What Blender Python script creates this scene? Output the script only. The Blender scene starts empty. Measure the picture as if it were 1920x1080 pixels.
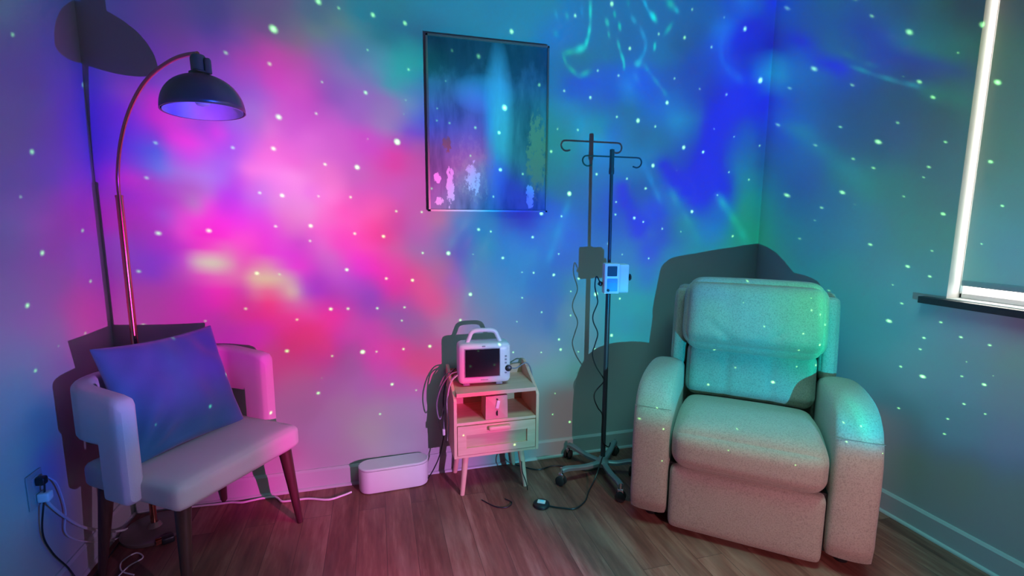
import bpy, bmesh, math, random
from mathutils import Vector, Matrix

# ------------------------------------------------------------------ camera
def rad(d): return d * math.pi / 180
C = bpy.context.scene.collection
scn = bpy.context.scene
CY, CP, CR, CF, CH = 0.2731, 0.1411, 0.0048, 906.1, 1.35
fw = Vector((math.sin(CY)*math.cos(CP), math.cos(CY)*math.cos(CP), -math.sin(CP)))
rt = Vector((math.cos(CY), -math.sin(CY), 0)); up = rt.cross(fw)
r2 = math.cos(CR)*rt + math.sin(CR)*up; u2 = -math.sin(CR)*rt + math.cos(CR)*up
cd = bpy.data.cameras.new('camera'); cam = bpy.data.objects.new('camera', cd); C.objects.link(cam)
m3 = Matrix((r2, u2, -fw)).transposed()
cam.matrix_world = Matrix.Translation((0, 0, CH)) @ m3.to_4x4()
cd.sensor_fit = 'HORIZONTAL'; cd.sensor_width = 36; cd.lens = CF/1920*36; cd.clip_start = 0.02
scn.camera = cam

# ------------------------------------------------------------------ view, world
scn.view_settings.view_transform = 'Standard'; scn.view_settings.look = 'None'
scn.view_settings.exposure = 0.0; scn.view_settings.gamma = 1.0
scn.view_settings.use_curve_mapping = False
scn.cycles.use_denoising = True
scn.cycles.max_bounces = 6; scn.cycles.diffuse_bounces = 4; scn.cycles.glossy_bounces = 3
scn.cycles.caustics_reflective = False; scn.cycles.caustics_refractive = False
scn.cycles.sample_clamp_indirect = 3.0
wd = bpy.data.worlds.new('world'); scn.world = wd; wd.use_nodes = True
wd.node_tree.nodes['Background'].inputs[0].default_value = (0.75, 0.85, 1.0, 1)
wd.node_tree.nodes['Background'].inputs[1].default_value = 0.5

# ------------------------------------------------------------------ node helper
class NT:
    def __init__(s, nt): s.t = nt; s.n = nt.nodes; s.l = nt.links; s.n.clear()
    def put(s, sock, v):
        if isinstance(v, bpy.types.NodeSocket): s.l.new(v, sock)
        elif v is not None:
            if hasattr(sock.default_value, '__len__') and not hasattr(v, '__len__'): v = (v,)*len(sock.default_value)
            if hasattr(sock.default_value, '__len__') and len(sock.default_value) == 4 and len(v) == 3: v = (*v, 1)
            sock.default_value = v
    def math(s, op, a, b=None, c=None, clamp=False):
        n = s.n.new('ShaderNodeMath'); n.operation = op; n.use_clamp = clamp
        for i, v in enumerate((a, b, c)):
            if v is not None: s.put(n.inputs[i], v)
        return n.outputs[0]
    def vec(s, op, a, b=None, c=None):
        n = s.n.new('ShaderNodeVectorMath'); n.operation = op
        for i, v in enumerate((a, b, c)):
            if v is not None: s.put(n.inputs[i], v)
        return n.outputs['Value'] if op in ('LENGTH', 'DISTANCE', 'DOT_PRODUCT') else n.outputs[0]
    def mix(s, f, a, b, blend='MIX'):
        n = s.n.new('ShaderNodeMix'); n.data_type = 'RGBA'; n.blend_type = blend
        s.put(n.inputs[0], f); s.put(n.inputs[6], a); s.put(n.inputs[7], b); return n.outputs[2]
    def node(s, typ, out=0, **kw):
        n = s.n.new(typ)
        for k, v in kw.items():
            if k in n.inputs: s.put(n.inputs[k], v)
            else: setattr(n, k, v)
        return n.outputs[out]

# ------------------------------------------------------------------ the galaxy projector on its low table
# a star projector throws a film of coloured clouds (tabulated by azimuth and elevation, decoded below) and a
# separate green laser grating throws points of light
PX, PY, PZ = 1.1, 0.0, 0.70
AZ0, AZ1, EL0, EL1 = -55.0, 53.0, -18.0, 45.0
GW, GH = 128, 56
SA0, SE0 = -80.0, -26.0
SW, SH = 64, 29            # star cells, 2.5 degrees each, from elevation -26
# film: one line per elevation step, r g b (0-255) for each azimuth step
FILM = [
3,28,63,5,27,63,9,25,63,14,23,63,19,20,62,23,17,61,29,17,61,36,23,62,45,32,63,53,40,66,59,46,68,63,50,69,65,52,70,66,52,70,66,53,71,68,53,72,70,53,73,73,53,75,78,53,77,85,52,81,94,51,87,106,49,94,118,47,102,129,46,108,136,47,113,140,50,117,142,54,120,142,58,122,141,61,123,139,62,123,135,63,121,130,64,119,125,65,117,121,66,115,117,68,114,114,70,113,111,71,113,110,73,114,109,74,116,110,74,118,110,74,119,109,73,119,109,72,119,108,71,119,107,70,118,106,69,117,104,68,116,99,68,114,92,68,110,81,69,105,68,71,100,54,73,94,42,74,90,34,74,87,32,73,85,34,71,83,39,69,80,46,65,75,52,61,70,57,55,63,60,50,57,62,47,53,63,46,51,63,46,50,63,46,50,63,46,50,63,46,50,63,46,50,63,46,50,63,46,50,63,46,50,63,46,50,63,46,50,63,46,50,63,46,50,63,46,50,63,46,50,63,46,50,63,46,50,63,46,50,63,46,50,63,46,50,63,46,50,63,46,50,63,46,50,63,46,50,63,46,50,63,46,50,63,46,50,63,46,50,63,46,50,63,46,50,63,46,50,63,46,50,63,46,50,63,46,50,63,46,50,63,46,50,63,46,50,63,46,50,63,46,50,63,46,50,63,46,50,63,46,50,62,46,50,59,43,50,54,39,48,46,34,45,36,26,39,24,18,34,10,7,30,0,0,30,0,0,31,0,0,31,0,0,31,0,0,31,0,0,31,0,0,32,0,0,31,0,0,29,0,0,28,0,0,26,0,0,25,0,0,23,0,0,22,0,0,21,0,0,20,0,0,19,
2,30,64,5,29,64,8,27,64,12,24,64,17,21,63,22,19,63,28,19,63,36,24,63,44,32,65,53,40,66,59,46,68,63,50,69,65,52,70,66,52,70,67,53,71,68,53,72,70,53,73,73,53,75,78,53,78,86,53,82,96,51,88,109,50,96,122,48,104,133,47,111,141,48,117,145,51,120,146,56,123,147,60,126,146,63,127,144,64,127,139,65,125,134,66,123,129,67,121,125,69,119,121,70,117,118,72,117,115,74,117,113,75,118,113,76,120,114,77,122,114,77,123,113,76,123,112,75,123,112,74,123,111,72,122,110,71,122,108,70,121,104,70,118,96,70,115,84,72,109,69,74,103,53,75,97,41,76,93,34,77,90,31,76,88,34,74,86,39,71,82,46,67,77,52,62,72,57,55,63,61,49,55,63,46,50,63,46,50,63,46,50,63,46,50,63,46,50,63,46,50,63,46,50,63,46,50,63,46,50,63,46,50,63,46,50,63,46,50,63,46,50,63,46,50,63,46,50,63,46,50,63,46,50,63,46,50,63,46,50,63,46,50,63,46,50,63,46,50,63,46,50,63,46,50,63,46,50,63,46,50,63,46,50,63,46,50,63,46,50,63,46,50,63,46,50,63,46,50,63,46,50,63,46,50,63,46,50,63,46,50,63,46,50,63,46,50,63,46,50,63,46,50,63,46,50,63,46,50,63,46,50,62,46,50,59,43,50,54,39,48,46,34,44,36,26,38,24,18,31,10,7,27,0,0,28,0,0,29,0,0,29,0,0,29,0,0,29,0,0,30,0,0,31,0,0,30,0,0,29,0,0,28,0,0,27,0,0,25,0,0,23,0,0,22,0,0,21,0,0,20,0,0,19,
1,32,66,3,31,66,6,29,66,10,27,66,15,24,66,20,22,66,26,22,65,35,25,66,44,32,66,52,40,68,59,46,69,63,50,70,65,52,70,66,52,71,67,53,71,68,53,72,70,53,73,74,53,76,79,53,79,88,53,84,99,52,91,114,50,100,128,49,109,140,48,117,149,50,123,153,53,127,155,58,130,155,63,133,155,67,135,153,68,135,148,68,133,142,69,130,136,71,128,131,72,126,128,74,124,124,76,123,122,78,123,119,79,124,119,80,126,121,83,130,120,81,130,119,80,130,118,79,129,117,77,129,116,76,128,116,75,128,115,74,127,113,73,126,103,73,122,89,75,115,68,77,107,49,80,100,35,81,96,30,81,94,29,81,93,32,79,91,38,75,87,45,69,80,52,62,71,57,55,62,61,49,55,63,46,50,63,46,50,63,46,50,63,46,50,63,46,50,63,46,50,63,46,50,63,46,50,63,46,50,63,46,50,63,46,50,63,46,50,63,46,50,63,46,50,63,46,50,63,46,50,63,46,50,63,46,50,63,46,50,63,46,50,63,46,50,63,46,50,63,46,50,63,46,50,63,46,50,63,46,50,63,46,50,63,46,50,63,46,50,63,46,50,63,46,50,63,46,50,63,46,50,63,46,50,63,46,50,63,46,50,63,46,50,63,46,50,63,46,50,63,46,50,63,46,50,63,46,50,63,46,50,62,46,50,59,43,50,54,39,48,46,34,44,36,26,37,24,18,29,10,7,23,0,0,24,0,0,27,0,0,27,0,0,26,0,0,26,0,0,28,0,0,29,0,0,29,0,0,28,0,0,27,0,0,26,0,0,24,0,0,23,0,0,21,0,0,20,0,0,19,0,0,19,
0,35,69,2,34,69,4,32,69,7,30,69,11,27,69,17,25,69,24,24,69,33,27,69,43,33,69,52,40,70,59,46,70,63,50,71,65,52,71,66,52,71,67,53,71,68,53,72,71,53,74,74,53,76,80,53,80,89,53,85,102,53,93,119,51,104,136,50,115,150,50,125,161,52,132,165,55,135,165,61,138,165,67,141,168,72,146,164,73,144,157,72,141,150,73,138,144,74,135,139,77,133,135,79,131,132,81,130,129,83,130,125,84,130,122,84,130,119,83,130,118,81,129,118,80,129,117,78,128,116,77,128,116,76,128,116,74,127,115,73,127,113,72,125,105,72,121,90,74,115,66,77,105,45,80,98,33,81,94,29,81,93,29,81,92,32,79,91,38,75,86,45,69,79,52,62,71,57,55,62,61,49,54,63,46,50,63,46,50,63,46,50,63,46,50,63,46,50,63,46,50,63,46,50,63,46,50,63,46,50,63,46,50,63,46,50,63,46,50,63,46,50,63,46,50,63,46,50,63,46,50,63,46,50,63,46,50,63,46,50,63,46,50,63,46,50,63,46,50,63,46,50,63,46,50,63,46,50,63,46,50,63,46,50,63,46,50,63,46,50,63,46,50,63,46,50,63,46,50,63,46,50,63,46,50,63,46,50,63,46,50,63,46,50,63,46,50,63,46,50,63,46,50,63,46,50,63,46,50,63,46,50,62,46,50,59,43,50,54,39,48,46,34,43,36,26,35,24,18,26,10,7,20,0,0,22,0,0,26,0,0,26,0,0,24,0,0,24,0,0,27,0,0,29,0,0,28,0,0,27,0,0,26,0,0,25,0,0,23,0,0,22,0,0,21,0,0,20,0,0,19,0,0,18,
0,38,72,0,37,72,2,35,72,4,33,72,8,30,72,14,28,73,22,28,73,31,30,73,42,35,73,51,41,72,58,47,72,63,50,72,65,52,71,67,52,72,67,53,72,69,53,73,71,53,75,75,53,77,81,53,80,89,54,85,100,54,92,122,52,108,144,50,122,163,50,135,177,54,143,179,54,144,175,63,145,171,73,147,168,76,147,162,74,143,153,73,139,146,73,136,140,76,133,136,77,131,133,80,130,131,83,129,127,85,129,123,85,129,120,84,129,118,83,129,117,81,128,116,79,128,116,78,128,116,76,127,116,75,127,116,73,126,116,72,126,115,71,125,107,71,121,91,73,114,64,78,104,40,81,96,31,82,93,29,81,92,29,81,92,32,79,90,38,75,85,45,69,78,52,62,70,57,55,62,61,49,54,63,46,50,63,46,50,63,46,50,63,46,50,63,46,50,63,46,50,63,46,50,63,46,50,63,46,50,63,46,50,63,46,50,63,46,50,63,46,50,63,46,50,63,46,50,63,46,50,63,46,50,63,46,50,63,46,50,63,46,50,63,46,50,63,46,50,63,46,50,63,46,50,63,46,50,63,46,50,63,46,50,63,46,50,63,46,50,63,46,50,63,46,50,63,46,50,63,46,50,63,46,50,63,46,50,63,46,50,63,46,50,63,46,50,63,46,50,63,46,50,63,46,50,63,46,50,63,46,50,62,46,50,59,43,50,54,39,48,46,34,44,36,26,35,24,18,24,10,7,16,0,0,20,0,0,26,0,0,25,0,0,22,0,0,22,0,0,25,0,0,28,0,0,28,0,0,26,0,0,25,0,0,24,0,0,23,0,0,22,0,0,20,0,0,19,0,0,18,0,0,18,
0,41,75,0,40,75,0,38,75,3,36,76,6,34,76,11,32,77,19,31,77,29,32,77,40,36,77,50,42,75,58,47,74,63,51,72,66,52,72,67,53,72,68,53,72,68,53,72,70,53,75,74,53,77,80,54,80,85,54,83,100,54,92,121,52,107,141,49,121,161,50,133,177,53,142,179,53,142,175,61,143,170,77,148,166,77,146,157,73,141,147,72,136,142,73,133,137,77,131,134,79,130,132,82,129,130,86,128,126,87,128,122,86,128,118,84,128,116,82,128,115,80,128,115,79,127,115,78,127,116,76,127,116,74,126,116,72,126,117,71,125,117,69,124,110,69,121,92,72,114,61,78,102,37,81,94,32,82,92,31,82,92,30,81,91,32,79,89,38,75,85,45,69,78,52,62,70,57,55,61,61,49,54,63,46,50,63,46,50,63,46,50,63,46,50,63,46,50,63,46,50,63,46,50,63,46,50,63,46,50,63,46,50,63,46,50,63,46,50,63,46,50,63,46,50,63,46,50,63,46,50,63,46,50,63,46,50,63,46,50,63,46,50,63,46,50,63,46,50,63,46,50,63,46,50,63,46,50,63,46,50,63,46,50,63,46,50,63,46,50,63,46,50,63,46,50,63,46,50,63,46,50,63,46,50,63,46,50,63,46,50,63,46,50,63,46,50,63,46,50,63,46,50,63,46,50,63,46,50,63,46,50,62,46,51,59,43,51,54,39,49,46,34,45,36,26,37,24,18,23,10,7,16,0,0,21,0,0,27,0,0,25,0,0,22,0,0,21,0,0,26,0,0,30,0,0,29,0,0,27,0,0,25,0,0,24,1,1,23,1,1,22,1,1,20,1,1,19,0,1,19,0,0,18,
0,43,78,0,43,79,0,42,79,1,40,80,5,38,81,10,36,81,18,34,82,28,35,82,39,39,81,50,44,79,59,49,75,65,53,73,66,53,72,68,53,71,68,53,72,68,53,72,70,53,75,74,53,77,81,54,80,85,54,82,99,54,92,120,52,106,139,48,120,159,48,132,176,53,140,177,55,141,173,60,140,170,67,141,163,71,140,151,71,136,143,71,133,139,74,132,135,78,130,133,79,129,131,84,128,129,89,127,126,90,127,120,87,128,116,84,128,114,82,127,114,80,126,114,79,126,115,77,127,116,75,126,117,73,126,118,71,125,119,69,124,119,68,123,115,67,121,98,70,114,62,78,101,38,82,94,35,83,93,33,83,92,32,82,91,33,79,89,39,75,84,46,69,77,52,62,69,57,55,61,61,49,54,63,46,50,63,46,50,63,46,50,63,46,50,63,46,50,63,46,50,63,46,50,63,46,50,63,46,50,63,46,50,63,46,50,63,46,50,63,46,50,63,46,50,63,46,50,63,46,50,63,46,50,63,46,50,63,46,50,63,46,50,63,46,50,63,46,50,63,46,50,63,46,50,63,46,50,63,46,50,63,46,50,63,46,50,63,46,50,63,46,50,63,46,50,63,46,50,63,46,50,63,46,50,63,46,50,63,46,50,63,46,50,63,46,50,63,46,50,63,46,50,63,46,50,63,46,50,63,46,50,62,46,51,59,44,52,54,40,51,46,34,48,36,26,42,24,18,31,10,7,25,0,0,28,0,0,35,0,0,31,0,0,27,0,0,24,0,0,29,0,0,35,0,0,33,0,0,30,0,0,27,0,0,24,2,2,24,2,2,23,2,2,21,1,2,20,1,1,19,1,1,19,
0,46,81,0,46,82,0,45,84,1,44,85,4,42,86,9,40,87,16,38,88,25,38,88,37,40,87,50,45,82,61,51,75,65,53,72,67,53,71,68,53,71,68,53,72,69,53,72,72,53,76,77,53,79,82,54,81,85,54,83,99,54,91,120,52,105,140,49,119,159,50,131,174,54,139,174,56,138,173,55,135,171,53,133,157,64,134,145,71,134,141,71,132,137,76,131,134,79,129,132,82,128,130,90,127,128,94,126,125,92,126,120,87,127,115,83,127,113,81,126,113,80,126,115,78,126,116,76,127,117,74,127,119,72,126,120,69,125,121,67,123,122,64,122,120,63,120,105,66,114,67,77,103,44,84,97,41,85,96,40,84,94,36,83,92,36,81,89,42,76,85,47,70,77,53,63,69,58,55,61,61,49,54,63,46,50,63,46,50,63,46,50,63,46,50,63,46,50,63,46,50,63,46,50,63,46,50,63,46,50,63,46,50,63,46,50,63,46,50,63,46,50,63,46,50,63,46,50,63,46,50,63,46,50,63,46,50,63,46,50,63,46,50,63,46,50,63,46,50,63,46,50,63,46,50,63,46,50,63,46,50,63,46,50,63,46,50,63,46,50,63,46,50,63,46,50,63,46,50,63,46,50,63,46,50,63,46,50,63,46,50,63,46,50,63,46,50,63,46,50,63,46,50,63,46,50,63,46,50,63,46,50,62,46,51,59,45,52,54,41,53,46,35,51,36,27,47,24,18,41,10,7,38,0,0,38,0,0,44,0,0,42,0,0,39,0,0,35,0,0,37,0,0,42,0,0,40,0,0,37,0,0,32,0,0,28,3,4,27,3,4,25,3,4,23,3,3,22,3,3,20,2,3,20,
0,48,85,0,48,86,0,49,89,1,48,91,3,47,92,7,45,93,12,42,94,20,41,95,29,41,96,49,46,88,62,51,75,66,53,72,67,53,72,67,53,72,68,53,72,70,53,73,75,53,78,81,54,81,84,54,82,85,54,82,99,54,91,120,52,105,141,50,119,159,50,130,172,55,137,171,58,135,167,57,133,161,58,131,147,66,131,140,72,133,137,75,135,135,75,132,134,80,129,131,89,127,129,95,126,128,95,125,126,92,125,122,87,127,117,83,128,116,81,127,116,79,127,118,78,128,119,75,128,120,73,127,122,69,125,123,67,124,125,63,121,127,60,120,126,58,117,111,63,114,79,78,109,56,86,104,50,87,101,47,87,98,43,86,95,44,85,93,46,79,87,50,72,79,55,65,71,58,56,61,61,49,54,63,46,50,63,46,50,63,46,50,63,46,50,63,46,50,63,46,50,63,46,50,63,46,50,63,46,50,63,46,50,63,46,50,63,46,50,63,46,50,63,46,50,63,46,50,63,46,50,63,46,50,63,46,50,63,46,50,63,46,50,63,46,50,63,46,50,63,46,50,63,46,50,63,46,50,63,46,50,63,46,50,63,46,50,63,46,50,63,46,50,63,46,50,63,46,50,63,46,50,63,46,50,63,46,50,63,46,50,63,46,50,63,46,50,63,46,50,63,46,50,63,46,50,63,46,50,63,46,50,62,46,51,59,45,53,54,43,54,46,38,53,36,31,50,24,22,46,10,17,45,0,22,49,0,29,55,0,27,54,0,18,49,0,11,47,0,6,48,10,10,50,3,0,47,0,0,44,0,0,39,5,6,35,6,7,32,6,7,29,6,7,26,5,6,24,5,6,23,4,5,22,
0,50,88,0,51,90,0,52,94,1,53,97,2,53,100,3,51,101,0,44,98,0,43,102,29,45,104,49,47,92,61,51,77,65,53,74,66,53,74,68,53,73,70,53,74,74,53,77,81,54,82,84,54,82,84,54,82,85,54,82,100,53,91,122,51,104,143,48,118,159,50,128,168,56,134,164,61,133,155,64,131,145,67,130,139,68,129,137,73,132,136,75,134,134,76,132,133,81,129,131,85,127,130,91,127,129,91,127,128,88,127,124,85,128,122,82,130,120,81,129,120,79,130,120,77,130,122,73,129,124,69,127,125,66,124,129,61,121,132,56,117,133,53,115,127,54,112,109,64,112,81,79,112,66,86,110,62,88,109,57,90,105,54,90,102,54,90,99,53,85,93,54,77,84,56,70,76,58,62,67,60,54,59,61,51,56,61,51,55,61,51,55,61,51,55,61,51,56,61,52,56,61,52,56,61,52,56,61,52,56,61,52,57,60,53,58,60,53,59,60,54,60,60,54,60,60,54,60,60,54,60,60,54,61,60,54,61,60,53,61,60,53,61,60,53,61,60,53,61,60,53,61,60,53,61,60,53,61,60,53,61,60,53,61,60,53,62,60,53,62,60,53,62,60,53,62,60,53,62,60,53,62,60,52,61,60,56,65,60,54,63,60,53,62,60,52,61,60,51,59,60,50,58,60,49,57,60,49,56,60,48,55,59,47,55,56,46,56,51,44,56,44,40,55,34,33,51,23,25,46,9,24,48,0,32,55,5,36,60,11,36,60,9,32,58,11,28,55,15,23,54,18,21,54,17,18,52,11,9,48,4,0,45,9,10,41,9,11,37,9,11,33,8,10,30,8,9,28,7,9,26,7,8,25,
0,53,92,0,54,94,0,56,99,0,58,104,0,60,109,0,60,113,0,58,115,0,53,117,29,48,116,49,48,102,61,52,82,64,53,77,65,53,76,68,53,76,74,53,78,81,53,80,84,55,83,85,55,83,84,54,83,85,54,82,100,53,90,123,50,104,144,46,116,159,44,126,163,50,131,154,63,131,146,68,129,140,68,127,136,67,125,133,67,124,134,71,129,134,76,129,133,79,127,132,80,127,131,84,128,129,87,128,128,86,127,126,82,129,123,80,130,123,78,130,123,75,131,123,73,130,127,66,126,129,63,124,132,58,119,137,51,114,139,47,110,139,44,106,124,53,107,98,69,110,78,80,113,69,85,113,66,87,112,64,90,110,61,92,107,60,93,105,59,90,101,58,87,95,58,82,90,58,77,84,58,73,79,57,71,77,56,70,74,55,69,72,54,69,72,54,70,72,54,70,72,54,70,73,54,70,73,54,71,75,52,73,78,49,75,82,48,75,84,47,75,85,47,75,86,47,75,86,47,74,86,47,74,86,47,74,86,47,73,86,47,73,86,47,73,87,47,73,87,47,73,87,47,72,87,47,72,87,47,72,88,47,72,88,47,73,89,47,73,89,47,73,90,47,73,90,47,73,90,47,72,89,47,71,86,47,83,97,47,78,94,47,74,91,47,70,87,48,67,83,48,64,80,48,61,76,48,59,73,48,56,70,47,53,67,44,50,65,40,45,61,34,41,59,27,36,55,18,31,50,7,31,51,7,41,62,12,41,63,14,39,62,13,37,60,14,33,58,19,27,56,20,25,55,19,23,54,17,20,51,15,18,49,14,16,44,13,15,41,12,14,37,11,14,34,10,13,32,10,12,30,9,12,29,
0,54,95,0,56,98,0,60,104,0,63,111,0,67,119,0,68,123,0,62,124,0,51,129,29,45,126,49,48,109,61,53,86,63,53,80,65,53,79,69,53,79,76,53,80,83,53,82,85,55,83,85,55,83,84,54,82,85,54,82,101,53,90,124,50,103,145,45,116,159,40,124,162,42,128,152,58,128,142,67,126,137,67,124,133,66,122,133,64,121,134,65,124,134,73,127,133,76,127,132,76,127,132,71,130,132,72,130,131,74,129,134,65,129,133,63,129,133,61,129,133,60,128,135,56,125,136,55,121,139,51,115,145,43,107,146,40,104,147,36,101,141,39,101,125,51,103,89,74,111,75,81,114,70,84,114,68,85,113,66,88,111,64,90,110,63,92,108,61,93,105,60,93,103,59,92,101,58,91,99,58,90,98,57,90,96,53,88,93,48,86,88,46,86,86,46,86,86,47,85,86,47,85,88,46,86,90,44,88,94,37,91,99,31,92,103,27,92,104,25,92,104,25,91,104,25,91,104,25,90,104,25,89,104,25,89,105,25,88,105,25,88,105,25,88,105,25,87,105,25,87,106,25,87,106,25,87,106,25,87,107,25,87,108,25,88,109,25,88,109,25,88,110,25,88,110,25,88,109,25,89,106,25,88,100,25,111,119,25,99,116,25,92,112,25,86,107,27,81,101,29,77,96,30,73,92,30,69,87,29,65,83,29,62,79,26,57,75,22,50,68,18,43,63,14,39,59,10,39,58,4,40,59,13,45,65,14,44,64,14,40,62,13,38,60,15,35,58,19,30,57,20,26,55,20,25,54,19,24,52,18,22,51,16,20,46,15,19,43,14,18,40,13,17,37,13,16,35,12,15,33,12,15,32,
0,55,97,0,58,102,0,61,108,0,66,117,0,67,120,0,65,124,0,55,129,0,42,134,29,40,129,49,49,110,61,53,87,63,54,81,65,54,81,70,54,82,79,53,82,85,53,82,85,55,83,85,55,83,85,54,82,86,54,82,102,53,90,125,50,103,145,45,115,158,39,122,164,36,126,159,44,125,145,63,123,141,65,122,140,63,121,138,62,120,136,60,125,134,61,127,133,65,127,133,67,130,134,61,133,134,60,132,139,55,130,140,51,130,140,49,129,139,51,127,141,51,123,143,47,117,151,39,106,154,34,100,153,32,98,153,29,96,151,30,96,140,39,97,113,59,104,82,78,113,73,82,115,70,83,114,69,83,114,67,85,113,65,87,112,64,89,110,63,91,108,61,93,106,60,94,104,59,95,103,58,95,103,57,95,103,54,94,100,48,92,94,44,91,91,44,90,91,45,90,93,45,90,96,42,92,100,34,95,105,27,98,109,18,98,110,0,98,110,0,97,110,0,96,109,0,95,109,0,94,109,0,93,109,0,93,109,0,92,109,0,92,110,0,91,110,0,91,110,0,91,110,0,91,111,0,91,112,0,91,112,0,92,113,0,92,114,0,92,115,0,92,115,0,93,114,0,94,112,0,95,109,0,95,103,0,126,125,0,108,122,0,99,118,0,93,113,0,87,107,15,82,102,19,77,97,19,73,92,19,69,87,19,65,83,17,62,79,14,56,74,7,48,67,7,46,65,8,45,64,11,46,64,14,47,66,14,45,65,14,42,62,14,40,60,16,37,58,20,32,57,21,28,55,21,27,54,20,26,52,19,25,51,18,23,47,17,22,44,16,20,41,15,19,39,14,18,37,14,18,35,13,17,34,
0,57,100,1,59,105,1,62,111,0,66,119,0,67,124,0,67,128,0,61,131,0,48,134,28,49,128,47,54,112,59,56,93,61,56,89,65,55,90,74,55,90,87,53,90,96,52,90,97,55,91,96,54,90,96,54,90,98,53,89,111,52,95,130,49,106,146,45,116,157,39,121,164,34,125,163,38,123,154,55,119,148,61,119,145,61,119,143,59,119,140,56,122,134,58,126,133,57,125,132,58,127,133,58,130,138,53,131,150,39,130,148,40,129,147,42,126,149,42,117,155,38,107,160,32,97,160,30,94,159,28,93,156,27,94,155,26,94,151,28,93,132,46,99,101,67,108,77,81,114,72,82,115,71,82,114,70,82,114,68,82,114,66,84,113,65,86,112,66,87,110,67,87,110,65,89,108,61,91,107,59,93,106,58,94,106,56,94,105,52,93,102,48,91,99,47,90,99,49,90,102,48,91,103,42,94,106,32,97,109,26,99,110,20,100,110,0,98,110,0,97,109,0,95,109,0,94,108,0,94,108,0,93,108,0,92,108,0,91,108,0,91,109,0,90,109,0,90,109,0,90,110,0,91,111,0,91,111,0,91,112,0,92,113,0,92,114,0,92,114,0,93,114,0,94,112,0,96,109,0,97,104,0,97,100,0,130,124,0,112,121,0,102,119,0,95,114,0,90,108,9,84,103,18,79,97,19,75,92,19,71,87,19,66,82,18,64,79,18,61,78,18,57,74,23,59,77,21,56,73,18,52,70,16,49,67,16,47,66,17,45,64,17,43,62,18,39,59,21,35,57,23,31,55,23,30,53,22,29,52,21,27,51,20,26,48,18,24,44,17,23,42,16,21,39,16,20,37,15,20,36,15,19,35,
2,58,103,2,61,107,2,64,114,0,68,123,0,70,126,0,73,129,0,70,131,0,63,131,24,62,127,40,61,119,50,60,110,57,60,109,66,60,111,91,58,113,114,55,114,126,51,115,126,57,115,126,54,113,127,52,111,130,51,110,136,49,112,146,47,116,154,43,120,161,38,123,165,34,125,166,37,118,164,45,112,160,50,112,157,52,113,158,47,111,154,41,115,145,42,119,134,48,121,129,52,122,132,50,124,151,37,128,160,26,130,158,26,128,161,24,122,165,25,106,164,30,96,161,27,94,158,27,93,156,29,94,154,28,94,152,30,95,142,40,98,118,58,105,90,75,112,74,82,115,72,82,115,72,82,114,71,82,113,69,81,114,65,82,114,64,83,114,66,84,113,67,84,113,66,84,112,62,86,112,57,88,111,55,89,110,54,91,108,50,91,106,48,90,105,49,90,105,51,90,105,49,91,106,41,94,108,29,98,110,25,101,111,25,101,111,12,99,110,0,96,108,0,95,107,0,94,107,0,93,107,0,91,107,0,90,107,0,90,107,0,90,108,0,90,108,0,90,109,0,90,110,0,91,111,0,91,112,0,92,112,0,92,113,0,93,114,0,94,114,0,95,111,0,96,109,0,97,105,0,98,100,0,98,97,0,134,123,0,118,120,0,106,118,0,98,114,0,92,110,0,87,104,12,82,99,18,77,94,18,73,89,19,68,83,19,66,80,19,66,81,22,63,80,26,63,80,25,61,78,22,57,74,20,52,70,20,50,69,20,49,68,20,47,65,22,42,61,25,38,57,25,35,55,26,34,53,24,32,52,22,30,51,21,28,47,20,26,44,19,25,42,18,23,39,17,22,37,16,21,36,16,21,35,
5,60,105,5,62,109,5,66,116,0,71,124,0,71,127,0,72,129,0,69,129,0,65,129,17,65,130,36,67,129,57,68,129,72,69,133,87,69,136,120,65,139,142,60,140,153,56,142,152,64,143,154,56,138,159,49,137,160,45,134,161,43,133,162,41,131,163,38,130,165,35,129,168,32,128,169,36,115,168,38,106,169,35,105,170,32,106,166,25,110,166,17,111,159,21,112,140,36,116,131,48,120,141,42,124,163,21,129,169,17,129,172,22,124,172,0,118,167,13,109,159,26,101,154,29,97,151,34,100,150,34,99,148,35,99,145,41,100,129,56,106,104,71,112,83,80,116,74,82,116,72,82,115,72,82,114,72,82,113,68,81,114,63,81,115,60,81,116,60,81,115,62,83,115,61,83,115,57,82,115,53,83,114,50,84,113,48,86,111,46,89,107,46,90,106,50,90,106,52,90,106,49,91,107,36,94,109,20,97,111,20,100,111,23,101,111,0,98,111,0,95,109,0,94,107,0,92,106,0,90,106,0,89,106,0,88,106,0,89,106,0,89,107,0,90,108,0,90,109,0,91,110,0,92,111,0,92,112,0,93,113,0,93,114,0,94,114,0,95,112,0,96,109,0,97,104,0,99,102,0,100,98,0,99,96,0,136,122,0,123,118,0,108,118,0,100,115,0,95,110,0,90,106,0,85,101,13,80,96,17,77,92,18,73,88,18,71,86,18,69,85,22,68,84,25,65,82,25,62,79,24,59,76,23,56,73,23,53,71,23,51,70,22,49,67,23,45,62,27,40,57,28,37,54,27,36,53,26,35,51,25,33,50,23,30,47,21,28,44,20,26,41,18,25,39,18,23,37,17,22,36,17,22,35,
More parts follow.
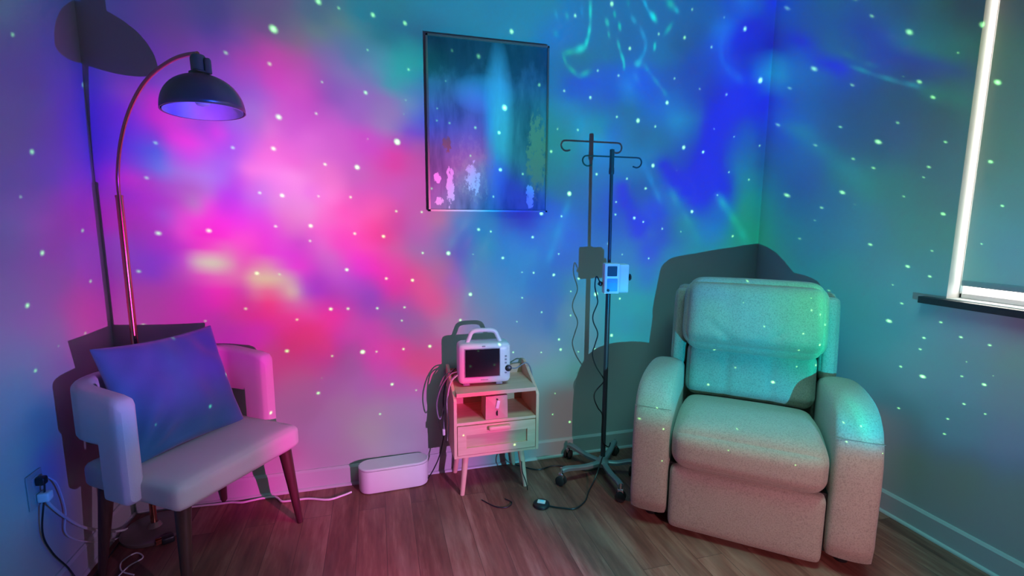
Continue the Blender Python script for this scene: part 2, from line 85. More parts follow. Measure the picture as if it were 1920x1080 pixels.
10,61,106,10,63,110,10,67,117,0,72,125,0,74,129,0,76,133,0,78,136,0,76,137,42,75,139,70,76,143,80,76,145,95,76,149,121,71,152,151,64,154,165,60,155,173,58,157,168,69,159,171,58,156,178,47,154,180,40,152,178,36,150,173,31,149,169,25,147,170,21,144,174,16,140,174,30,121,169,37,107,174,27,101,182,0,95,177,0,99,180,0,105,181,0,107,157,19,122,142,35,123,144,36,123,166,20,131,170,18,129,170,24,123,165,15,116,162,16,114,146,37,109,136,45,109,139,43,107,141,43,105,139,49,106,133,61,110,119,72,115,97,78,118,84,80,118,75,81,117,72,82,116,70,81,116,68,81,115,64,81,116,59,80,117,58,80,116,54,79,118,52,78,119,48,76,119,43,73,118,42,77,116,43,81,114,46,85,111,47,87,109,47,89,108,49,90,107,49,91,107,41,92,109,29,93,111,0,95,113,0,96,114,0,95,114,0,93,116,0,92,113,0,90,108,0,88,105,0,87,103,0,87,104,0,88,106,0,89,107,0,90,108,0,90,109,0,91,110,0,92,111,0,93,112,0,93,113,0,94,114,0,94,114,0,95,113,0,96,110,0,97,106,0,99,102,0,100,98,0,100,97,0,100,96,0,137,120,0,124,117,0,111,118,0,103,115,0,97,111,0,92,107,0,88,103,0,84,99,11,81,96,15,78,93,17,77,92,17,74,89,23,72,87,26,68,84,26,65,80,25,61,76,24,58,74,24,55,71,23,52,70,24,50,67,25,47,62,28,42,57,29,39,54,28,37,53,27,36,51,25,34,49,23,31,46,22,29,43,20,27,41,19,26,38,18,24,37,18,23,35,17,23,35,
18,62,106,18,64,110,19,68,117,16,73,125,0,78,132,0,80,135,0,81,138,45,81,140,77,78,143,87,77,146,93,77,149,113,74,152,151,65,154,167,60,156,174,58,158,176,59,160,170,71,162,173,59,159,180,47,156,183,40,154,182,35,153,176,30,152,170,24,150,170,14,150,177,0,147,184,0,145,180,20,123,189,8,102,190,0,95,192,0,95,192,0,99,186,0,109,171,0,132,167,30,135,161,33,132,164,25,134,161,28,132,157,35,127,142,41,123,130,46,119,122,52,116,126,50,113,130,49,111,130,61,113,129,70,115,125,74,116,118,75,116,98,77,118,85,79,119,77,80,119,73,80,119,65,80,120,58,79,121,54,79,122,52,78,121,48,76,122,43,74,122,41,73,123,39,71,122,33,66,120,34,69,118,41,78,115,46,84,112,48,86,110,47,87,110,46,89,109,45,91,109,41,91,110,32,93,111,0,95,114,0,96,116,0,94,117,0,93,118,0,92,116,0,90,109,0,89,106,0,88,105,0,89,106,0,90,107,0,91,109,0,92,110,0,92,111,0,93,112,0,93,112,0,94,113,0,95,114,0,95,115,0,96,115,0,96,112,0,97,108,0,98,104,0,99,100,0,100,97,0,101,95,0,101,94,0,139,118,0,127,115,0,113,116,0,104,115,0,99,111,0,94,107,0,90,104,0,86,100,0,83,98,9,81,96,10,79,94,15,76,91,21,73,88,26,71,86,26,68,82,25,62,77,24,60,74,24,56,71,26,52,68,26,50,66,26,48,62,29,43,56,29,40,53,28,38,52,27,37,51,26,35,48,24,33,45,22,30,42,21,28,40,20,27,38,19,25,36,18,24,35,18,24,34,
27,63,107,28,65,111,29,70,117,27,75,125,12,81,133,30,83,136,37,85,138,57,84,142,80,79,144,89,78,147,104,77,149,140,69,152,167,60,154,175,58,157,176,57,158,175,60,159,169,71,162,173,58,158,177,49,156,183,41,154,183,35,153,180,29,153,168,30,148,172,19,148,183,0,143,188,0,148,194,0,134,201,14,115,200,0,108,201,0,103,199,0,107,201,0,122,190,0,133,174,34,137,164,39,137,160,31,136,156,32,133,144,43,129,127,50,125,117,52,124,116,55,119,116,55,118,123,55,116,133,66,115,129,74,116,126,75,116,120,73,116,99,76,118,84,79,119,78,80,119,73,80,120,62,79,122,52,79,125,48,78,126,46,77,126,41,74,125,38,72,124,37,71,124,35,68,123,28,61,123,31,63,121,42,76,117,47,83,114,46,86,112,46,87,110,45,89,110,44,91,110,41,92,110,24,94,113,0,96,115,0,98,117,0,98,118,0,97,117,0,98,116,0,97,113,0,95,111,0,93,111,0,92,110,0,92,111,0,93,112,0,93,112,0,94,113,0,94,113,0,95,114,0,95,115,0,95,116,0,96,116,0,97,113,0,97,111,0,98,106,0,99,101,0,100,99,0,101,96,0,102,94,0,102,93,0,141,116,0,130,113,0,114,116,0,106,114,0,101,111,0,96,107,0,92,104,0,88,101,0,85,99,0,82,97,0,80,94,4,77,91,19,74,88,26,72,86,25,69,83,25,64,78,24,60,74,25,57,71,28,52,66,28,50,64,28,48,61,30,44,55,30,42,51,29,40,51,28,39,50,27,36,47,25,34,44,23,32,41,22,30,39,21,28,37,20,27,35,19,25,34,18,25,34,
36,64,107,38,66,111,40,70,117,42,75,125,45,82,134,52,83,137,58,84,140,69,86,146,81,83,146,102,80,147,113,78,149,150,66,152,174,58,155,178,54,156,177,51,157,176,51,159,169,64,162,172,56,157,176,50,156,182,42,157,188,30,158,187,25,156,180,27,150,191,27,135,198,20,126,203,0,122,212,18,118,208,34,120,209,34,126,206,42,133,200,37,136,206,0,131,199,0,132,181,19,136,156,39,139,138,36,142,133,38,138,123,49,132,117,52,130,119,50,127,125,49,122,130,50,118,148,48,112,155,50,109,144,58,111,131,66,114,118,70,116,98,76,119,84,79,120,75,81,121,67,82,123,59,81,126,49,81,129,44,81,131,41,80,131,37,75,129,34,70,127,33,68,126,31,66,126,25,62,126,27,64,125,37,74,120,44,82,115,44,86,111,43,88,111,43,88,111,39,90,113,34,92,114,18,95,115,0,97,115,0,97,116,0,98,116,0,99,117,0,101,117,0,102,116,0,100,114,0,97,113,0,95,113,0,94,113,0,94,114,0,95,114,0,96,114,0,96,115,0,96,115,0,96,116,0,96,116,0,96,115,0,97,112,0,98,108,0,99,105,0,100,100,0,101,97,0,102,94,0,102,93,0,103,92,0,143,115,0,130,112,0,116,115,0,107,114,0,102,110,0,97,106,0,93,103,0,90,101,0,86,98,0,83,96,0,80,94,0,76,91,0,73,88,21,71,86,23,68,83,24,64,79,25,60,75,27,56,71,29,53,66,29,50,63,30,48,60,31,45,53,31,44,49,31,42,48,30,40,48,28,38,45,26,35,42,24,33,40,23,31,38,22,29,36,21,28,34,20,27,33,19,26,33,
44,63,107,45,66,111,48,69,117,52,74,125,59,80,134,63,80,136,66,80,139,78,78,142,95,73,144,105,76,147,121,73,149,155,58,149,172,49,150,177,46,153,174,44,156,166,34,160,164,59,162,167,54,154,168,51,154,181,41,161,190,25,164,206,15,168,219,2,162,211,19,145,198,34,133,209,46,126,224,36,112,208,60,130,194,82,145,190,75,149,181,43,149,181,27,145,172,27,144,161,31,145,144,36,147,123,37,148,122,35,147,136,35,136,143,35,128,140,38,127,145,39,123,160,40,114,167,41,109,167,43,106,154,49,108,131,63,115,115,70,118,93,77,121,77,81,124,61,85,127,59,84,127,52,84,130,43,85,135,38,87,137,36,85,137,33,78,134,30,70,130,28,67,130,23,65,130,14,62,131,12,62,131,20,66,127,30,76,120,35,83,115,35,87,116,33,89,117,26,91,122,23,92,121,12,95,119,0,97,116,0,98,116,0,98,116,0,100,118,0,100,119,0,100,119,0,98,119,0,94,119,0,93,118,0,94,116,0,95,115,0,96,114,0,97,115,0,96,116,0,96,117,0,96,117,0,96,116,0,96,115,0,97,112,0,98,107,0,100,103,0,101,99,0,102,95,0,103,93,0,103,91,0,104,91,0,144,112,0,133,109,0,118,113,0,107,114,0,103,110,0,98,106,0,95,102,0,91,100,0,88,97,0,84,95,0,80,93,0,75,91,0,71,88,5,70,86,20,67,83,22,64,80,25,60,76,28,56,72,29,53,68,30,50,64,31,47,60,33,44,53,32,44,49,31,43,47,30,42,46,29,38,44,27,35,42,25,33,39,24,31,37,23,30,35,22,28,34,21,27,33,20,27,32,
48,62,107,49,64,110,52,67,116,57,72,124,64,78,134,69,76,135,77,72,137,90,66,141,97,64,144,103,65,145,124,59,145,147,51,147,158,47,149,162,45,153,156,38,159,151,26,163,151,54,163,158,53,162,161,50,163,174,48,167,189,36,167,214,30,174,235,23,175,220,31,161,200,55,154,213,104,144,216,86,130,201,111,143,195,159,149,159,71,173,149,32,173,152,31,164,152,41,156,150,44,158,141,44,160,129,40,157,128,35,153,157,21,141,176,0,125,169,13,123,168,34,118,173,43,112,172,45,110,164,47,109,147,53,114,126,62,122,114,67,124,92,76,125,71,82,128,58,86,129,54,85,131,46,86,135,36,86,140,31,86,141,27,84,140,20,80,140,4,73,138,0,69,137,0,66,136,0,65,134,0,65,133,0,69,128,18,76,120,24,81,117,23,87,121,18,92,126,18,92,126,17,93,125,7,94,123,0,97,119,0,98,118,0,98,119,0,97,121,0,93,124,0,90,127,0,83,132,0,81,132,0,88,124,0,93,118,0,97,114,0,97,114,0,97,115,0,96,117,0,95,118,0,95,118,0,95,117,0,96,114,0,97,112,0,99,107,0,101,102,0,102,97,0,103,95,0,104,92,0,104,90,0,105,89,0,145,111,0,135,107,0,118,112,0,108,114,0,103,110,0,99,106,0,96,102,0,92,99,0,88,97,0,85,94,0,81,92,0,75,91,0,71,88,0,70,86,18,67,83,21,64,81,25,60,77,29,54,73,30,52,70,32,49,66,34,45,61,35,42,55,34,42,49,32,41,48,31,42,46,30,38,44,28,35,41,26,33,39,25,31,36,24,29,35,23,28,33,22,27,32,21,26,32,
49,60,105,51,61,108,53,64,113,58,67,120,63,69,127,69,67,130,69,67,131,75,66,135,88,64,139,97,60,141,103,58,144,119,55,147,139,49,154,138,45,167,136,42,173,135,36,175,133,56,170,130,50,189,125,46,198,163,51,183,192,67,181,225,73,186,224,90,178,223,92,172,217,100,160,212,174,147,208,173,144,200,162,149,190,129,164,175,54,180,156,38,174,156,41,170,163,56,173,160,55,174,156,47,170,156,37,162,165,28,151,190,14,141,188,7,133,182,7,124,180,27,119,177,47,113,172,51,112,153,58,114,137,60,120,118,60,132,111,61,134,85,74,135,61,84,136,51,86,136,47,86,138,38,86,141,30,85,144,24,85,143,14,84,143,0,81,143,0,73,142,0,69,142,0,68,140,0,67,137,0,67,136,0,70,132,0,76,123,7,80,121,11,85,124,13,90,126,15,92,127,15,92,127,0,94,125,0,95,123,0,95,122,0,94,123,0,93,125,0,90,126,0,82,133,0,73,140,0,70,142,0,81,131,0,90,122,0,95,117,0,96,117,0,95,118,0,94,119,0,95,119,0,95,118,0,96,117,0,97,115,0,98,111,0,100,108,0,102,102,0,103,97,0,104,93,0,105,91,0,105,88,0,106,88,0,146,110,0,134,106,0,119,109,0,108,114,0,104,111,0,100,106,0,97,102,0,93,99,0,89,97,0,86,94,0,82,92,0,77,91,0,73,89,0,71,86,11,68,83,21,65,81,26,60,77,30,54,74,31,52,71,34,48,67,36,45,63,37,39,55,36,36,50,35,37,48,33,39,47,31,36,44,29,33,41,27,31,38,26,29,36,25,28,35,24,27,33,23,26,32,22,25,31,
48,56,102,49,57,105,52,59,110,56,61,116,60,64,122,66,66,129,68,66,131,73,64,134,86,59,138,95,56,141,100,55,145,107,51,151,117,46,165,125,45,174,131,44,178,134,40,181,130,60,180,126,53,198,129,47,202,151,47,204,200,73,201,217,189,183,211,203,175,216,151,173,227,76,176,221,106,167,213,126,164,209,92,183,211,50,194,210,41,188,186,47,180,175,66,177,178,72,177,178,64,176,194,36,176,201,22,174,203,7,158,200,16,147,194,34,137,188,36,129,179,42,120,173,51,115,159,59,117,142,65,117,134,66,118,119,64,126,100,65,133,67,79,138,53,86,139,50,87,138,45,87,140,35,86,143,28,86,145,20,85,145,0,85,145,0,83,146,0,78,145,0,73,144,0,71,142,0,68,140,0,67,139,0,67,138,0,69,136,0,72,134,0,76,132,0,81,131,0,85,130,0,88,130,0,90,128,0,91,127,0,89,128,0,88,128,0,86,130,0,85,132,0,78,137,0,72,142,0,68,144,0,75,138,0,86,128,0,87,127,0,89,126,0,90,125,0,92,123,0,94,119,0,96,117,0,97,117,0,97,116,0,99,113,0,101,106,0,103,103,0,104,99,0,105,93,0,106,88,0,106,86,0,107,87,0,145,110,0,133,106,0,118,109,0,106,115,0,103,111,0,101,107,0,97,102,0,93,99,0,89,96,0,86,94,0,82,92,0,79,91,0,76,89,0,73,86,0,70,83,16,66,81,26,61,77,30,55,74,31,53,71,36,49,67,37,46,64,37,40,57,38,32,49,37,33,48,35,34,47,33,33,44,30,31,41,28,29,38,27,28,36,26,26,35,25,25,33,24,24,32,23,24,31,
44,51,99,45,52,101,48,54,106,51,57,112,55,59,119,61,61,126,59,59,127,65,55,131,77,51,137,89,46,142,103,37,145,108,37,152,114,44,168,119,45,176,127,41,180,139,34,187,137,61,189,140,48,189,157,39,196,171,33,199,204,41,202,239,48,200,245,75,196,232,104,187,241,76,193,232,59,191,227,46,200,219,54,204,210,45,199,203,47,189,196,64,184,188,81,180,191,79,178,207,58,176,211,39,175,210,31,170,206,33,154,200,43,144,192,47,137,183,52,133,164,61,126,151,67,126,137,72,130,131,72,125,123,71,123,110,67,127,77,62,140,58,75,141,52,86,140,46,90,139,36,90,141,9,88,146,0,86,149,0,87,149,0,88,151,0,88,152,0,87,151,0,83,150,0,77,148,0,68,146,0,63,147,0,62,147,0,62,146,0,65,144,0,67,142,0,69,141,0,73,138,0,76,136,0,78,135,0,79,135,0,77,136,0,77,137,0,76,138,0,73,141,0,65,147,0,53,155,0,51,156,0,61,149,0,76,138,0,85,132,0,86,132,0,88,130,0,92,124,0,95,120,0,97,117,0,98,117,0,98,117,0,100,114,0,102,108,0,104,104,0,105,102,0,106,96,0,107,89,0,107,86,0,106,87,0,144,109,0,129,108,0,113,112,0,103,116,0,100,113,0,100,107,0,97,103,0,93,99,0,89,96,0,84,93,0,81,92,0,80,91,0,77,89,0,75,86,0,71,83,0,66,80,23,61,77,29,57,74,31,54,71,35,50,66,37,47,63,37,41,57,38,34,50,37,33,48,37,32,47,33,31,44,31,30,41,29,28,39,27,26,36,26,25,35,25,24,33,24,23,32,24,23,31,
39,47,95,41,48,98,43,50,102,45,52,108,47,55,115,45,57,122,46,57,124,48,57,126,70,53,136,87,48,143,102,40,148,110,36,154,119,30,161,124,26,168,138,0,175,158,0,180,164,30,178,156,38,178,169,41,191,187,49,203,243,64,214,251,30,208,255,23,209,255,39,211,251,66,208,246,62,207,231,47,208,221,60,205,210,62,198,190,57,186,203,76,188,212,86,188,219,65,176,221,51,172,220,52,169,219,53,156,214,51,150,198,52,139,180,62,135,169,67,135,144,75,136,132,79,137,127,78,138,119,78,136,102,75,135,83,69,141,65,61,145,57,68,145,47,85,142,38,97,140,29,96,141,0,92,146,0,87,151,0,86,153,0,87,154,0,87,155,0,86,155,0,83,155,0,78,155,0,71,154,0,66,153,0,62,152,0,62,150,0,65,146,0,66,145,0,66,144,0,66,142,0,67,139,0,69,139,0,71,140,0,74,140,0,75,140,0,74,140,0,72,142,0,59,151,0,38,164,0,37,164,0,47,158,0,66,145,0,79,136,0,82,134,0,85,131,0,90,125,0,95,121,0,96,121,0,97,123,0,97,124,0,99,122,0,102,116,0,105,107,0,107,103,0,108,95,0,109,90,0,109,87,0,106,87,0,140,109,0,123,112,0,110,115,0,100,118,0,97,116,0,97,110,0,97,103,0,94,99,0,88,96,0,81,92,0,79,91,0,80,91,0,78,89,0,75,85,0,71,81,0,67,77,7,63,74,23,60,71,27,57,69,32,52,66,35,48,63,37,42,57,37,38,52,37,35,49,34,34,47,32,32,45,30,30,42,28,28,39,27,26,37,26,25,35,25,24,33,24,23,32,24,22,32,
34,43,93,35,45,95,37,47,100,39,49,106,40,52,113,41,56,121,42,61,128,43,62,132,69,59,141,90,55,150,103,44,153,112,36,157,121,23,162,124,3,171,131,0,182,149,0,187,161,28,184,170,31,191,173,37,205,171,74,219,230,68,218,255,61,223,255,38,223,255,36,228,243,44,229,238,57,221,228,56,216,223,72,208,218,96,197,211,95,192,220,85,192,228,83,188,228,69,179,227,61,171,227,60,166,222,55,152,217,48,138,203,43,127,191,49,128,170,60,135,148,70,140,142,71,141,137,73,140,119,79,138,98,82,141,81,83,145,64,76,148,49,70,149,39,82,147,25,95,144,7,100,144,0,94,147,0,85,154,0,85,157,0,85,159,0,80,160,0,77,161,0,75,160,0,75,159,0,79,157,0,78,158,0,75,160,0,68,160,0,65,157,0,64,153,0,65,147,0,67,141,0,67,139,0,66,141,0,67,142,0,69,143,0,73,142,0,72,143,0,65,148,0,57,154,0,48,160,0,49,158,0,47,157,0,47,153,0,60,144,0,72,135,0,78,130,0,87,127,0,92,128,0,93,135,0,93,140,0,91,149,0,93,145,0,96,137,0,102,119,0,107,104,0,110,92,0,112,87,0,112,86,0,107,86,0,135,109,0,120,116,0,108,119,0,99,120,0,95,118,0,92,113,0,95,106,0,93,101,0,88,97,0,81,92,0,79,90,0,80,90,0,78,88,0,73,82,0,68,76,0,66,73,0,64,71,13,63,69,20,61,66,25,57,65,30,51,62,32,46,59,35,41,54,35,39,52,31,37,49,29,34,46,27,32,43,26,30,40,25,28,38,24,26,36,23,25,35,23,24,33,23,23,33,
28,41,90,29,42,93,31,44,97,32,46,103,34,49,111,38,53,119,47,58,130,51,56,134,62,52,140,64,49,143,75,44,148,97,35,160,111,16,176,115,0,187,116,0,193,123,0,200,142,33,196,153,32,209,177,33,211,177,51,210,195,72,209,194,120,207,246,62,232,210,40,234,220,47,236,216,69,232,220,75,224,225,103,213,226,112,201,223,120,201,227,116,200,231,97,191,230,88,184,230,74,174,229,74,170,224,66,155,219,55,140,208,55,135,186,52,134,173,54,136,158,64,141,152,69,143,149,72,141,134,79,136,115,82,137,95,84,143,65,85,152,53,83,154,34,87,152,0,91,149,0,94,148,0,89,151,0,77,156,0,77,157,0,73,157,0,65,157,0,63,159,0,68,161,0,73,160,0,79,158,0,87,160,0,80,163,0,66,163,0,62,161,0,63,156,0,65,147,0,67,141,0,67,140,0,64,143,0,61,146,0,62,147,0,60,150,0,54,154,0,18,168,0,0,173,0,40,164,0,56,155,0,44,156,0,41,154,0,59,140,0,74,128,0,87,125,0,93,124,0,94,130,0,91,144,0,88,154,0,89,157,0,88,157,0,90,149,0,97,130,0,105,110,0,113,92,0,113,89,0,111,89,0,104,90,0,135,115,0,116,124,0,108,121,0,100,120,0,95,119,0,91,114,0,90,110,0,91,106,0,86,100,0,82,92,0,78,88,0,78,87,0,76,83,0,72,79,0,67,74,0,65,71,0,65,69,8,65,67,16,64,66,16,61,64,21,55,63,24,49,60,25,45,57,29,43,55,26,40,52,25,37,48,23,35,45,22,32,42,21,30,40,21,29,38,20,27,36,20,26,35,20,26,34,
22,39,88,22,40,90,23,41,95,25,44,100,25,46,107,24,49,115,2,49,122,2,48,123,23,46,130,35,44,138,41,42,147,53,38,165,67,30,180,84,0,198,86,0,207,71,0,217,148,0,218,199,33,213,178,48,210,172,73,216,181,85,215,186,94,210,192,107,230,195,54,244,191,55,241,204,97,236,204,106,232,226,125,221,227,126,216,228,126,212,227,126,209,232,108,198,233,93,187,231,73,172,225,74,170,220,73,164,221,74,158,211,68,146,194,60,139,178,56,138,165,64,141,158,71,143,155,75,140,149,83,132,143,86,131,106,91,143,67,95,155,59,97,158,45,95,156,14,93,152,0,92,150,0,87,151,0,67,152,0,51,150,0,44,150,0,33,150,0,37,153,0,51,158,0,66,163,0,73,163,0,80,163,0,80,165,0,76,167,0,72,159,0,68,150,0,66,144,0,66,143,0,62,145,0,57,148,0,56,149,0,57,150,0,57,151,0,41,161,0,0,179,0,0,178,0,21,173,0,44,166,0,44,164,0,53,153,0,64,143,0,79,132,0,93,125,0,98,125,0,93,132,0,82,148,0,76,158,0,76,160,0,77,161,0,80,158,0,90,142,0,106,111,0,112,99,0,115,93,0,110,94,0,99,97,0,131,124,0,115,126,0,107,123,0,99,123,0,95,120,0,91,115,0,88,112,0,89,110,0,86,104,0,81,91,0,78,85,0,76,82,0,74,76,0,70,74,0,68,73,0,66,70,0,65,68,5,66,67,15,65,66,13,62,64,0,57,64,0,52,63,6,48,60,13,46,58,18,43,54,19,40,51,18,37,48,17,35,45,17,33,42,16,31,40,16,30,39,16,29,37,16,28,37,
15,37,85,15,38,88,16,40,92,17,42,97,17,44,103,15,47,111,0,48,119,0,48,121,1,47,124,24,44,135,38,38,154,41,35,159,52,37,171,60,12,186,50,0,208,40,0,219,92,11,222,125,45,228,111,79,238,107,120,251,174,113,241,186,115,247,182,119,252,179,102,253,194,70,239,220,97,234,217,116,235,236,124,233,241,127,229,240,130,225,229,110,219,233,111,209,237,112,202,229,92,186,213,77,173,207,70,166,211,72,162,207,71,157,197,68,151,179,66,150,168,67,146,163,69,145,160,72,142,149,82,137,136,89,137,116,96,144,94,97,150,76,97,154,59,96,155,36,95,154,0,90,152,0,78,151,0,55,151,0,44,150,0,37,149,0,29,150,0,33,152,0,50,159,0,60,163,0,64,164,0,68,165,0,74,167,0,77,165,0,74,156,0,70,146,0,68,144,0,66,144,0,61,147,0,57,149,0,56,151,0,56,152,0,50,156,0,20,169,0,0,176,0,38,174,0,44,177,0,43,177,0,39,174,0,48,166,0,69,151,0,79,144,0,85,141,0,82,144,0,61,160,0,50,168,0,53,168,0,63,165,0,75,163,0,79,162,0,85,154,0,98,130,0,112,105,0,113,99,0,111,101,0,104,102,0,130,130,0,109,130,0,96,129,0,94,126,0,91,124,0,90,117,0,87,112,0,89,110,0,86,103,0,81,93,0,78,86,0,76,78,0,73,70,0,71,69,0,68,69,0,66,68,0,65,64,0,65,65,9,65,66,0,62,65,0,57,65,0,52,65,0,50,63,0,49,61,11,45,57,13,42,53,12,39,50,12,37,47,11,35,44,11,33,42,11,32,41,11,31,39,11,30,39,
9,36,83,9,37,85,9,39,89,10,41,94,10,43,99,9,46,106,0,50,110,0,50,111,0,50,114,1,47,123,24,40,138,34,34,149,42,25,166,44,0,192,43,0,204,29,0,212,67,0,221,93,37,238,81,71,245,77,98,247,189,84,251,212,75,250,193,94,253,174,98,255,191,96,249,254,119,236,253,123,236,251,127,236,250,134,234,245,133,226,233,119,214,228,108,201,227,106,194,218,101,189,195,83,175,192,77,173,193,73,169,187,70,162,180,71,163,177,70,161,169,70,153,166,69,147,164,69,145,159,71,144,139,84,143,117,94,146,100,98,150,89,97,152,72,97,154,54,95,155,15,85,154,0,70,152,0,52,152,0,44,151,0,38,151,0,36,152,0,43,156,0,54,160,0,61,164,0,64,163,0,67,159,0,72,151,0,75,144,0,74,141,0,72,139,0,72,139,0,69,141,0,65,146,0,57,153,0,50,158,0,44,160,0,20,169,0,0,178,0,41,160,0,53,158,0,50,169,0,48,173,0,49,171,0,66,160,0,80,151,0,81,152,0,74,158,0,43,174,0,0,188,0,0,191,0,0,186,0,47,175,0,58,172,0,50,174,0,60,168,0,87,142,0,107,117,0,115,108,0,114,107,0,99,111,0,125,143,0,99,137,0,90,132,0,88,130,0,89,127,0,87,121,0,87,113,0,87,106,0,86,100,0,82,94,0,79,86,0,76,74,0,74,68,0,72,67,0,68,63,0,64,59,0,63,58,0,63,62,0,63,65,0,60,66,0,55,67,0,52,66,0,51,64,0,50,63,7,46,58,8,43,54,7,41,51,7,38,48,7,36,46,7,35,44,7,33,42,7,32,41,7,32,40,
4,36,81,4,37,83,4,38,86,5,40,91,5,43,97,4,46,102,2,49,108,0,51,111,0,51,113,0,51,120,15,47,129,28,37,139,34,28,153,37,0,187,36,0,203,17,0,210,72,0,218,100,25,233,120,43,239,144,54,233,241,47,240,255,52,246,224,72,251,189,74,253,173,83,250,212,98,240,250,108,229,253,111,228,245,107,221,237,99,211,225,106,207,224,105,200,221,102,194,207,93,188,187,85,178,183,84,172,186,76,166,187,68,159,185,66,157,180,67,158,171,69,154,168,69,152,166,69,149,163,69,146,154,75,145,129,88,147,108,95,150,95,98,152,81,98,154,67,95,154,35,83,154,0,67,154,0,51,153,0,44,152,0,41,152,0,44,152,0,57,150,0,64,151,0,72,147,0,76,138,0,80,129,0,81,124,0,80,127,0,78,133,0,76,136,0,75,138,0,74,142,0,69,150,0,64,154,0,56,159,0,41,165,0,0,179,0,41,159,0,58,145,0,61,142,0,60,146,0,61,154,0,69,158,0,76,157,0,78,158,0,61,168,0,0,188,0,0,192,0,0,192,0,0,189,0,0,189,0,0,192,0,0,194,0,0,191,0,26,176,0,84,144,0,103,129,0,109,122,0,101,119,0,86,118,0,114,152,0,97,144,0,87,138,0,82,136,0,88,129,0,87,123,0,85,114,0,86,105,0,86,99,0,83,93,0,78,81,0,76,70,0,74,66,0,70,62,0,65,57,0,63,53,0,62,52,0,61,59,0,62,65,0,59,66,0,56,66,0,53,67,0,52,65,0,50,63,3,47,59,4,44,55,4,41,51,4,39,49,4,37,46,3,35,44,4,34,43,4,33,42,3,33,41,
2,36,80,2,37,82,2,38,85,2,40,89,2,42,95,2,45,101,1,48,107,0,51,115,0,51,117,0,51,120,0,50,126,5,46,138,34,37,161,39,26,175,34,0,192,27,0,209,71,15,215,105,0,224,156,32,230,215,23,221,222,49,230,198,61,237,179,60,239,231,57,250,177,78,248,188,94,243,217,101,229,243,104,219,232,98,216,228,98,214,222,99,210,209,95,202,205,91,197,198,85,191,190,79,185,187,77,181,189,68,169,192,61,159,193,52,148,191,49,142,178,60,147,171,64,148,166,66,147,161,66,146,157,68,145,146,75,145,124,87,148,109,94,151,89,98,154,75,95,155,46,83,155,14,66,155,0,52,152,0,50,150,0,56,146,0,68,139,0,84,127,0,87,125,0,89,121,0,89,119,0,88,118,0,86,118,0,84,123,0,82,131,0,81,133,0,81,137,0,81,143,0,78,148,0,75,152,0,72,155,0,38,170,0,20,174,0,62,144,0,65,134,0,65,134,0,66,137,0,69,140,0,72,151,0,58,168,0,28,180,0,0,191,0,0,192,0,0,192,0,0,192,0,0,193,0,0,196,0,0,199,0,0,200,0,0,194,0,45,173,0,91,147,0,106,134,0,106,128,0,97,126,0,83,121,0,104,153,0,93,150,0,79,149,0,76,142,0,85,132,0,88,122,0,85,114,0,88,105,0,89,98,0,85,90,0,78,75,0,75,69,0,73,65,0,68,57,0,64,53,0,64,52,0,62,51,0,61,56,0,62,66,0,60,65,0,57,65,0,54,66,0,53,64,0,51,64,2,47,58,2,44,54,2,41,51,2,39,48,1,37,46,1,36,44,1,35,43,1,34,42,1,33,41,
0,36,79,0,37,81,0,38,84,0,40,88,1,43,94,1,46,100,0,48,107,0,49,115,0,48,118,0,46,120,0,43,120,0,42,129,16,38,157,40,34,172,38,15,181,31,0,193,68,39,206,121,50,206,145,48,206,206,23,220,206,51,223,194,58,227,146,69,233,174,71,238,158,94,245,172,100,233,185,104,220,226,111,222,214,93,214,210,88,211,218,96,213,211,93,206,200,87,198,197,83,193,193,78,189,189,67,185,187,61,181,188,59,171,194,51,155,192,48,147,178,58,146,168,63,146,154,67,145,150,67,144,146,67,144,146,67,144,140,70,144,130,79,146,112,89,149,90,94,153,57,83,155,23,68,152,0,67,142,0,78,133,0,84,128,0,93,121,0,97,117,0,97,117,0,96,116,0,96,116,0,95,116,0,93,120,0,93,125,0,91,129,0,91,131,0,90,136,0,87,144,0,85,147,0,84,149,0,83,151,0,83,151,0,83,148,0,83,146,0,82,144,0,79,142,0,78,142,0,76,144,0,61,158,0,0,183,0,0,187,0,0,184,0,23,184,0,8,187,0,0,193,0,0,197,0,0,201,0,0,202,0,0,199,0,39,178,0,74,163,0,96,151,0,97,145,0,93,137,0,79,128,0,66,119,0,91,154,0,89,161,0,86,156,0,79,147,0,82,136,0,92,120,0,93,111,0,96,100,0,98,89,0,90,83,0,79,71,0,75,67,0,71,63,0,64,53,0,62,51,0,59,50,0,58,49,0,60,55,0,62,64,0,61,65,0,58,63,0,54,62,0,53,62,0,50,59,1,46,55,1,43,52,1,41,49,1,39,47,1,37,45,0,36,44,1,35,42,0,34,41,0,33,41,
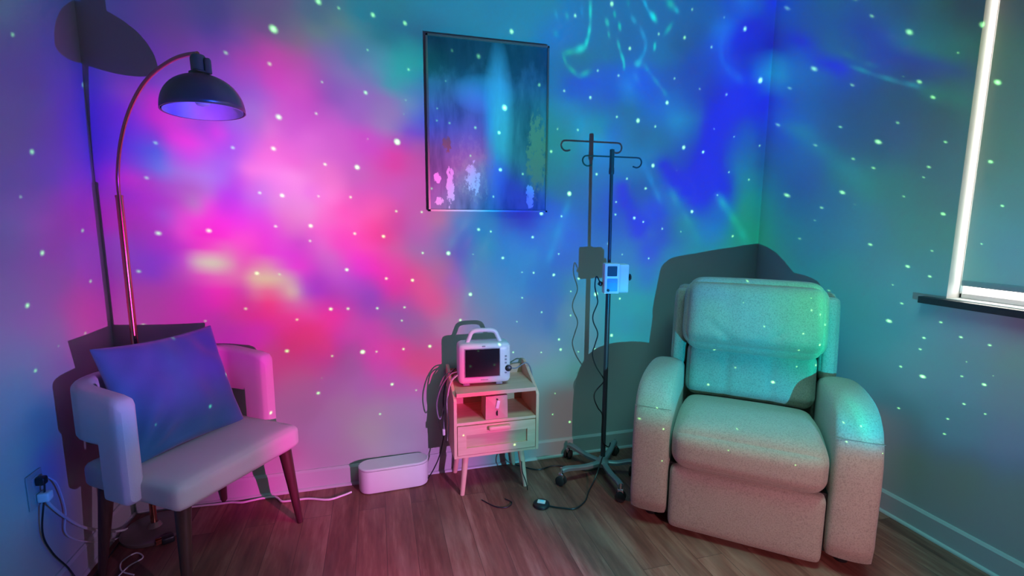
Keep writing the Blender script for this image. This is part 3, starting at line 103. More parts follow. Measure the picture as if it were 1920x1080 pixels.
0,36,78,0,38,80,0,39,83,0,42,87,0,45,92,0,48,98,0,52,105,0,52,112,0,52,114,0,48,119,0,46,125,0,43,137,0,41,149,0,38,156,0,26,166,19,0,180,60,48,187,95,45,189,112,46,198,121,48,203,143,72,225,169,64,223,150,74,228,144,76,224,148,81,225,166,103,226,169,108,222,198,97,214,206,87,208,203,80,207,201,79,203,200,83,201,197,82,198,194,81,195,188,77,191,187,67,186,184,66,184,173,73,180,168,73,170,161,61,163,143,61,165,141,68,155,138,71,150,136,70,150,133,69,151,126,68,153,127,67,152,124,68,151,124,72,149,117,76,149,74,83,145,0,90,133,0,96,126,0,101,122,0,104,119,0,103,118,0,102,118,0,102,118,0,100,118,0,100,118,0,101,119,0,103,123,0,102,127,0,98,132,0,97,135,0,96,141,0,95,152,0,94,158,0,93,158,0,94,154,0,95,150,0,95,149,0,93,148,0,90,148,0,88,148,0,85,149,0,74,156,0,24,177,0,0,182,0,45,163,0,48,162,0,44,165,0,27,174,0,0,190,0,0,200,0,0,203,0,0,201,0,0,192,0,56,177,0,73,168,0,83,156,0,85,148,0,86,142,0,79,138,0,66,131,0,91,178,0,90,175,0,96,167,0,89,158,0,87,141,0,100,115,0,106,106,0,112,109,0,103,92,0,91,77,0,79,68,0,74,63,0,68,57,0,61,50,0,57,48,0,51,46,0,51,45,0,56,52,0,60,60,0,59,61,0,55,57,0,51,54,0,51,56,0,48,53,0,45,51,0,42,48,0,40,46,0,38,44,0,36,43,0,35,42,0,34,41,0,33,40,0,33,39,
0,38,78,0,40,79,0,42,82,0,45,86,0,49,91,0,54,96,0,58,102,0,62,108,0,63,111,0,58,113,0,55,116,0,51,128,0,45,143,0,40,152,0,32,154,0,22,156,56,53,174,77,37,178,85,36,178,96,36,181,115,54,184,129,65,203,140,66,204,143,70,210,145,71,210,154,82,213,161,88,217,183,87,213,206,81,206,202,74,202,198,71,198,182,72,191,177,80,192,169,83,190,154,85,187,150,86,183,152,93,180,142,106,175,135,108,172,120,98,173,105,69,183,95,63,183,88,68,180,95,71,174,101,71,169,98,72,169,101,71,166,103,70,164,100,70,164,101,71,160,54,90,141,0,106,126,0,110,123,0,109,122,0,109,122,0,108,121,0,108,120,0,108,119,0,108,118,0,108,119,0,109,122,0,111,124,0,110,127,0,105,134,0,101,142,0,105,155,0,109,171,0,104,177,0,100,171,0,98,162,0,97,157,0,96,153,0,95,150,0,93,148,0,92,149,0,92,150,0,85,149,0,77,147,0,70,145,0,71,146,0,59,158,0,50,164,0,44,169,0,0,185,0,0,199,0,0,205,0,0,203,0,0,197,0,45,185,0,63,178,0,72,168,0,77,160,0,77,153,0,63,149,0,56,144,0,85,188,0,91,186,0,97,174,0,95,163,0,93,147,0,110,124,0,117,123,0,109,111,0,98,89,0,89,77,0,80,68,0,76,63,0,67,56,0,61,50,0,56,47,0,51,46,0,49,44,0,51,46,0,54,52,0,54,53,0,50,48,0,48,47,0,48,48,0,46,48,0,43,46,0,41,44,0,39,42,0,37,40,0,35,39,0,34,38,0,33,38,0,33,37,0,32,37,
0,42,77,0,44,79,0,47,82,0,51,85,0,55,89,0,60,94,0,66,100,0,74,106,0,85,112,0,84,114,0,70,117,0,63,122,0,55,129,0,51,133,0,50,134,0,43,144,48,60,159,71,46,159,80,39,159,92,38,169,107,47,165,110,53,166,121,57,176,134,59,190,148,65,199,168,65,198,169,73,203,201,65,196,210,66,199,207,72,197,200,71,194,175,66,185,147,73,181,136,80,181,142,87,185,141,89,184,136,95,179,132,104,174,131,106,172,127,106,170,101,103,176,77,91,185,63,82,190,66,80,188,72,79,184,77,77,180,78,77,178,82,76,175,82,75,174,80,76,170,26,95,148,0,111,130,0,112,127,0,112,126,0,111,126,0,111,125,0,111,124,0,110,122,0,110,120,0,110,118,0,110,116,0,110,118,0,111,125,0,112,138,0,115,155,0,119,167,0,121,175,0,116,176,0,104,173,0,97,166,0,94,159,0,92,148,0,90,140,0,87,136,0,87,136,0,89,139,0,89,137,0,87,134,0,85,136,0,81,148,0,78,155,0,72,159,0,63,164,0,46,175,0,0,195,0,0,207,0,0,208,0,0,202,0,36,193,0,51,189,0,62,183,0,72,171,0,69,169,0,54,173,0,48,166,0,79,212,0,86,212,0,108,190,0,114,165,0,123,145,0,105,125,0,92,108,0,84,99,0,85,88,0,77,78,0,77,72,0,72,64,0,63,56,0,54,50,0,52,48,0,48,46,0,47,44,0,47,42,0,50,44,0,51,46,0,50,46,0,48,45,0,47,44,0,45,43,0,42,41,0,40,39,0,38,37,0,36,36,0,34,35,0,33,34,0,32,34,0,32,33,0,31,33,
0,48,77,0,50,78,0,53,81,0,57,84,0,61,88,0,65,93,0,71,98,0,78,105,0,88,114,0,89,116,0,87,119,0,76,123,0,65,128,0,56,130,0,54,132,0,54,135,41,67,150,59,54,144,64,50,144,81,48,148,95,52,148,100,53,148,112,56,167,108,57,169,129,61,175,166,61,179,180,59,183,200,61,181,203,60,184,195,70,184,188,73,182,165,74,180,142,80,180,127,85,178,129,90,179,134,94,182,133,95,180,129,100,175,124,103,172,112,110,170,92,122,170,81,117,175,69,98,184,66,92,185,66,89,184,66,88,182,68,86,180,71,84,178,72,82,177,65,83,175,0,99,153,0,112,135,0,114,131,0,113,131,0,113,130,0,113,129,0,112,128,0,112,128,0,112,127,0,111,125,0,111,125,0,109,130,0,112,139,0,117,154,0,119,159,0,117,152,0,116,148,0,111,149,0,98,162,0,89,165,0,90,158,0,93,146,0,91,138,0,84,130,0,83,129,0,85,133,0,88,136,0,87,144,0,89,154,0,95,162,0,95,164,0,89,163,0,79,163,0,64,172,0,5,192,0,0,204,0,0,210,0,0,211,0,0,206,0,33,195,0,51,186,0,59,181,0,46,189,0,37,194,0,40,192,0,84,242,0,124,201,0,139,173,0,126,168,0,93,141,0,82,122,0,76,107,0,76,100,0,72,87,0,64,78,0,64,75,0,62,67,0,52,54,0,48,50,0,48,48,0,47,46,0,46,44,0,46,37,0,46,33,0,48,37,0,50,44,0,49,44,0,48,43,0,44,40,0,41,37,0,39,35,0,37,33,0,35,32,0,33,31,0,32,30,0,31,29,0,31,29,0,30,29,
0,53,76,0,55,77,0,57,80,0,61,83,0,64,87,0,68,91,0,72,96,0,77,101,0,81,106,0,81,109,2,78,112,5,72,116,8,64,120,14,58,124,20,57,129,28,61,137,39,71,151,61,55,147,64,52,144,77,53,142,80,54,138,84,56,142,76,58,145,70,54,150,92,61,159,118,65,164,146,66,158,181,64,169,186,68,167,176,72,162,171,76,167,152,83,171,132,93,172,123,102,176,119,107,175,109,110,175,105,111,173,93,119,170,62,136,163,47,139,160,57,126,165,61,116,169,55,111,170,53,107,170,57,103,173,59,100,175,60,96,177,61,93,177,60,92,177,56,91,175,0,103,156,0,113,140,0,114,137,0,113,136,0,113,135,0,113,135,0,113,134,0,113,133,0,113,132,0,113,132,0,111,138,0,109,140,0,111,146,0,114,155,0,114,158,0,113,153,0,111,147,0,108,148,0,102,152,0,93,155,0,91,149,0,90,142,0,89,140,0,87,144,0,86,151,0,87,157,0,87,162,0,91,167,0,103,171,0,114,177,0,110,175,0,102,169,0,93,164,0,79,170,0,39,189,0,0,207,0,0,213,0,0,216,0,0,217,0,0,217,0,0,214,0,0,213,0,0,211,0,0,209,0,14,200,0,87,243,0,101,223,0,107,204,0,102,181,0,90,142,0,83,126,0,76,111,0,71,102,0,68,92,0,63,82,0,57,81,0,55,72,0,51,57,0,49,51,0,48,48,0,47,46,0,47,41,0,45,30,0,44,17,0,44,21,0,45,30,0,47,36,0,47,39,0,43,35,0,40,32,0,38,31,0,36,29,0,34,28,0,33,27,0,31,26,0,30,25,0,30,25,0,29,24,
0,56,76,0,57,77,0,60,79,0,62,82,0,65,85,0,68,89,0,71,92,0,74,96,0,76,99,1,75,102,3,72,105,6,67,109,11,61,113,18,57,118,25,57,124,34,59,131,45,61,138,58,56,139,67,53,140,78,53,145,82,55,140,77,58,139,65,62,137,62,61,134,68,60,135,95,71,145,112,72,141,114,73,137,116,88,138,124,94,138,127,100,134,120,101,155,115,103,164,108,104,167,87,111,164,79,116,163,87,125,170,74,134,168,54,142,164,29,149,159,22,147,155,28,136,157,36,119,163,39,115,164,42,113,164,46,111,165,48,108,167,46,105,167,44,102,167,39,100,167,0,106,155,0,112,146,0,111,144,0,111,143,0,110,143,0,111,142,0,111,142,0,112,140,0,112,141,0,110,146,0,110,153,0,109,161,0,107,162,0,104,159,0,96,157,0,91,154,0,90,154,0,88,156,0,87,155,0,86,149,0,88,141,0,89,135,0,89,139,0,87,154,0,85,167,0,85,177,0,85,183,0,89,183,0,97,179,0,93,175,0,91,173,0,82,168,0,71,165,0,63,168,0,41,178,0,0,196,0,0,209,0,0,216,0,0,220,0,0,222,0,0,224,0,0,224,0,0,222,0,0,216,0,0,207,0,71,249,0,91,219,0,102,188,0,99,173,0,90,150,0,84,129,0,77,113,0,72,104,0,67,94,0,60,87,0,56,85,0,53,78,0,50,60,0,46,47,0,44,43,0,45,42,0,45,37,0,47,21,0,45,10,0,43,6,0,43,17,0,44,24,0,43,25,0,41,27,0,39,27,0,36,26,0,35,25,0,33,24,0,32,23,0,30,22,0,30,21,0,29,21,0,29,21,
0,57,75,0,58,76,0,60,78,0,62,80,0,64,83,0,67,86,0,69,89,0,71,91,0,71,94,2,71,96,4,68,99,8,63,103,14,58,107,20,56,113,28,55,119,36,56,125,47,56,129,57,53,131,65,52,132,71,52,134,73,54,134,71,57,135,69,63,140,66,62,136,68,62,135,80,74,134,85,79,131,93,79,130,91,82,127,96,97,130,101,104,130,94,120,130,92,121,134,88,115,151,77,115,155,66,117,154,62,121,154,59,130,158,52,136,159,26,146,155,0,146,151,0,145,150,0,141,150,11,134,153,21,126,155,20,120,155,8,116,154,0,111,152,0,109,150,0,108,150,0,111,150,0,112,151,0,110,151,0,108,151,0,106,151,0,105,150,0,103,151,0,103,151,0,101,152,0,97,156,0,94,162,0,85,170,0,77,176,0,79,178,0,77,180,0,79,177,0,82,169,0,78,173,0,74,176,0,76,176,0,88,173,0,97,176,0,96,180,0,88,186,0,79,187,0,76,187,0,78,186,0,82,182,0,85,175,0,84,173,0,76,170,0,65,167,0,59,166,0,51,169,0,38,173,0,30,178,0,17,187,0,0,206,0,0,219,0,0,223,0,0,226,0,0,227,0,0,223,0,59,214,0,87,200,0,134,243,0,104,208,0,102,192,0,98,172,0,87,156,0,80,137,0,75,112,0,71,106,0,68,94,0,63,89,0,58,83,0,54,77,0,48,56,0,43,42,0,41,38,0,41,34,0,44,31,0,47,18,0,47,8,0,45,2,0,44,5,0,43,9,0,41,18,0,39,21,0,37,21,0,35,21,0,33,20,0,32,20,0,31,19,0,30,19,0,29,18,0,28,18,0,28,18,
0,57,74,0,58,75,0,59,77,0,61,79,0,63,81,0,65,83,0,66,85,0,67,87,1,68,89,3,67,91,6,64,94,10,60,98,16,56,103,22,54,109,29,53,114,38,54,119,47,53,122,55,50,123,62,49,124,66,50,125,67,52,126,66,55,127,65,58,129,66,61,128,70,65,128,78,72,129,87,80,133,92,80,132,93,82,130,91,87,129,78,101,131,65,103,130,70,108,129,81,121,130,77,125,132,61,126,141,48,120,139,25,111,131,19,109,129,10,113,133,0,130,144,0,129,143,0,126,141,0,124,141,0,119,142,0,114,143,0,110,143,0,109,143,0,109,144,0,110,147,0,113,151,0,114,153,0,114,155,0,112,156,0,108,156,0,103,156,0,100,156,0,99,156,0,98,155,0,98,155,0,94,158,0,83,168,0,74,176,0,71,183,0,72,191,0,72,193,0,73,191,0,75,187,0,76,186,0,81,189,0,95,198,0,104,207,0,92,208,0,77,207,0,76,205,0,76,197,0,75,185,0,73,171,0,72,164,0,69,163,0,66,164,0,63,165,0,62,167,0,55,168,0,47,172,0,42,180,0,44,199,0,45,213,0,43,222,0,37,224,0,14,224,0,49,219,0,90,219,0,116,216,0,125,204,0,179,247,0,132,221,0,114,205,0,102,187,0,89,164,0,79,158,0,75,130,0,72,117,0,69,101,0,66,88,0,60,77,0,55,70,0,51,59,0,45,40,0,43,33,0,44,29,0,46,26,0,47,13,0,46,0,0,45,0,0,44,0,0,42,0,0,40,12,0,38,15,0,36,16,0,34,17,0,32,17,0,31,16,0,30,16,0,29,16,0,28,16,0,28,16,0,27,16,
0,57,73,0,57,74,0,58,75,0,60,77,0,61,79,0,62,80,0,64,82,0,64,83,2,65,85,4,64,87,7,61,90,12,57,94,18,54,99,24,52,105,31,51,110,39,51,113,47,49,115,54,47,116,59,46,117,61,47,118,62,50,119,61,52,119,62,55,120,64,59,120,69,63,121,75,69,122,81,74,124,85,78,125,88,82,126,92,89,132,76,101,133,65,103,133,62,101,131,63,109,133,52,121,138,0,120,143,0,118,143,0,114,138,0,106,134,0,100,133,0,99,132,0,94,128,0,91,125,0,95,128,0,104,137,0,108,143,0,108,143,0,109,144,0,110,145,0,112,149,0,115,153,0,116,155,0,117,157,0,117,158,0,115,159,0,111,159,0,107,160,0,102,160,0,99,159,0,98,158,0,96,155,0,93,152,0,94,143,0,92,144,0,91,147,0,88,157,0,83,174,0,81,179,0,80,185,0,80,188,0,85,192,0,88,201,0,85,208,0,80,207,0,79,202,0,79,185,0,80,170,0,76,163,0,74,162,0,71,162,0,64,162,0,58,162,0,57,163,0,58,168,0,58,175,0,57,188,0,56,208,0,53,219,0,50,219,0,41,204,0,40,194,0,51,191,0,71,197,0,86,196,0,95,190,0,160,249,0,128,229,0,118,214,0,108,197,0,95,187,0,74,186,0,74,155,0,73,132,0,70,110,0,67,87,0,63,79,0,57,71,0,54,63,0,50,37,0,47,26,0,52,29,0,52,27,0,49,1,0,45,0,0,43,0,0,42,0,0,41,0,0,40,8,0,37,11,0,35,12,0,34,12,0,32,13,0,31,13,0,30,13,0,29,13,0,28,14,0,28,14,0,27,14,
0,56,72,0,57,73,0,57,74,0,58,75,0,59,76,0,60,78,0,61,79,1,62,80,2,62,81,5,61,83,9,59,87,14,55,91,20,52,97,26,50,102,33,49,106,40,48,108,48,46,110,53,45,110,56,44,111,58,45,111,58,48,112,58,50,113,59,53,113,62,57,113,67,61,114,72,66,115,76,71,116,80,75,118,82,79,120,81,85,123,73,93,125,66,97,126,63,101,128,65,108,134,50,118,140,0,121,145,0,120,146,0,118,143,0,115,138,0,115,136,0,111,136,0,110,140,0,107,140,0,104,139,0,109,145,0,111,147,0,111,147,0,113,148,0,114,150,0,115,152,0,117,156,0,118,158,0,120,161,0,120,161,0,119,161,0,118,161,0,115,164,0,110,170,0,104,176,0,102,171,0,101,165,0,100,152,0,101,141,0,101,135,0,101,132,0,99,139,0,96,143,0,95,145,0,94,146,0,93,152,0,90,159,0,89,165,0,89,168,0,90,168,0,92,163,0,94,157,0,95,155,0,92,154,0,88,153,0,80,151,0,72,154,0,65,162,0,63,171,0,64,176,0,63,187,0,61,201,0,59,218,0,54,220,0,38,213,0,7,205,0,13,196,0,7,195,0,16,188,0,0,175,0,0,167,0,52,221,0,100,223,0,99,230,0,60,241,0,23,248,0,0,250,0,72,175,0,74,146,0,71,126,0,67,93,0,62,86,0,57,81,0,85,69,0,85,55,0,72,43,0,76,44,0,59,30,0,51,0,0,46,0,0,45,0,0,43,0,0,42,0,0,40,5,0,38,7,0,35,8,0,34,8,0,32,9,0,31,9,0,30,10,0,29,10,0,28,11,0,28,11,0,27,11,
0,55,71,0,56,72,0,56,73,0,57,74,0,58,75,0,59,76,0,59,76,1,60,77,3,60,79,6,59,81,10,57,84,15,54,89,21,51,95,28,49,99,35,47,103,42,45,104,48,43,105,52,42,105,54,42,105,54,44,106,54,46,106,55,49,107,57,52,107,60,56,107,65,60,107,69,64,108,73,68,109,75,72,111,76,76,113,74,81,115,69,87,117,63,92,119,59,97,122,55,103,127,45,109,132,29,113,136,17,116,140,0,120,146,0,118,142,0,118,140,0,117,142,0,120,150,0,120,152,0,119,152,0,118,155,0,118,155,0,118,155,0,120,157,0,120,157,0,119,156,0,117,157,0,118,158,0,120,162,0,122,163,0,122,163,0,120,162,0,118,164,0,112,174,0,108,181,0,106,187,0,105,188,0,103,182,0,101,174,0,100,167,0,100,162,0,99,156,0,99,153,0,99,151,0,97,149,0,94,149,0,91,151,0,90,153,0,91,159,0,93,164,0,94,163,0,95,160,0,96,158,0,92,152,0,84,139,0,79,134,0,78,136,0,75,143,0,72,155,0,72,171,0,73,197,0,81,219,0,84,230,0,69,230,0,31,227,0,0,225,0,0,221,0,0,213,0,0,208,0,0,196,0,18,178,0,66,216,0,22,255,0,8,255,0,89,185,0,105,159,0,95,152,0,87,143,0,72,152,0,62,155,0,61,136,0,57,104,0,48,97,0,51,90,0,56,70,0,62,47,0,61,46,0,58,33,0,53,0,0,49,0,0,47,0,0,45,0,0,43,0,0,41,3,0,39,4,0,36,4,0,34,5,0,32,5,0,31,6,0,30,7,0,29,7,0,28,8,0,28,8,0,28,8,
0,55,70,0,55,71,0,56,71,0,56,72,0,57,73,0,57,74,0,58,74,1,58,75,3,58,76,7,57,78,11,55,82,17,52,87,23,49,93,30,47,97,37,45,99,43,43,100,48,41,100,51,40,101,52,41,101,52,43,101,52,45,101,53,48,102,56,51,102,59,55,101,63,58,102,67,62,102,69,65,104,71,69,105,72,73,107,69,77,109,65,83,110,60,88,113,55,92,116,50,97,119,42,102,124,30,106,128,20,109,131,11,111,134,5,111,134,2,112,135,1,113,138,0,116,145,0,123,155,0,122,155,0,121,157,0,120,157,0,121,158,0,122,159,0,122,160,0,121,160,0,118,159,0,117,159,0,118,159,0,119,161,0,120,162,0,120,162,0,119,162,0,117,166,0,114,170,0,110,179,0,108,185,0,107,183,0,105,178,0,103,174,0,102,168,0,101,162,0,101,157,0,100,156,0,98,155,0,95,155,0,93,155,0,92,156,0,94,159,0,95,161,0,95,161,0,95,162,0,95,162,0,93,157,0,88,150,0,85,146,0,82,146,0,79,147,0,77,148,0,78,154,0,86,176,0,97,210,0,101,224,0,96,231,0,71,229,0,39,220,0,0,216,0,0,213,0,5,208,0,37,199,0,46,192,0,91,221,0,85,201,0,92,176,0,95,164,0,103,158,0,89,157,0,83,150,0,69,161,0,56,158,0,54,149,0,52,135,0,46,124,0,50,116,0,49,106,0,44,88,0,41,71,0,52,38,0,56,1,0,53,0,0,50,0,0,48,0,0,46,0,0,43,1,0,40,2,0,37,2,0,35,2,0,33,3,0,32,3,0,31,4,0,30,4,0,29,5,0,28,5,0,28,6,
0,54,70,0,54,70,0,55,70,0,55,71,0,56,72,0,56,72,0,56,73,2,57,73,4,56,74,7,55,77,12,53,81,18,51,86,25,48,91,32,45,95,39,42,96,44,40,97,48,39,97,50,39,97,50,40,97,49,42,97,50,44,97,52,47,97,55,50,97,58,54,97,62,57,97,64,60,98,67,63,99,68,66,100,68,70,101,65,74,103,61,79,105,56,83,107,52,88,109,46,92,113,39,96,117,29,100,120,19,102,123,11,104,125,5,104,126,2,105,128,1,107,132,0,110,138,0,113,143,0,114,146,0,114,147,0,114,149,0,116,151,0,118,155,0,124,163,0,123,163,0,121,163,0,120,162,0,120,162,0,121,163,0,122,164,0,122,164,0,121,164,0,121,162,0,120,160,0,119,161,0,116,168,0,111,176,0,109,176,0,107,171,0,105,163,0,104,158,0,103,156,0,102,157,0,100,159,0,98,160,0,98,160,0,98,158,0,98,157,0,98,157,0,96,158,0,94,158,0,94,158,0,93,158,0,92,156,0,89,154,0,88,154,0,87,154,0,86,157,0,85,162,0,85,166,0,84,172,0,80,188,0,74,198,0,75,208,0,84,217,0,77,219,0,78,207,0,74,198,0,50,218,0,33,230,0,90,255,0,97,206,0,94,176,0,94,165,0,92,160,0,82,164,0,64,166,0,58,164,0,65,166,0,86,146,0,99,126,0,99,98,0,99,88,0,89,70,0,85,55,0,67,44,0,63,4,0,62,0,0,58,0,0,55,0,0,52,0,0,48,0,0,44,0,0,40,1,0,38,1,0,35,1,0,34,1,0,32,1,0,31,2,0,30,2,0,29,2,0,29,3,0,29,3,
0,54,69,0,54,69,0,54,70,0,54,70,0,55,70,0,55,71,1,55,71,2,55,72,5,55,73,8,54,76,14,52,80,20,49,85,27,46,90,34,43,93,40,40,94,45,38,94,47,37,94,48,38,94,48,40,93,48,41,94,48,43,94,51,46,93,54,50,93,57,53,93,60,56,93,63,59,94,64,61,94,65,64,96,64,67,97,61,71,98,57,76,100,52,80,102,48,84,104,43,87,107,35,91,111,26,94,114,17,96,116,10,98,118,4,99,120,2,100,122,0,102,126,0,104,130,0,106,134,0,107,137,0,107,138,0,108,140,0,109,143,0,112,147,0,115,151,0,115,152,0,114,153,0,113,153,0,114,154,0,115,156,0,118,160,0,124,168,0,124,167,0,123,165,0,123,163,0,122,163,0,119,170,0,115,175,0,113,175,0,110,171,0,108,165,0,106,161,0,105,160,0,104,161,0,102,163,0,101,164,0,101,164,0,101,163,0,101,162,0,100,161,0,100,161,0,98,161,0,97,161,0,95,160,0,93,159,0,91,158,0,90,159,0,89,161,0,87,165,0,86,169,0,85,173,0,83,181,0,77,196,0,76,206,0,91,216,0,110,227,0,105,226,0,86,214,0,65,217,0,42,232,0,39,234,0,91,255,0,101,210,0,101,181,0,104,159,0,102,150,0,90,159,0,78,163,0,78,145,0,79,135,0,89,125,0,90,107,0,90,92,0,88,77,0,85,70,0,85,58,0,77,41,0,67,0,0,64,0,0,60,0,0,56,0,0,54,0,0,48,0,0,44,0,0,40,0,0,37,0,0,35,0,0,33,0,0,32,1,0,31,1,0,30,1,0,29,1,0,29,1,0,29,2,
0,53,68,0,53,69,0,53,69,0,54,69,0,54,69,0,54,70,1,54,70,3,54,71,5,54,72,10,53,75,15,51,79,21,48,85,28,45,89,35,41,91,41,39,92,45,37,92,47,37,91,47,38,91,46,39,91,46,41,91,47,43,91,50,46,90,53,49,90,56,52,90,59,55,90,61,58,90,62,60,91,62,62,92,61,66,93,58,69,94,53,74,96,49,77,98,45,80,100,39,84,103,32,87,106,23,90,109,15,91,111,8,93,112,3,94,114,1,95,117,0,96,120,0,98,124,0,100,127,0,100,129,0,101,130,0,102,132,0,103,135,0,105,138,0,107,141,0,107,142,0,107,143,0,107,144,0,107,145,0,109,147,0,112,151,0,115,155,0,116,156,0,116,155,0,115,155,0,114,156,0,111,159,0,109,162,0,106,162,0,104,160,0,102,156,0,101,154,0,100,155,0,101,158,0,105,167,0,104,168,0,103,168,0,103,167,0,103,165,0,103,165,0,102,165,0,101,165,0,100,165,0,98,164,0,96,163,0,94,162,0,92,162,0,91,165,0,89,170,0,89,174,0,88,178,0,81,178,0,78,185,0,79,194,0,87,202,0,94,208,0,92,209,0,81,206,0,67,209,0,57,216,0,61,220,0,81,225,0,93,201,0,100,178,0,110,161,0,107,152,0,95,157,0,90,149,0,91,129,0,86,118,0,75,100,0,74,89,0,83,78,0,79,63,0,75,52,0,67,24,0,60,0,0,55,0,0,55,0,0,53,0,0,51,0,0,50,0,0,46,0,0,42,0,0,39,0,0,37,0,0,35,0,0,33,0,0,31,0,0,30,0,0,29,0,0,29,0,0,28,0,0,28,1,
0,53,68,0,53,68,0,53,68,0,53,68,0,53,69,0,54,69,1,54,69,3,54,70,6,53,71,11,52,74,17,50,79,23,47,84,30,43,88,37,40,90,42,37,90,45,36,90,46,36,89,45,37,89,45,39,89,45,40,89,47,42,88,49,45,88,53,49,87,56,52,87,58,54,87,60,57,87,60,59,88,60,61,89,58,64,90,54,68,91,50,72,92,46,75,94,41,78,96,35,81,99,28,84,102,19,86,104,12,87,106,6,88,108,2,89,110,1,91,112,0,92,115,0,94,118,0,94,120,0,95,122,0,95,123,0,96,126,0,98,128,0,100,131,0,101,133,0,101,134,0,101,134,0,101,135,0,101,137,0,103,139,0,106,142,0,108,145,0,108,146,0,108,146,0,108,145,0,106,147,0,104,149,0,102,151,0,100,151,0,97,149,0,96,147,0,95,146,0,94,147,0,95,150,0,97,155,0,97,156,0,97,157,0,97,156,0,97,156,0,97,155,0,96,155,0,95,155,0,94,154,0,92,154,0,90,153,0,89,153,0,87,154,0,85,156,0,84,159,0,83,163,0,81,166,0,78,168,0,75,173,0,77,181,0,82,188,0,85,193,0,83,195,0,75,195,0,65,197,0,58,202,0,63,204,0,76,201,0,87,185,0,95,168,0,99,154,0,98,145,0,93,143,0,91,137,0,95,130,0,89,119,0,78,99,0,76,91,0,81,76,0,77,54,0,66,4,0,51,0,0,49,0,0,45,0,0,42,0,0,43,0,0,45,0,0,44,0,0,43,0,0,40,0,0,37,0,0,35,0,0,33,0,0,32,0,0,30,0,0,29,0,0,29,0,0,28,0,0,28,0,0,27,0,
0,52,67,0,53,68,0,53,68,0,53,68,0,53,68,0,53,68,1,53,69,4,53,69,7,53,71,12,51,74,19,49,79,26,45,84,33,42,87,39,38,89,43,36,89,45,35,88,45,36,88,44,37,87,44,38,87,44,40,87,46,42,87,49,45,86,52,48,85,55,51,85,57,54,85,58,56,85,59,58,86,58,60,87,55,63,87,51,67,89,47,70,90,43,73,91,38,76,93,32,78,96,24,81,99,16,83,101,9,84,102,4,85,104,1,86,106,0,87,108,0,88,111,0,89,113,0,90,115,0,90,116,0,91,118,0,92,120,0,93,122,0,95,124,0,95,126,0,95,127,0,95,127,0,95,128,0,96,130,0,98,132,0,100,135,0,101,136,0,102,137,0,102,137,0,101,137,0,100,138,0,98,140,0,96,141,0,93,142,0,91,140,0,90,139,0,89,138,0,89,139,0,90,142,0,91,145,0,91,146,0,91,147,0,91,146,0,91,146,0,90,145,0,90,145,0,89,145,0,88,144,0,86,144,0,85,143,0,83,144,0,81,145,0,80,147,0,79,149,0,78,152,0,76,155,0,74,157,0,72,162,0,74,169,0,77,176,0,80,180,0,78,182,0,71,183,0,61,185,0,57,188,0,62,188,0,73,183,0,83,170,0,89,155,0,92,143,0,91,135,0,89,131,0,87,125,0,86,119,0,82,109,0,77,96,0,75,84,0,77,70,0,80,53,0,65,1,0,54,0,0,51,0,0,48,0,0,45,0,0,44,0,0,44,0,0,42,0,0,40,0,0,38,0,0,36,0,0,34,0,0,32,0,0,31,0,0,29,0,0,28,0,0,28,0,0,27,0,0,27,0,0,27,0,
0,52,67,0,52,67,0,52,67,0,52,67,0,53,68,1,53,68,2,53,68,4,53,69,8,52,71,14,50,75,21,48,80,28,44,84,35,40,87,40,37,88,43,35,87,45,35,87,44,36,86,43,37,86,43,38,86,44,40,85,46,42,85,49,45,84,52,48,84,55,51,83,56,53,83,57,55,83,57,57,84,56,59,85,53,62,85,49,66,86,45,69,88,40,72,89,35,74,91,29,77,94,21,79,96,13,80,98,7,81,99,3,82,101,1,83,103,0,84,105,0,85,107,0,86,109,0,86,110,0,87,111,0,87,113,0,88,115,0,90,117,0,90,119,0,91,120,0,91,121,0,91,121,0,91,122,0,92,124,0,93,126,0,95,128,0,96,129,0,96,129,0,96,129,0,95,129,0,94,130,0,92,132,0,90,133,0,88,134,0,86,133,0,85,131,0,84,131,0,84,132,0,85,134,0,85,136,0,85,137,0,85,138,0,85,137,0,85,137,0,85,136,0,84,136,0,83,136,0,82,136,0,81,135,0,79,135,0,78,135,0,76,136,0,75,138,0,74,140,0,73,143,0,72,145,0,70,147,0,69,151,0,70,158,0,73,164,0,75,170,0,73,172,0,67,173,0,59,174,0,55,175,0,60,174,0,70,167,0,79,154,0,85,142,0,87,132,0,86,125,0,83,120,0,82,115,0,80,109,0,77,100,0,73,89,0,72,76,0,71,63,0,70,48,0,62,30,0,54,18,0,50,10,0,47,5,0,46,2,0,48,0,0,47,0,0,42,0,0,39,0,0,37,0,0,35,0,0,33,0,0,31,0,0,30,0,0,29,0,0,28,0,0,27,0,0,27,0,0,26,0,0,26,0,
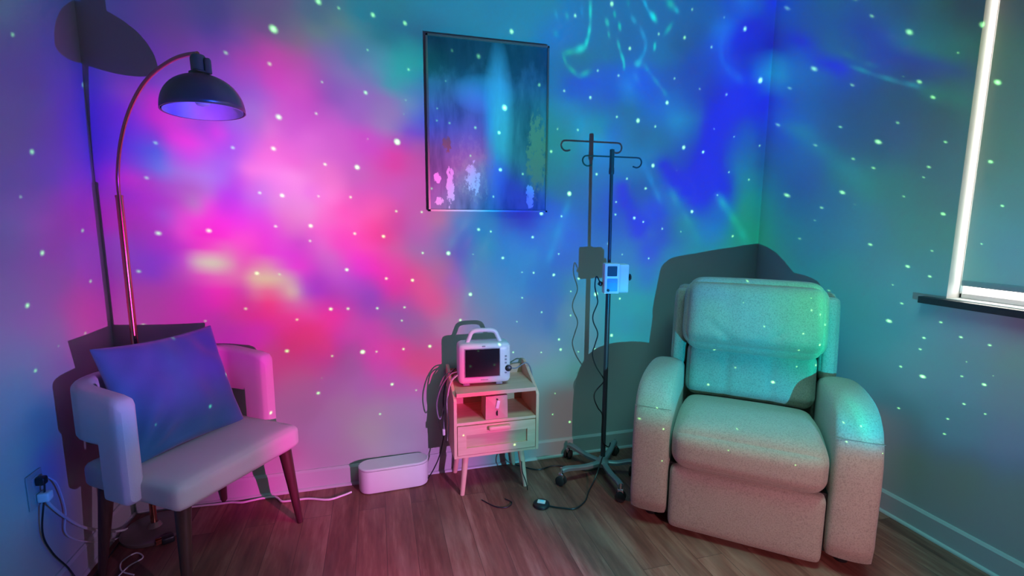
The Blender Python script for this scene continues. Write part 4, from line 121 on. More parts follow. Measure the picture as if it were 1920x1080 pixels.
0,52,67,0,52,67,0,52,67,0,52,67,0,52,67,1,52,67,3,52,68,5,52,69,10,51,71,16,49,75,23,46,80,31,42,84,37,39,86,42,36,87,44,35,86,44,35,86,43,36,85,43,37,85,43,38,84,44,40,84,47,43,83,50,46,83,52,49,82,54,51,82,56,53,82,57,55,82,56,56,82,54,59,83,51,62,84,47,65,85,43,68,86,38,70,87,33,73,89,26,75,92,18,77,94,11,78,95,5,79,97,2,80,98,1,81,100,0,82,102,0,83,104,0,83,105,0,83,106,0,84,108,0,84,109,0,85,111,0,86,113,0,87,114,0,87,115,0,87,116,0,87,116,0,87,117,0,88,119,0,90,121,0,91,122,0,91,123,0,92,123,0,91,123,0,91,123,0,89,124,0,88,125,0,86,127,0,84,127,0,82,126,0,81,125,0,80,125,0,80,126,0,80,128,0,81,129,0,81,130,0,81,130,0,81,130,0,80,129,0,80,129,0,79,128,0,79,128,0,78,128,0,76,128,0,75,127,0,74,127,0,72,128,0,71,130,0,70,132,0,69,135,0,68,137,0,67,139,0,67,142,0,68,148,0,70,155,0,72,160,0,70,163,0,64,164,0,56,164,0,54,163,0,60,159,0,69,151,0,77,140,0,81,130,0,82,122,0,81,116,0,79,111,0,77,107,0,75,101,0,72,93,0,70,82,0,68,69,0,66,56,0,64,43,0,59,31,0,52,20,0,48,11,0,45,6,0,44,2,0,44,1,0,43,0,0,41,0,0,38,0,0,36,0,0,34,0,0,32,0,0,30,0,0,29,0,0,28,0,0,27,0,0,27,0,0,26,0,0,26,0,0,26,0,
0,52,67,0,52,67,0,52,67,0,52,67,0,52,67,1,52,67,3,52,67,6,52,68,11,51,71,18,49,76,25,45,80,33,41,84,39,37,86,42,35,86,44,34,85,43,35,85,43,36,84,42,37,84,43,38,83,44,40,83,47,43,82,50,46,81,52,49,81,54,51,81,55,53,81,56,54,81,55,56,81,53,58,82,49,62,83,45,65,83,41,67,85,36,69,86,31,72,88,24,74,90,16,76,92,9,77,93,4,77,95,2,78,96,1,79,98,0,80,100,0,80,101,0,81,102,0,81,103,0,81,105,0,82,106,0,83,108,0,84,109,0,84,110,0,84,111,0,84,112,0,84,112,0,85,114,0,85,115,0,86,117,0,87,118,0,88,118,0,88,118,0,87,118,0,87,118,0,86,118,0,84,120,0,82,121,0,80,122,0,78,121,0,77,120,0,76,120,0,76,121,0,77,122,0,77,123,0,77,124,0,77,124,0,77,123,0,76,123,0,76,123,0,76,122,0,75,122,0,74,122,0,73,121,0,71,121,0,70,121,0,69,122,0,68,124,0,67,126,0,66,128,0,65,130,0,64,132,0,64,134,0,65,139,0,67,146,0,69,152,0,67,155,0,61,156,0,55,155,0,54,153,0,60,146,0,69,137,0,75,128,0,78,119,0,78,113,0,76,108,0,74,104,0,73,100,0,71,95,0,69,86,0,66,75,0,64,62,0,63,50,0,60,39,0,55,29,0,50,19,0,45,11,0,42,5,0,41,2,0,41,1,0,41,0,0,39,0,0,37,0,0,35,0,0,33,0,0,32,0,0,30,0,0,29,0,0,28,0,0,27,0,0,26,0,0,26,0,0,26,0,0,25,0,
0,52,66,0,52,66,0,52,67,0,52,67,0,52,67,1,52,67,3,52,67,7,52,68,12,50,71,19,48,76,27,44,81,34,40,84,40,36,85,43,34,85,44,34,85,43,35,84,42,36,83,42,37,83,43,39,83,45,41,82,48,44,81,50,47,81,53,49,80,54,51,80,55,53,80,55,54,80,54,56,80,51,58,81,47,62,82,43,65,83,39,67,84,35,69,85,29,71,87,21,73,89,14,75,91,8,76,92,3,76,93,1,77,95,0,78,97,0,78,98,0,79,100,0,79,100,0,79,101,0,80,102,0,80,104,0,81,106,0,82,107,0,82,108,0,82,108,0,82,109,0,82,110,0,82,111,0,83,112,0,84,113,0,85,114,0,85,115,0,85,114,0,85,114,0,84,114,0,83,115,0,81,116,0,80,118,0,78,118,0,76,117,0,74,117,0,74,116,0,74,117,0,74,118,0,74,119,0,74,119,0,74,119,0,74,119,0,74,118,0,73,118,0,73,118,0,72,117,0,71,117,0,70,117,0,69,116,0,67,117,0,66,117,0,65,119,0,64,121,0,63,123,0,63,125,0,62,126,0,62,128,0,63,133,0,65,139,0,67,146,0,65,149,0,60,150,0,55,149,0,55,144,0,61,136,0,69,127,0,73,118,0,75,112,0,74,107,0,73,102,0,71,98,0,70,95,0,68,90,0,66,81,0,63,69,0,62,57,0,60,45,0,57,36,0,53,27,0,47,18,0,43,11,0,40,5,0,39,2,0,39,1,0,39,0,0,38,0,0,37,0,0,35,0,0,33,0,0,32,0,0,30,0,0,29,0,0,28,0,0,27,0,0,26,0,0,26,0,0,26,0,0,25,0,
0,52,66,0,52,66,0,52,66,0,52,66,0,52,67,1,52,67,3,52,67,7,51,68,13,50,71,20,48,76,28,44,80,35,39,84,40,36,85,43,34,85,44,34,84,43,35,84,42,36,83,42,37,83,43,39,82,45,41,82,48,44,81,51,47,80,53,50,80,54,52,79,55,53,79,55,54,80,54,56,80,51,58,81,47,62,81,42,64,82,38,67,83,33,69,85,27,71,87,20,73,89,12,74,90,6,75,91,2,76,93,0,76,94,0,77,96,0,77,97,0,78,98,0,78,99,0,78,100,0,79,101,0,79,103,0,80,104,0,80,105,0,81,106,0,81,107,0,81,107,0,81,108,0,81,109,0,82,111,0,83,112,0,83,112,0,83,113,0,83,112,0,83,112,0,82,112,0,81,113,0,80,114,0,78,115,0,76,116,0,74,115,0,73,115,0,72,114,0,72,115,0,72,116,0,73,116,0,73,117,0,72,117,0,72,116,0,72,116,0,72,115,0,71,115,0,70,115,0,70,115,0,68,114,0,67,114,0,66,114,0,65,115,0,64,117,0,63,119,0,62,121,0,61,122,0,61,123,0,61,125,0,62,129,0,64,135,0,65,142,0,64,146,0,59,147,0,55,145,0,56,139,0,62,131,0,69,121,0,73,113,0,74,108,0,72,103,0,70,99,0,69,95,0,68,92,0,66,87,0,64,78,0,62,66,0,60,53,0,59,43,0,56,34,0,51,26,0,46,18,0,42,10,0,39,5,0,38,2,0,38,1,0,38,0,0,37,0,0,36,0,0,35,0,0,33,0,0,32,0,0,30,0,0,29,0,0,28,0,0,27,0,0,26,0,0,26,0,0,25,0,0,25,0,
]
# laser points: azimuth, elevation (tenths of a degree), size 0-5
STARS = [
(-471,223,2), (-455,226,2), (-424,197,3), (-468,163,3), (-472,98,3), (-485,68,3), (-436,106,2), (-435,66,2), (-477,136,1), (-447,35,1), (-486,26,2), (-468,35,0),
(-313,271,5), (-279,300,4), (-237,304,3), (-207,307,3), (-347,240,2), (-319,246,2), (-266,300,1), (-250,303,1), (-301,272,1), (-313,211,4), (-285,216,2), (-278,241,1),
(-250,245,3), (-238,244,1), (-202,272,2), (-208,297,1), (-243,279,1), (-343,264,1), (-209,247,0), (-211,236,0), (-389,170,2), (-348,178,2), (-320,184,3), (-281,178,2),
(-253,182,4), (-218,211,5), (-206,209,1), (-328,146,2), (-316,146,3), (-288,150,1), (-261,154,2), (-224,145,2), (-197,147,2), (-364,111,3), (-393,104,3), (-325,118,2),
(-297,123,3), (-299,111,2), (-259,115,2), (-233,117,3), (-396,142,2), (-388,181,1), (-377,172,1), (-245,208,0), (-402,74,2), (-335,77,3), (-324,77,1), (-345,45,2),
(-308,38,2), (-268,85,3), (-232,75,2), (-206,75,3), (-278,55,1), (-281,42,3), (-269,42,2), (-242,44,2), (-215,45,2), (-218,32,2), (-206,31,1), (-196,105,2),
(-253,12,2), (-256,-2,4), (-245,-3,1), (-218,-2,2), (-319,5,3), (-283,-5,1), (-374,39,1), (-403,32,2), (-292,10,0), (-280,8,0), (-296,-39,3), (-229,-36,3),
(-232,-51,3), (-242,-71,2), (-205,-51,1), (-284,-39,1), (-191,-1,3), (-292,-25,0), (-135,298,4), (-164,297,2), (-65,285,3), (-171,272,1), (-179,247,1), (-180,236,1),
(-169,236,1), (-140,236,2), (-112,236,3), (-103,262,5), (-111,198,3), (-146,211,1), (-83,197,2), (-119,171,2), (-48,222,3), (-57,155,4), (-186,173,2), (-149,226,0),
(-100,323,4), (-87,321,1), (-38,240,1), (1,278,3), (-18,341,3), (0,268,2), (13,302,2), (42,298,2), (53,321,3), (41,261,2), (96,338,2), (127,332,3),
(139,328,2), (170,320,2), (214,334,4), (184,342,1), (84,316,1), (111,274,4), (122,296,2), (153,289,1), (195,276,2), (182,281,1), (70,256,4), (-27,281,2),
(-39,284,2), (239,289,5), (140,354,2), (25,358,4), (28,264,1), (99,250,2), (137,228,4), (96,211,4), (166,220,3), (178,243,1), (207,235,1), (203,196,2),
(232,186,2), (17,201,3), (19,211,1), (-21,179,5), (57,192,2), (86,186,3), (82,175,2), (46,166,2), (44,155,2), (71,149,3), (83,144,2), (112,137,2),
(152,155,4), (191,171,2), (217,119,3), (140,130,1), (34,236,1), (125,204,0), (230,155,0), (-11,245,2), (-30,152,2), (261,347,3), (306,365,3), (319,361,2),
(349,356,4), (282,306,4), (310,301,2), (267,282,2), (355,318,3), (368,313,3), (336,360,1), (380,350,1), (261,244,3), (302,263,2), (346,280,2), (331,256,4),
(343,252,3), (376,273,2), (288,239,2), (316,232,2), (328,228,2), (373,244,2), (368,234,1), (271,172,4), (311,191,4), (298,166,2), (353,209,1), (366,204,1),
(384,200,3), (294,155,1), (283,128,2), (248,219,2), (322,187,0), (346,320,0), (398,374,4), (415,330,4), (418,261,3), (429,215,2), (406,149,3), (407,115,3),
(420,138,2), (420,174,1), (407,243,0), (412,250,1), (-133,134,3), (-169,105,4), (-121,132,2), (-68,128,3), (-103,102,3), (-107,90,2), (-31,154,2), (-32,109,2),
(-80,87,1), (-68,84,2), (-41,81,3), (-44,69,1), (-77,55,2), (-54,38,2), (-14,77,2), (-17,64,1), (-144,61,4), (-154,30,3), (-88,23,1), (36,118,3),
(22,55,5), (50,48,3), (61,43,1), (-15,30,2), (-3,76,3), (74,78,2), (71,73,1), (96,98,2), (-1,89,1), (-142,105,0), (54,106,1), (-26,-2,3),
(-29,-16,3), (48,-1,4), (-55,-19,1), (-1,-22,1), (-93,-13,2), (177,103,3), (295,122,2), (335,141,3), (364,131,3), (378,157,1), (377,125,2), (379,154,0),
(351,57,4), (362,84,2), (393,72,2), (408,64,2), (381,45,2), (427,61,2), (438,63,1), (245,80,2), (249,94,1), (231,48,2), (308,74,2), (227,56,0),
(352,104,1), (221,139,1), (383,-8,4), (251,35,3), (428,8,3), (368,1,2), (379,31,2), (427,58,2), (371,-56,2), (407,-51,2), (433,-34,1), (374,-40,1),
(406,-72,2), (418,-25,2), (415,31,0), (397,35,0), (435,22,0), (413,14,1), (140,8,3), (226,23,2), (250,73,2), (187,54,2), (210,-35,4), (133,-42,3),
(166,-13,2), (265,-4,3), (166,81,1), (266,59,2), (237,-8,1), (109,-68,2), (21,-18,2), (-5,-66,2), (22,-79,2), (22,-125,1), (-4,-83,1), (237,-41,2),
(243,-56,2), (255,-42,2), (235,-64,2), (275,-76,1), (17,-49,2), (86,-94,1), (166,-109,1), (-158,3,2), (-131,11,3), (-167,-11,3), (-139,-14,3), (-37,-102,2),
(-14,-114,3), (-41,-107,2), (-182,-92,2), (-121,-112,3), (-32,-89,1), (-394,-23,3), (-371,-6,3), (-350,-43,3), (-435,-23,1), (-35,-75,1),
]
STAR = [0.0]*(SW*SH*3)
for a_, e_, z_ in STARS:
    cx_ = (a_/10.0-SA0)/2.5; cy_ = (e_/10.0-SE0)/2.5; i_, j_ = int(cx_), int(cy_)
    if 0 <= i_ < SW and 0 <= j_ < SH:
        k_ = (j_*SW+i_)*3; v_ = (0.30, 0.42, 0.52, 0.66, 0.82, 1.0)[z_]
        if STAR[k_+2] < v_:
            STAR[k_] = min(0.84, max(0.16, cx_-i_)); STAR[k_+1] = min(0.84, max(0.16, cy_-j_)); STAR[k_+2] = v_
def angles(N, a0, a1):
    d = N.node('ShaderNodeTexCoord', 'Normal')
    sx = N.node('ShaderNodeSeparateXYZ', 0, Vector=d).node
    x, y, z = sx.outputs
    az = N.math('ARCTAN2', x, y)
    h = N.math('SQRT', N.math('ADD', N.math('MULTIPLY', x, x), N.math('MULTIPLY', y, y)))
    el = N.math('ARCTAN2', z, h)
    u = N.math('DIVIDE', N.math('SUBTRACT', az, rad(a0)), rad(a1-a0), clamp=True)
    return u, el
def curve_row(N, u, tab, xs=None):
    """tab: list of (r,g,b) at equal steps of u -> colour"""
    n = N.n.new('ShaderNodeRGBCurve'); m = n.mapping; m.use_clip = False
    k = len(tab); xs = xs or [i/(k-1) for i in range(k)]
    for ch in range(3):
        cv = m.curves[ch]
        cv.points[0].location = (0, tab[0][ch]); cv.points[1].location = (1, tab[-1][ch])
        for i in range(1, k-1): cv.points.new(xs[i], tab[i][ch])
        for p in cv.points: p.handle_type = 'VECTOR'
    m.update()
    N.put(n.inputs[1], u); return n.outputs[0]
def projector_light(name, energy):
    L = bpy.data.lights.new(name, 'POINT'); L.energy = energy; L.shadow_soft_size = 0.0
    L.use_nodes = True; o = bpy.data.objects.new(name, L); C.objects.link(o); o.location = (PX, PY, PZ)
    return L, NT(L.node_tree)
def emit(N, col, strength=1.0):
    e = N.n.new('ShaderNodeEmission'); N.put(e.inputs[0], col); N.put(e.inputs[1], strength)
    o = N.n.new('ShaderNodeOutputLight'); N.l.new(e.outputs[0], o.inputs[0])

FILM_GAIN = 9.594
L, N = projector_light('galaxy_projector_film', 1.0); L.energy = 100.0; L.shadow_soft_size = 0.004
u, el = angles(N, AZ0, AZ1)
vv = N.math('MULTIPLY', N.math('DIVIDE', N.math('SUBTRACT', el, rad(EL0)), rad(EL1-EL0), clamp=True), GH-1.0)
acc = None
for j in range(GH):
    row = [tuple((FILM[(j*GW+i)*3+c]/255.0)**2.2 for c in range(3)) for i in range(GW)]
    cr = curve_row(N, u, row)
    acc = cr if acc is None else N.mix(N.math('SUBTRACT', vv, float(j-1), clamp=True), acc, cr)
# thin bright filaments in the glass: azimuth, elevation, half length, half width, tilt (degrees), r g b
FILAMENTS = [
(0.06,34.87,1.39,0.37,-87.45,0.000,0.662,0.384),
(-0.01,33.34,0.96,0.40,-102.34,0.000,0.627,0.314),
(-0.32,32.40,0.90,0.44,-115.63,0.000,0.606,0.314),
(-1.10,31.80,1.26,0.62,-161.28,0.000,0.590,0.342),
(-2.53,31.42,1.42,0.53,-167.83,0.000,0.248,0.015),
(-3.13,30.76,0.90,0.36,-61.65,0.000,0.247,0.025),
(-2.07,29.88,1.38,0.45,-27.40,0.000,0.263,0.000),
(-0.46,29.74,1.39,0.52,19.58,0.000,0.273,0.000),
(3.98,32.37,0.81,0.32,-64.74,0.000,0.444,0.293),
(4.47,31.42,0.94,0.34,-61.13,0.000,0.432,0.245),
(4.77,30.63,0.61,0.32,-86.81,0.000,0.431,0.036),
(7.23,33.32,1.28,0.46,-53.11,0.000,0.195,0.331),
(7.60,32.22,0.90,0.42,-104.61,0.000,0.185,0.309),
(7.03,31.31,1.16,0.50,-134.10,0.000,0.183,0.261),
(7.36,35.72,1.01,0.37,-51.17,0.000,0.356,0.543),
(8.26,34.85,1.07,0.43,-36.31,0.000,0.352,0.531),
(8.59,34.73,0.93,0.51,-38.57,0.000,0.757,0.363),
(10.78,35.74,1.13,0.67,-28.32,0.000,0.417,0.101),
(11.66,35.24,0.71,0.40,-25.65,0.000,0.420,0.362),
(10.68,33.79,1.19,0.41,-139.13,0.000,0.354,0.116),
(8.88,32.36,0.67,0.35,-92.63,0.000,0.642,0.334),
(7.90,30.48,1.28,0.45,-43.53,0.000,0.153,0.000),
(9.28,29.31,1.50,0.48,-37.99,0.000,0.159,0.000),
(10.55,28.26,1.14,0.48,-42.14,0.000,0.147,0.000),
(2.31,34.13,0.64,0.43,-54.35,0.013,0.474,0.162),
(3.27,34.80,0.54,0.32,-76.89,0.000,0.426,0.093),
(4.00,33.90,0.59,0.34,-69.57,0.000,0.623,0.180),
(2.58,33.18,0.49,0.27,-77.59,0.000,0.393,0.156),
(5.04,35.72,0.56,0.31,-86.30,0.000,0.181,0.000),
(5.85,34.48,0.82,0.44,-33.49,0.007,0.251,0.312),
(4.67,31.16,0.65,0.29,-74.90,0.000,0.329,0.150),
(6.66,30.88,0.88,0.57,-3.79,0.013,0.376,0.113),
(-4.31,34.18,0.73,0.39,-58.24,0.000,0.150,0.177),
(-2.93,34.23,0.53,0.32,-69.18,0.000,0.284,0.053),
(-4.30,32.73,0.65,0.45,-39.10,0.000,0.178,0.000),
(-1.04,34.76,0.75,0.37,-76.79,0.000,0.111,0.288),
(2.21,31.29,0.71,0.35,-75.32,0.000,0.053,0.077),
(5.69,28.57,0.78,0.39,-75.59,0.000,0.033,0.067),
(6.51,29.67,1.07,0.71,-45.13,0.000,0.080,0.000),
(18.61,33.48,1.13,0.54,-114.42,0.000,0.000,0.057),
(18.19,32.31,1.25,0.55,-106.15,0.000,0.032,0.066),
(18.28,31.05,1.32,0.64,-64.96,0.000,0.056,0.102),
(19.31,29.91,1.78,0.83,-35.67,0.000,0.057,0.065),
(20.83,29.01,1.78,0.90,-25.43,0.000,0.075,0.048),
(30.44,32.44,1.27,0.44,-17.23,0.000,0.085,0.007),
(31.98,32.19,1.23,0.45,-1.11,0.000,0.097,0.000),
(31.46,31.56,1.42,0.45,-4.83,0.000,0.242,0.085),
(33.37,31.45,1.42,0.45,-1.75,0.000,0.210,0.207),
(35.08,31.48,1.23,0.46,4.19,0.000,0.191,0.202),
(7.91,20.92,2.05,0.82,-47.68,0.000,0.042,0.153),
(9.14,19.28,1.70,0.80,-60.84,0.000,0.067,0.175),
(10.20,17.56,2.01,0.84,-56.37,0.000,0.074,0.094),
(19.74,16.06,2.37,1.02,-50.23,0.000,0.223,0.000),
(21.42,14.01,2.41,1.04,-50.94,0.000,0.149,0.003),
(22.92,11.92,2.30,1.03,-58.00,0.000,0.116,0.103),
(12.73,17.14,2.43,0.86,-56.45,0.002,0.089,0.000),
(14.65,14.49,2.66,0.91,-52.02,0.002,0.040,0.034),
(16.24,12.10,2.09,0.90,-62.57,0.002,0.044,0.003),
(-2.54,15.95,2.06,0.87,-112.21,0.000,0.072,0.066),
(-3.48,13.45,2.42,0.89,-109.58,0.000,0.041,0.031),
(-4.49,10.58,2.48,0.91,-109.18,0.000,0.074,0.061),
(-0.76,25.07,1.17,0.63,-45.28,0.000,0.036,0.082),
(-15.28,13.48,1.85,0.65,-129.68,0.020,0.028,0.000),
(-16.49,11.68,1.67,0.65,-116.71,0.000,0.046,0.020),
(-14.70,11.76,1.79,0.75,-116.98,0.031,0.000,0.000),
(-15.62,9.64,2.07,0.75,-110.81,0.007,0.000,0.008),
(-16.39,7.82,1.46,0.75,-116.41,0.000,0.000,0.041),
(-12.70,11.54,2.07,0.67,-117.24,0.016,0.006,0.000),
(-13.96,8.77,2.36,0.67,-112.10,0.000,0.024,0.000),
(-14.91,5.66,2.30,0.68,-101.53,0.000,0.037,0.036),
(-6.77,10.73,2.56,0.80,-112.76,0.002,0.015,0.000),
(-7.93,7.17,2.86,0.81,-104.20,0.000,0.016,0.019),
(3.43,10.63,2.78,0.87,-64.08,0.001,0.011,0.000),
(4.70,7.53,2.39,0.89,-72.58,0.000,0.000,0.026),
(-39.13,15.74,0.98,0.37,0.40,0.000,0.010,0.018),
]
aed = N.node('ShaderNodeCombineXYZ', 0, X=N.math('MULTIPLY', N.math('ADD', N.math('MULTIPLY', u, rad(AZ1-AZ0)), rad(AZ0)), 180/math.pi), Y=N.math('MULTIPLY', el, 180/math.pi))
for fa, fe, fl_, fw_, ft_, fr_, fg_, fb_ in FILAMENTS:
    mp = N.node('ShaderNodeMapping', 0, Vector=aed, Location=(fa, fe, 0), Rotation=(0, 0, rad(ft_)), Scale=(fl_, fw_, 1)); mp.node.vector_type = 'TEXTURE'
    g_ = N.node('ShaderNodeTexGradient', 1, Vector=mp, gradient_type='QUADRATIC_SPHERE')
    acc = N.vec('MULTIPLY_ADD', g_, (fr_, fg_, fb_), acc)
# film light dimmed overhead and behind the unit, added to keep room bounce low
top = N.math('SUBTRACT', 1.0, N.math('MULTIPLY', N.math('SUBTRACT', el, rad(44), clamp=True), 5.0), clamp=True)
azr = N.math('ARCTAN2', N.node('ShaderNodeSeparateXYZ', 0, Vector=N.node('ShaderNodeTexCoord', 'Normal')), N.node('ShaderNodeSeparateXYZ', 1, Vector=N.node('ShaderNodeTexCoord', 'Normal')))
side = N.math('SUBTRACT', 1.0, N.math('MULTIPLY', N.math('SUBTRACT', N.math('ABSOLUTE', azr), rad(56), clamp=True), 2.0), clamp=True)
emit(N, acc, N.math('MULTIPLY', FILM_GAIN, N.math('MULTIPLY', N.math('ADD', 0.08, N.math('MULTIPLY', top, 0.92)), N.math('ADD', 0.08, N.math('MULTIPLY', side, 0.92)))))

L, N = projector_light('galaxy_projector_laser', 1.0); L.energy = 100.0
u, el = angles(N, SA0, SA0+160.0)
us = N.math('MULTIPLY', u, float(SW)); ui = N.math('FLOOR', us)
uc = N.math('MULTIPLY', ui, 4/255.0)
vs = N.math('DIVIDE', N.math('SUBTRACT', el, rad(SE0)), rad(2.5)); vi = N.math('FLOOR', vs)
acc = None
for j in range(SH):
    row = [tuple(STAR[(j*SW+i)*3+c] for c in range(3)) for i in range(SW)]; row.append(row[-1])
    if not any(r[2] > 0 for r in row): row = None
    cr = curve_row(N, uc, row, [i*4/255.0 for i in range(SW)]+[1.0]) if row else (0, 0, 0, 1)
    acc = cr if acc is None else N.mix(N.math('SUBTRACT', vi, float(j-1), clamp=True), acc, cr)
s = N.node('ShaderNodeSeparateXYZ', 0, Vector=acc).node
dx = N.math('SUBTRACT', N.math('SUBTRACT', us, ui), s.outputs[0])
dy = N.math('SUBTRACT', N.math('SUBTRACT', vs, vi), s.outputs[1])
ce = N.math('COSINE', el)
dx = N.math('MULTIPLY', dx, ce)
dd = N.math('SQRT', N.math('ADD', N.math('MULTIPLY', dx, dx), N.math('MULTIPLY', dy, dy)))
sz = s.outputs[2]
core = N.math('SUBTRACT', 1.0, N.math('DIVIDE', dd, N.math('MULTIPLY', sz, 0.175)), clamp=True)
core = N.math('MULTIPLY', core, core)
ok = N.math('GREATER_THAN', sz, 0.02)
inr = N.math('MULTIPLY', N.math('GREATER_THAN', vs, 0.0), N.math('LESS_THAN', vs, float(SH)))
amp = N.math('MULTIPLY', N.math('MULTIPLY', core, ok), N.math('MULTIPLY', inr, N.math('MULTIPLY', N.math('MULTIPLY', sz, sz), 1.3)))
emit(N, (0.30, 1.0, 0.32), N.math('MULTIPLY', amp, 26.0))

# added fills, no real sources: warm behind the camera, teal overhead for ceiling bounce
def area(name, loc, rot, sx_, sy_, e, col):
    L = bpy.data.lights.new(name, 'AREA'); L.shape = 'RECTANGLE'; L.size = sx_; L.size_y = sy_; L.energy = e; L.color = col
    o = bpy.data.objects.new(name, L); C.objects.link(o); o.location = loc; o.rotation_euler = rot; return o
area('rear_warm_fill', (0.5, -2.90, 1.05), (rad(90), 0, 0), 1.6, 1.9, 0.5, (1.0, 0.62, 0.58))
top_fill = area('teal_overhead_fill', (1.15, 1.05, 2.74), (0, 0, 0), 1.2, 0.6, 13.0, (0.25, 1.0, 0.88)); top_fill.data.spread = rad(95)

# ------------------------------------------------------------------ materials
def mat(name, build):
    m = bpy.data.materials.new(name); m.use_nodes = True; N = NT(m.node_tree)
    b = N.n.new('ShaderNodeBsdfPrincipled'); o = N.n.new('ShaderNodeOutputMaterial'); N.l.new(b.outputs[0], o.inputs[0])
    build(N, b); return m
def setp(b, N, **k):
    al = {'col': 'Base Color', 'rough': 'Roughness', 'metal': 'Metallic', 'nor': 'Normal', 'spec': 'Specular IOR Level',
          'sheen': 'Sheen Weight', 'emc': 'Emission Color', 'ems': 'Emission Strength', 'coat': 'Coat Weight', 'trans': 'Transmission Weight'}
    for a, v in k.items(): N.put(b.inputs[al[a]], v)
def oc(N): return N.node('ShaderNodeTexCoord', 'Object')
def noise(N, v, scale, detail=3.0, rough=0.5):
    return N.node('ShaderNodeTexNoise', 0, Vector=v, Scale=scale, Detail=detail, Roughness=rough)
def bump(N, h, strength, dist=0.002):
    return N.node('ShaderNodeBump', 0, Height=h, Strength=strength, Distance=dist)
def scalev(N, v, s): return N.vec('MULTIPLY', v, s)
def plain(name, col, rough=0.5, metal=0.0, spec=0.5, var=0.06, scale=30.0, bmp=0.0):
    def f(N, b):
        n = noise(N, oc(N), scale)
        c2 = tuple(max(0, c*(1-var)) for c in col); c1 = tuple(min(1, c*(1+var)) for c in col)
        setp(b, N, col=N.mix(n, c2, c1), rough=rough, metal=metal, spec=spec)
        if bmp: setp(b, N, nor=bump(N, noise(N, oc(N), scale*6), bmp))
    return mat(name, f)

def f_wall(N, b):
    n = noise(N, oc(N), 3.0); n2 = noise(N, oc(N), 180.0, 2.0)
    setp(b, N, col=N.mix(n, (0.44, 0.435, 0.43), (0.47, 0.465, 0.46)), rough=0.75, spec=0.25, nor=bump(N, n2, 0.12, 0.001))
M_WALL = mat('wall_paint', f_wall)
M_CEIL = plain('ceiling_paint', (0.50, 0.50, 0.50), 0.9, spec=0.1)
M_TRIM = plain('white_trim', (0.50, 0.49, 0.49), 0.35, spec=0.5, var=0.02)
def f_floor(N, b):
    v = oc(N)
    # planks run along the room's depth
    rot = N.node('ShaderNodeMapping', 0, Vector=v, Rotation=(0, 0, rad(90)))
    br = N.n.new('ShaderNodeTexBrick'); N.put(br.inputs['Vector'], rot)
    br.offset = 0.37; br.offset_frequency = 2
    N.put(br.inputs['Color1'], (0, 0, 0, 1)); N.put(br.inputs['Color2'], (1, 1, 1, 1)); N.put(br.inputs['Mortar'], (0.0, 0.0, 0.0, 1))
    N.put(br.inputs['Scale'], 1.0); N.put(br.inputs['Mortar Size'], 0.0012); N.put(br.inputs['Brick Width'], 1.1); N.put(br.inputs['Row Height'], 0.12)
    N.put(br.inputs['Mortar Smooth'], 0.3)
    st = N.vec('MULTIPLY', v, (1.0, 0.11, 1.0))
    off = N.vec('MULTIPLY_ADD', br.outputs[0], (7.0, 3.0, 5.0), st)
    g1 = noise(N, off, 14.0, 6.0, 0.62); g2 = noise(N, N.vec('MULTIPLY', off, (1, 1, 1)), 70.0, 3.0, 0.6)
    g3 = noise(N, N.vec('MULTIPLY', v, (1.6, 0.5, 1)), 3.2, 3.0, 0.6)
    ramp = N.n.new('ShaderNodeValToRGB'); N.put(ramp.inputs[0], N.math('ADD', N.math('MULTIPLY', g1, 0.75), N.math('MULTIPLY', g2, 0.25)))
    e = ramp.color_ramp.elements; e[0].position = 0.30; e[0].color = (0.13, 0.040, 0.032, 1); e[1].position = 0.72; e[1].color = (0.50, 0.23, 0.175, 1)
    k = e.new(0.5); k.color = (0.27, 0.088, 0.065, 1)
    tone = N.mix(N.math('MULTIPLY', br.outputs[0], 0.5), ramp.outputs[0], N.mix(1.0, ramp.outputs[0], (0.45, 0.38, 0.36), 'MULTIPLY'))
    worn = N.math('MULTIPLY', N.math('SUBTRACT', g3, 0.5, clamp=True), 2.2, clamp=True)
    c = N.mix(worn, tone, (0.34, 0.19, 0.145))
    c = N.mix(N.math('MULTIPLY', br.outputs[1], 0.7), c, (0.02, 0.012, 0.01))
    setp(b, N, col=c, rough=N.math('ADD', 0.42, N.math('MULTIPLY', g1, 0.2)), spec=0.4, nor=bump(N, g2, 0.12))
M_FLOOR = mat('dark_plank_floor', f_floor)
def f_reclin(N, b):
    v = oc(N); n = noise(N, v, 9.0, 4.0, 0.6); n2 = noise(N, v, 190.0, 3.0, 0.75)
    c = N.mix(n, (0.42, 0.345, 0.285), (0.50, 0.42, 0.35))
    c = N.mix(N.math('MULTIPLY', N.math('SUBTRACT', n2, 0.46, clamp=True), 3.0, clamp=True), c, (0.22, 0.175, 0.15))
    setp(b, N, col=c, rough=0.85, spec=0.25, sheen=0.25, nor=bump(N, N.math('ADD', n2, N.math('MULTIPLY', noise(N, v, 22.0, 3.0), 2.0)), 0.35, 0.002))
M_REC = mat('taupe_microfibre', f_reclin)
M_SEAM = plain('dark_seam_thread', (0.28, 0.22, 0.19), 0.9)
def fabric(name, ca, cb, scale=500.0, sheen=0.2, bs=0.3, big=6.0):
    def f(N, b):
        v = oc(N); n = noise(N, v, big); n2 = noise(N, v, scale, 2.0, 0.6)
        setp(b, N, col=N.mix(n, ca, cb), rough=0.9, spec=0.15, sheen=sheen, nor=bump(N, N.math('ADD', n2, N.math('MULTIPLY', n, 2.0)), bs, 0.002))
    return mat(name, f)
M_CREAM = fabric('cream_upholstery', (0.58, 0.54, 0.52), (0.64, 0.60, 0.58))
M_BLUE = fabric('blue_cushion_cloth', (0.03, 0.15, 0.27), (0.045, 0.20, 0.36), 300.0, 0.35, 0.25, 9.0)
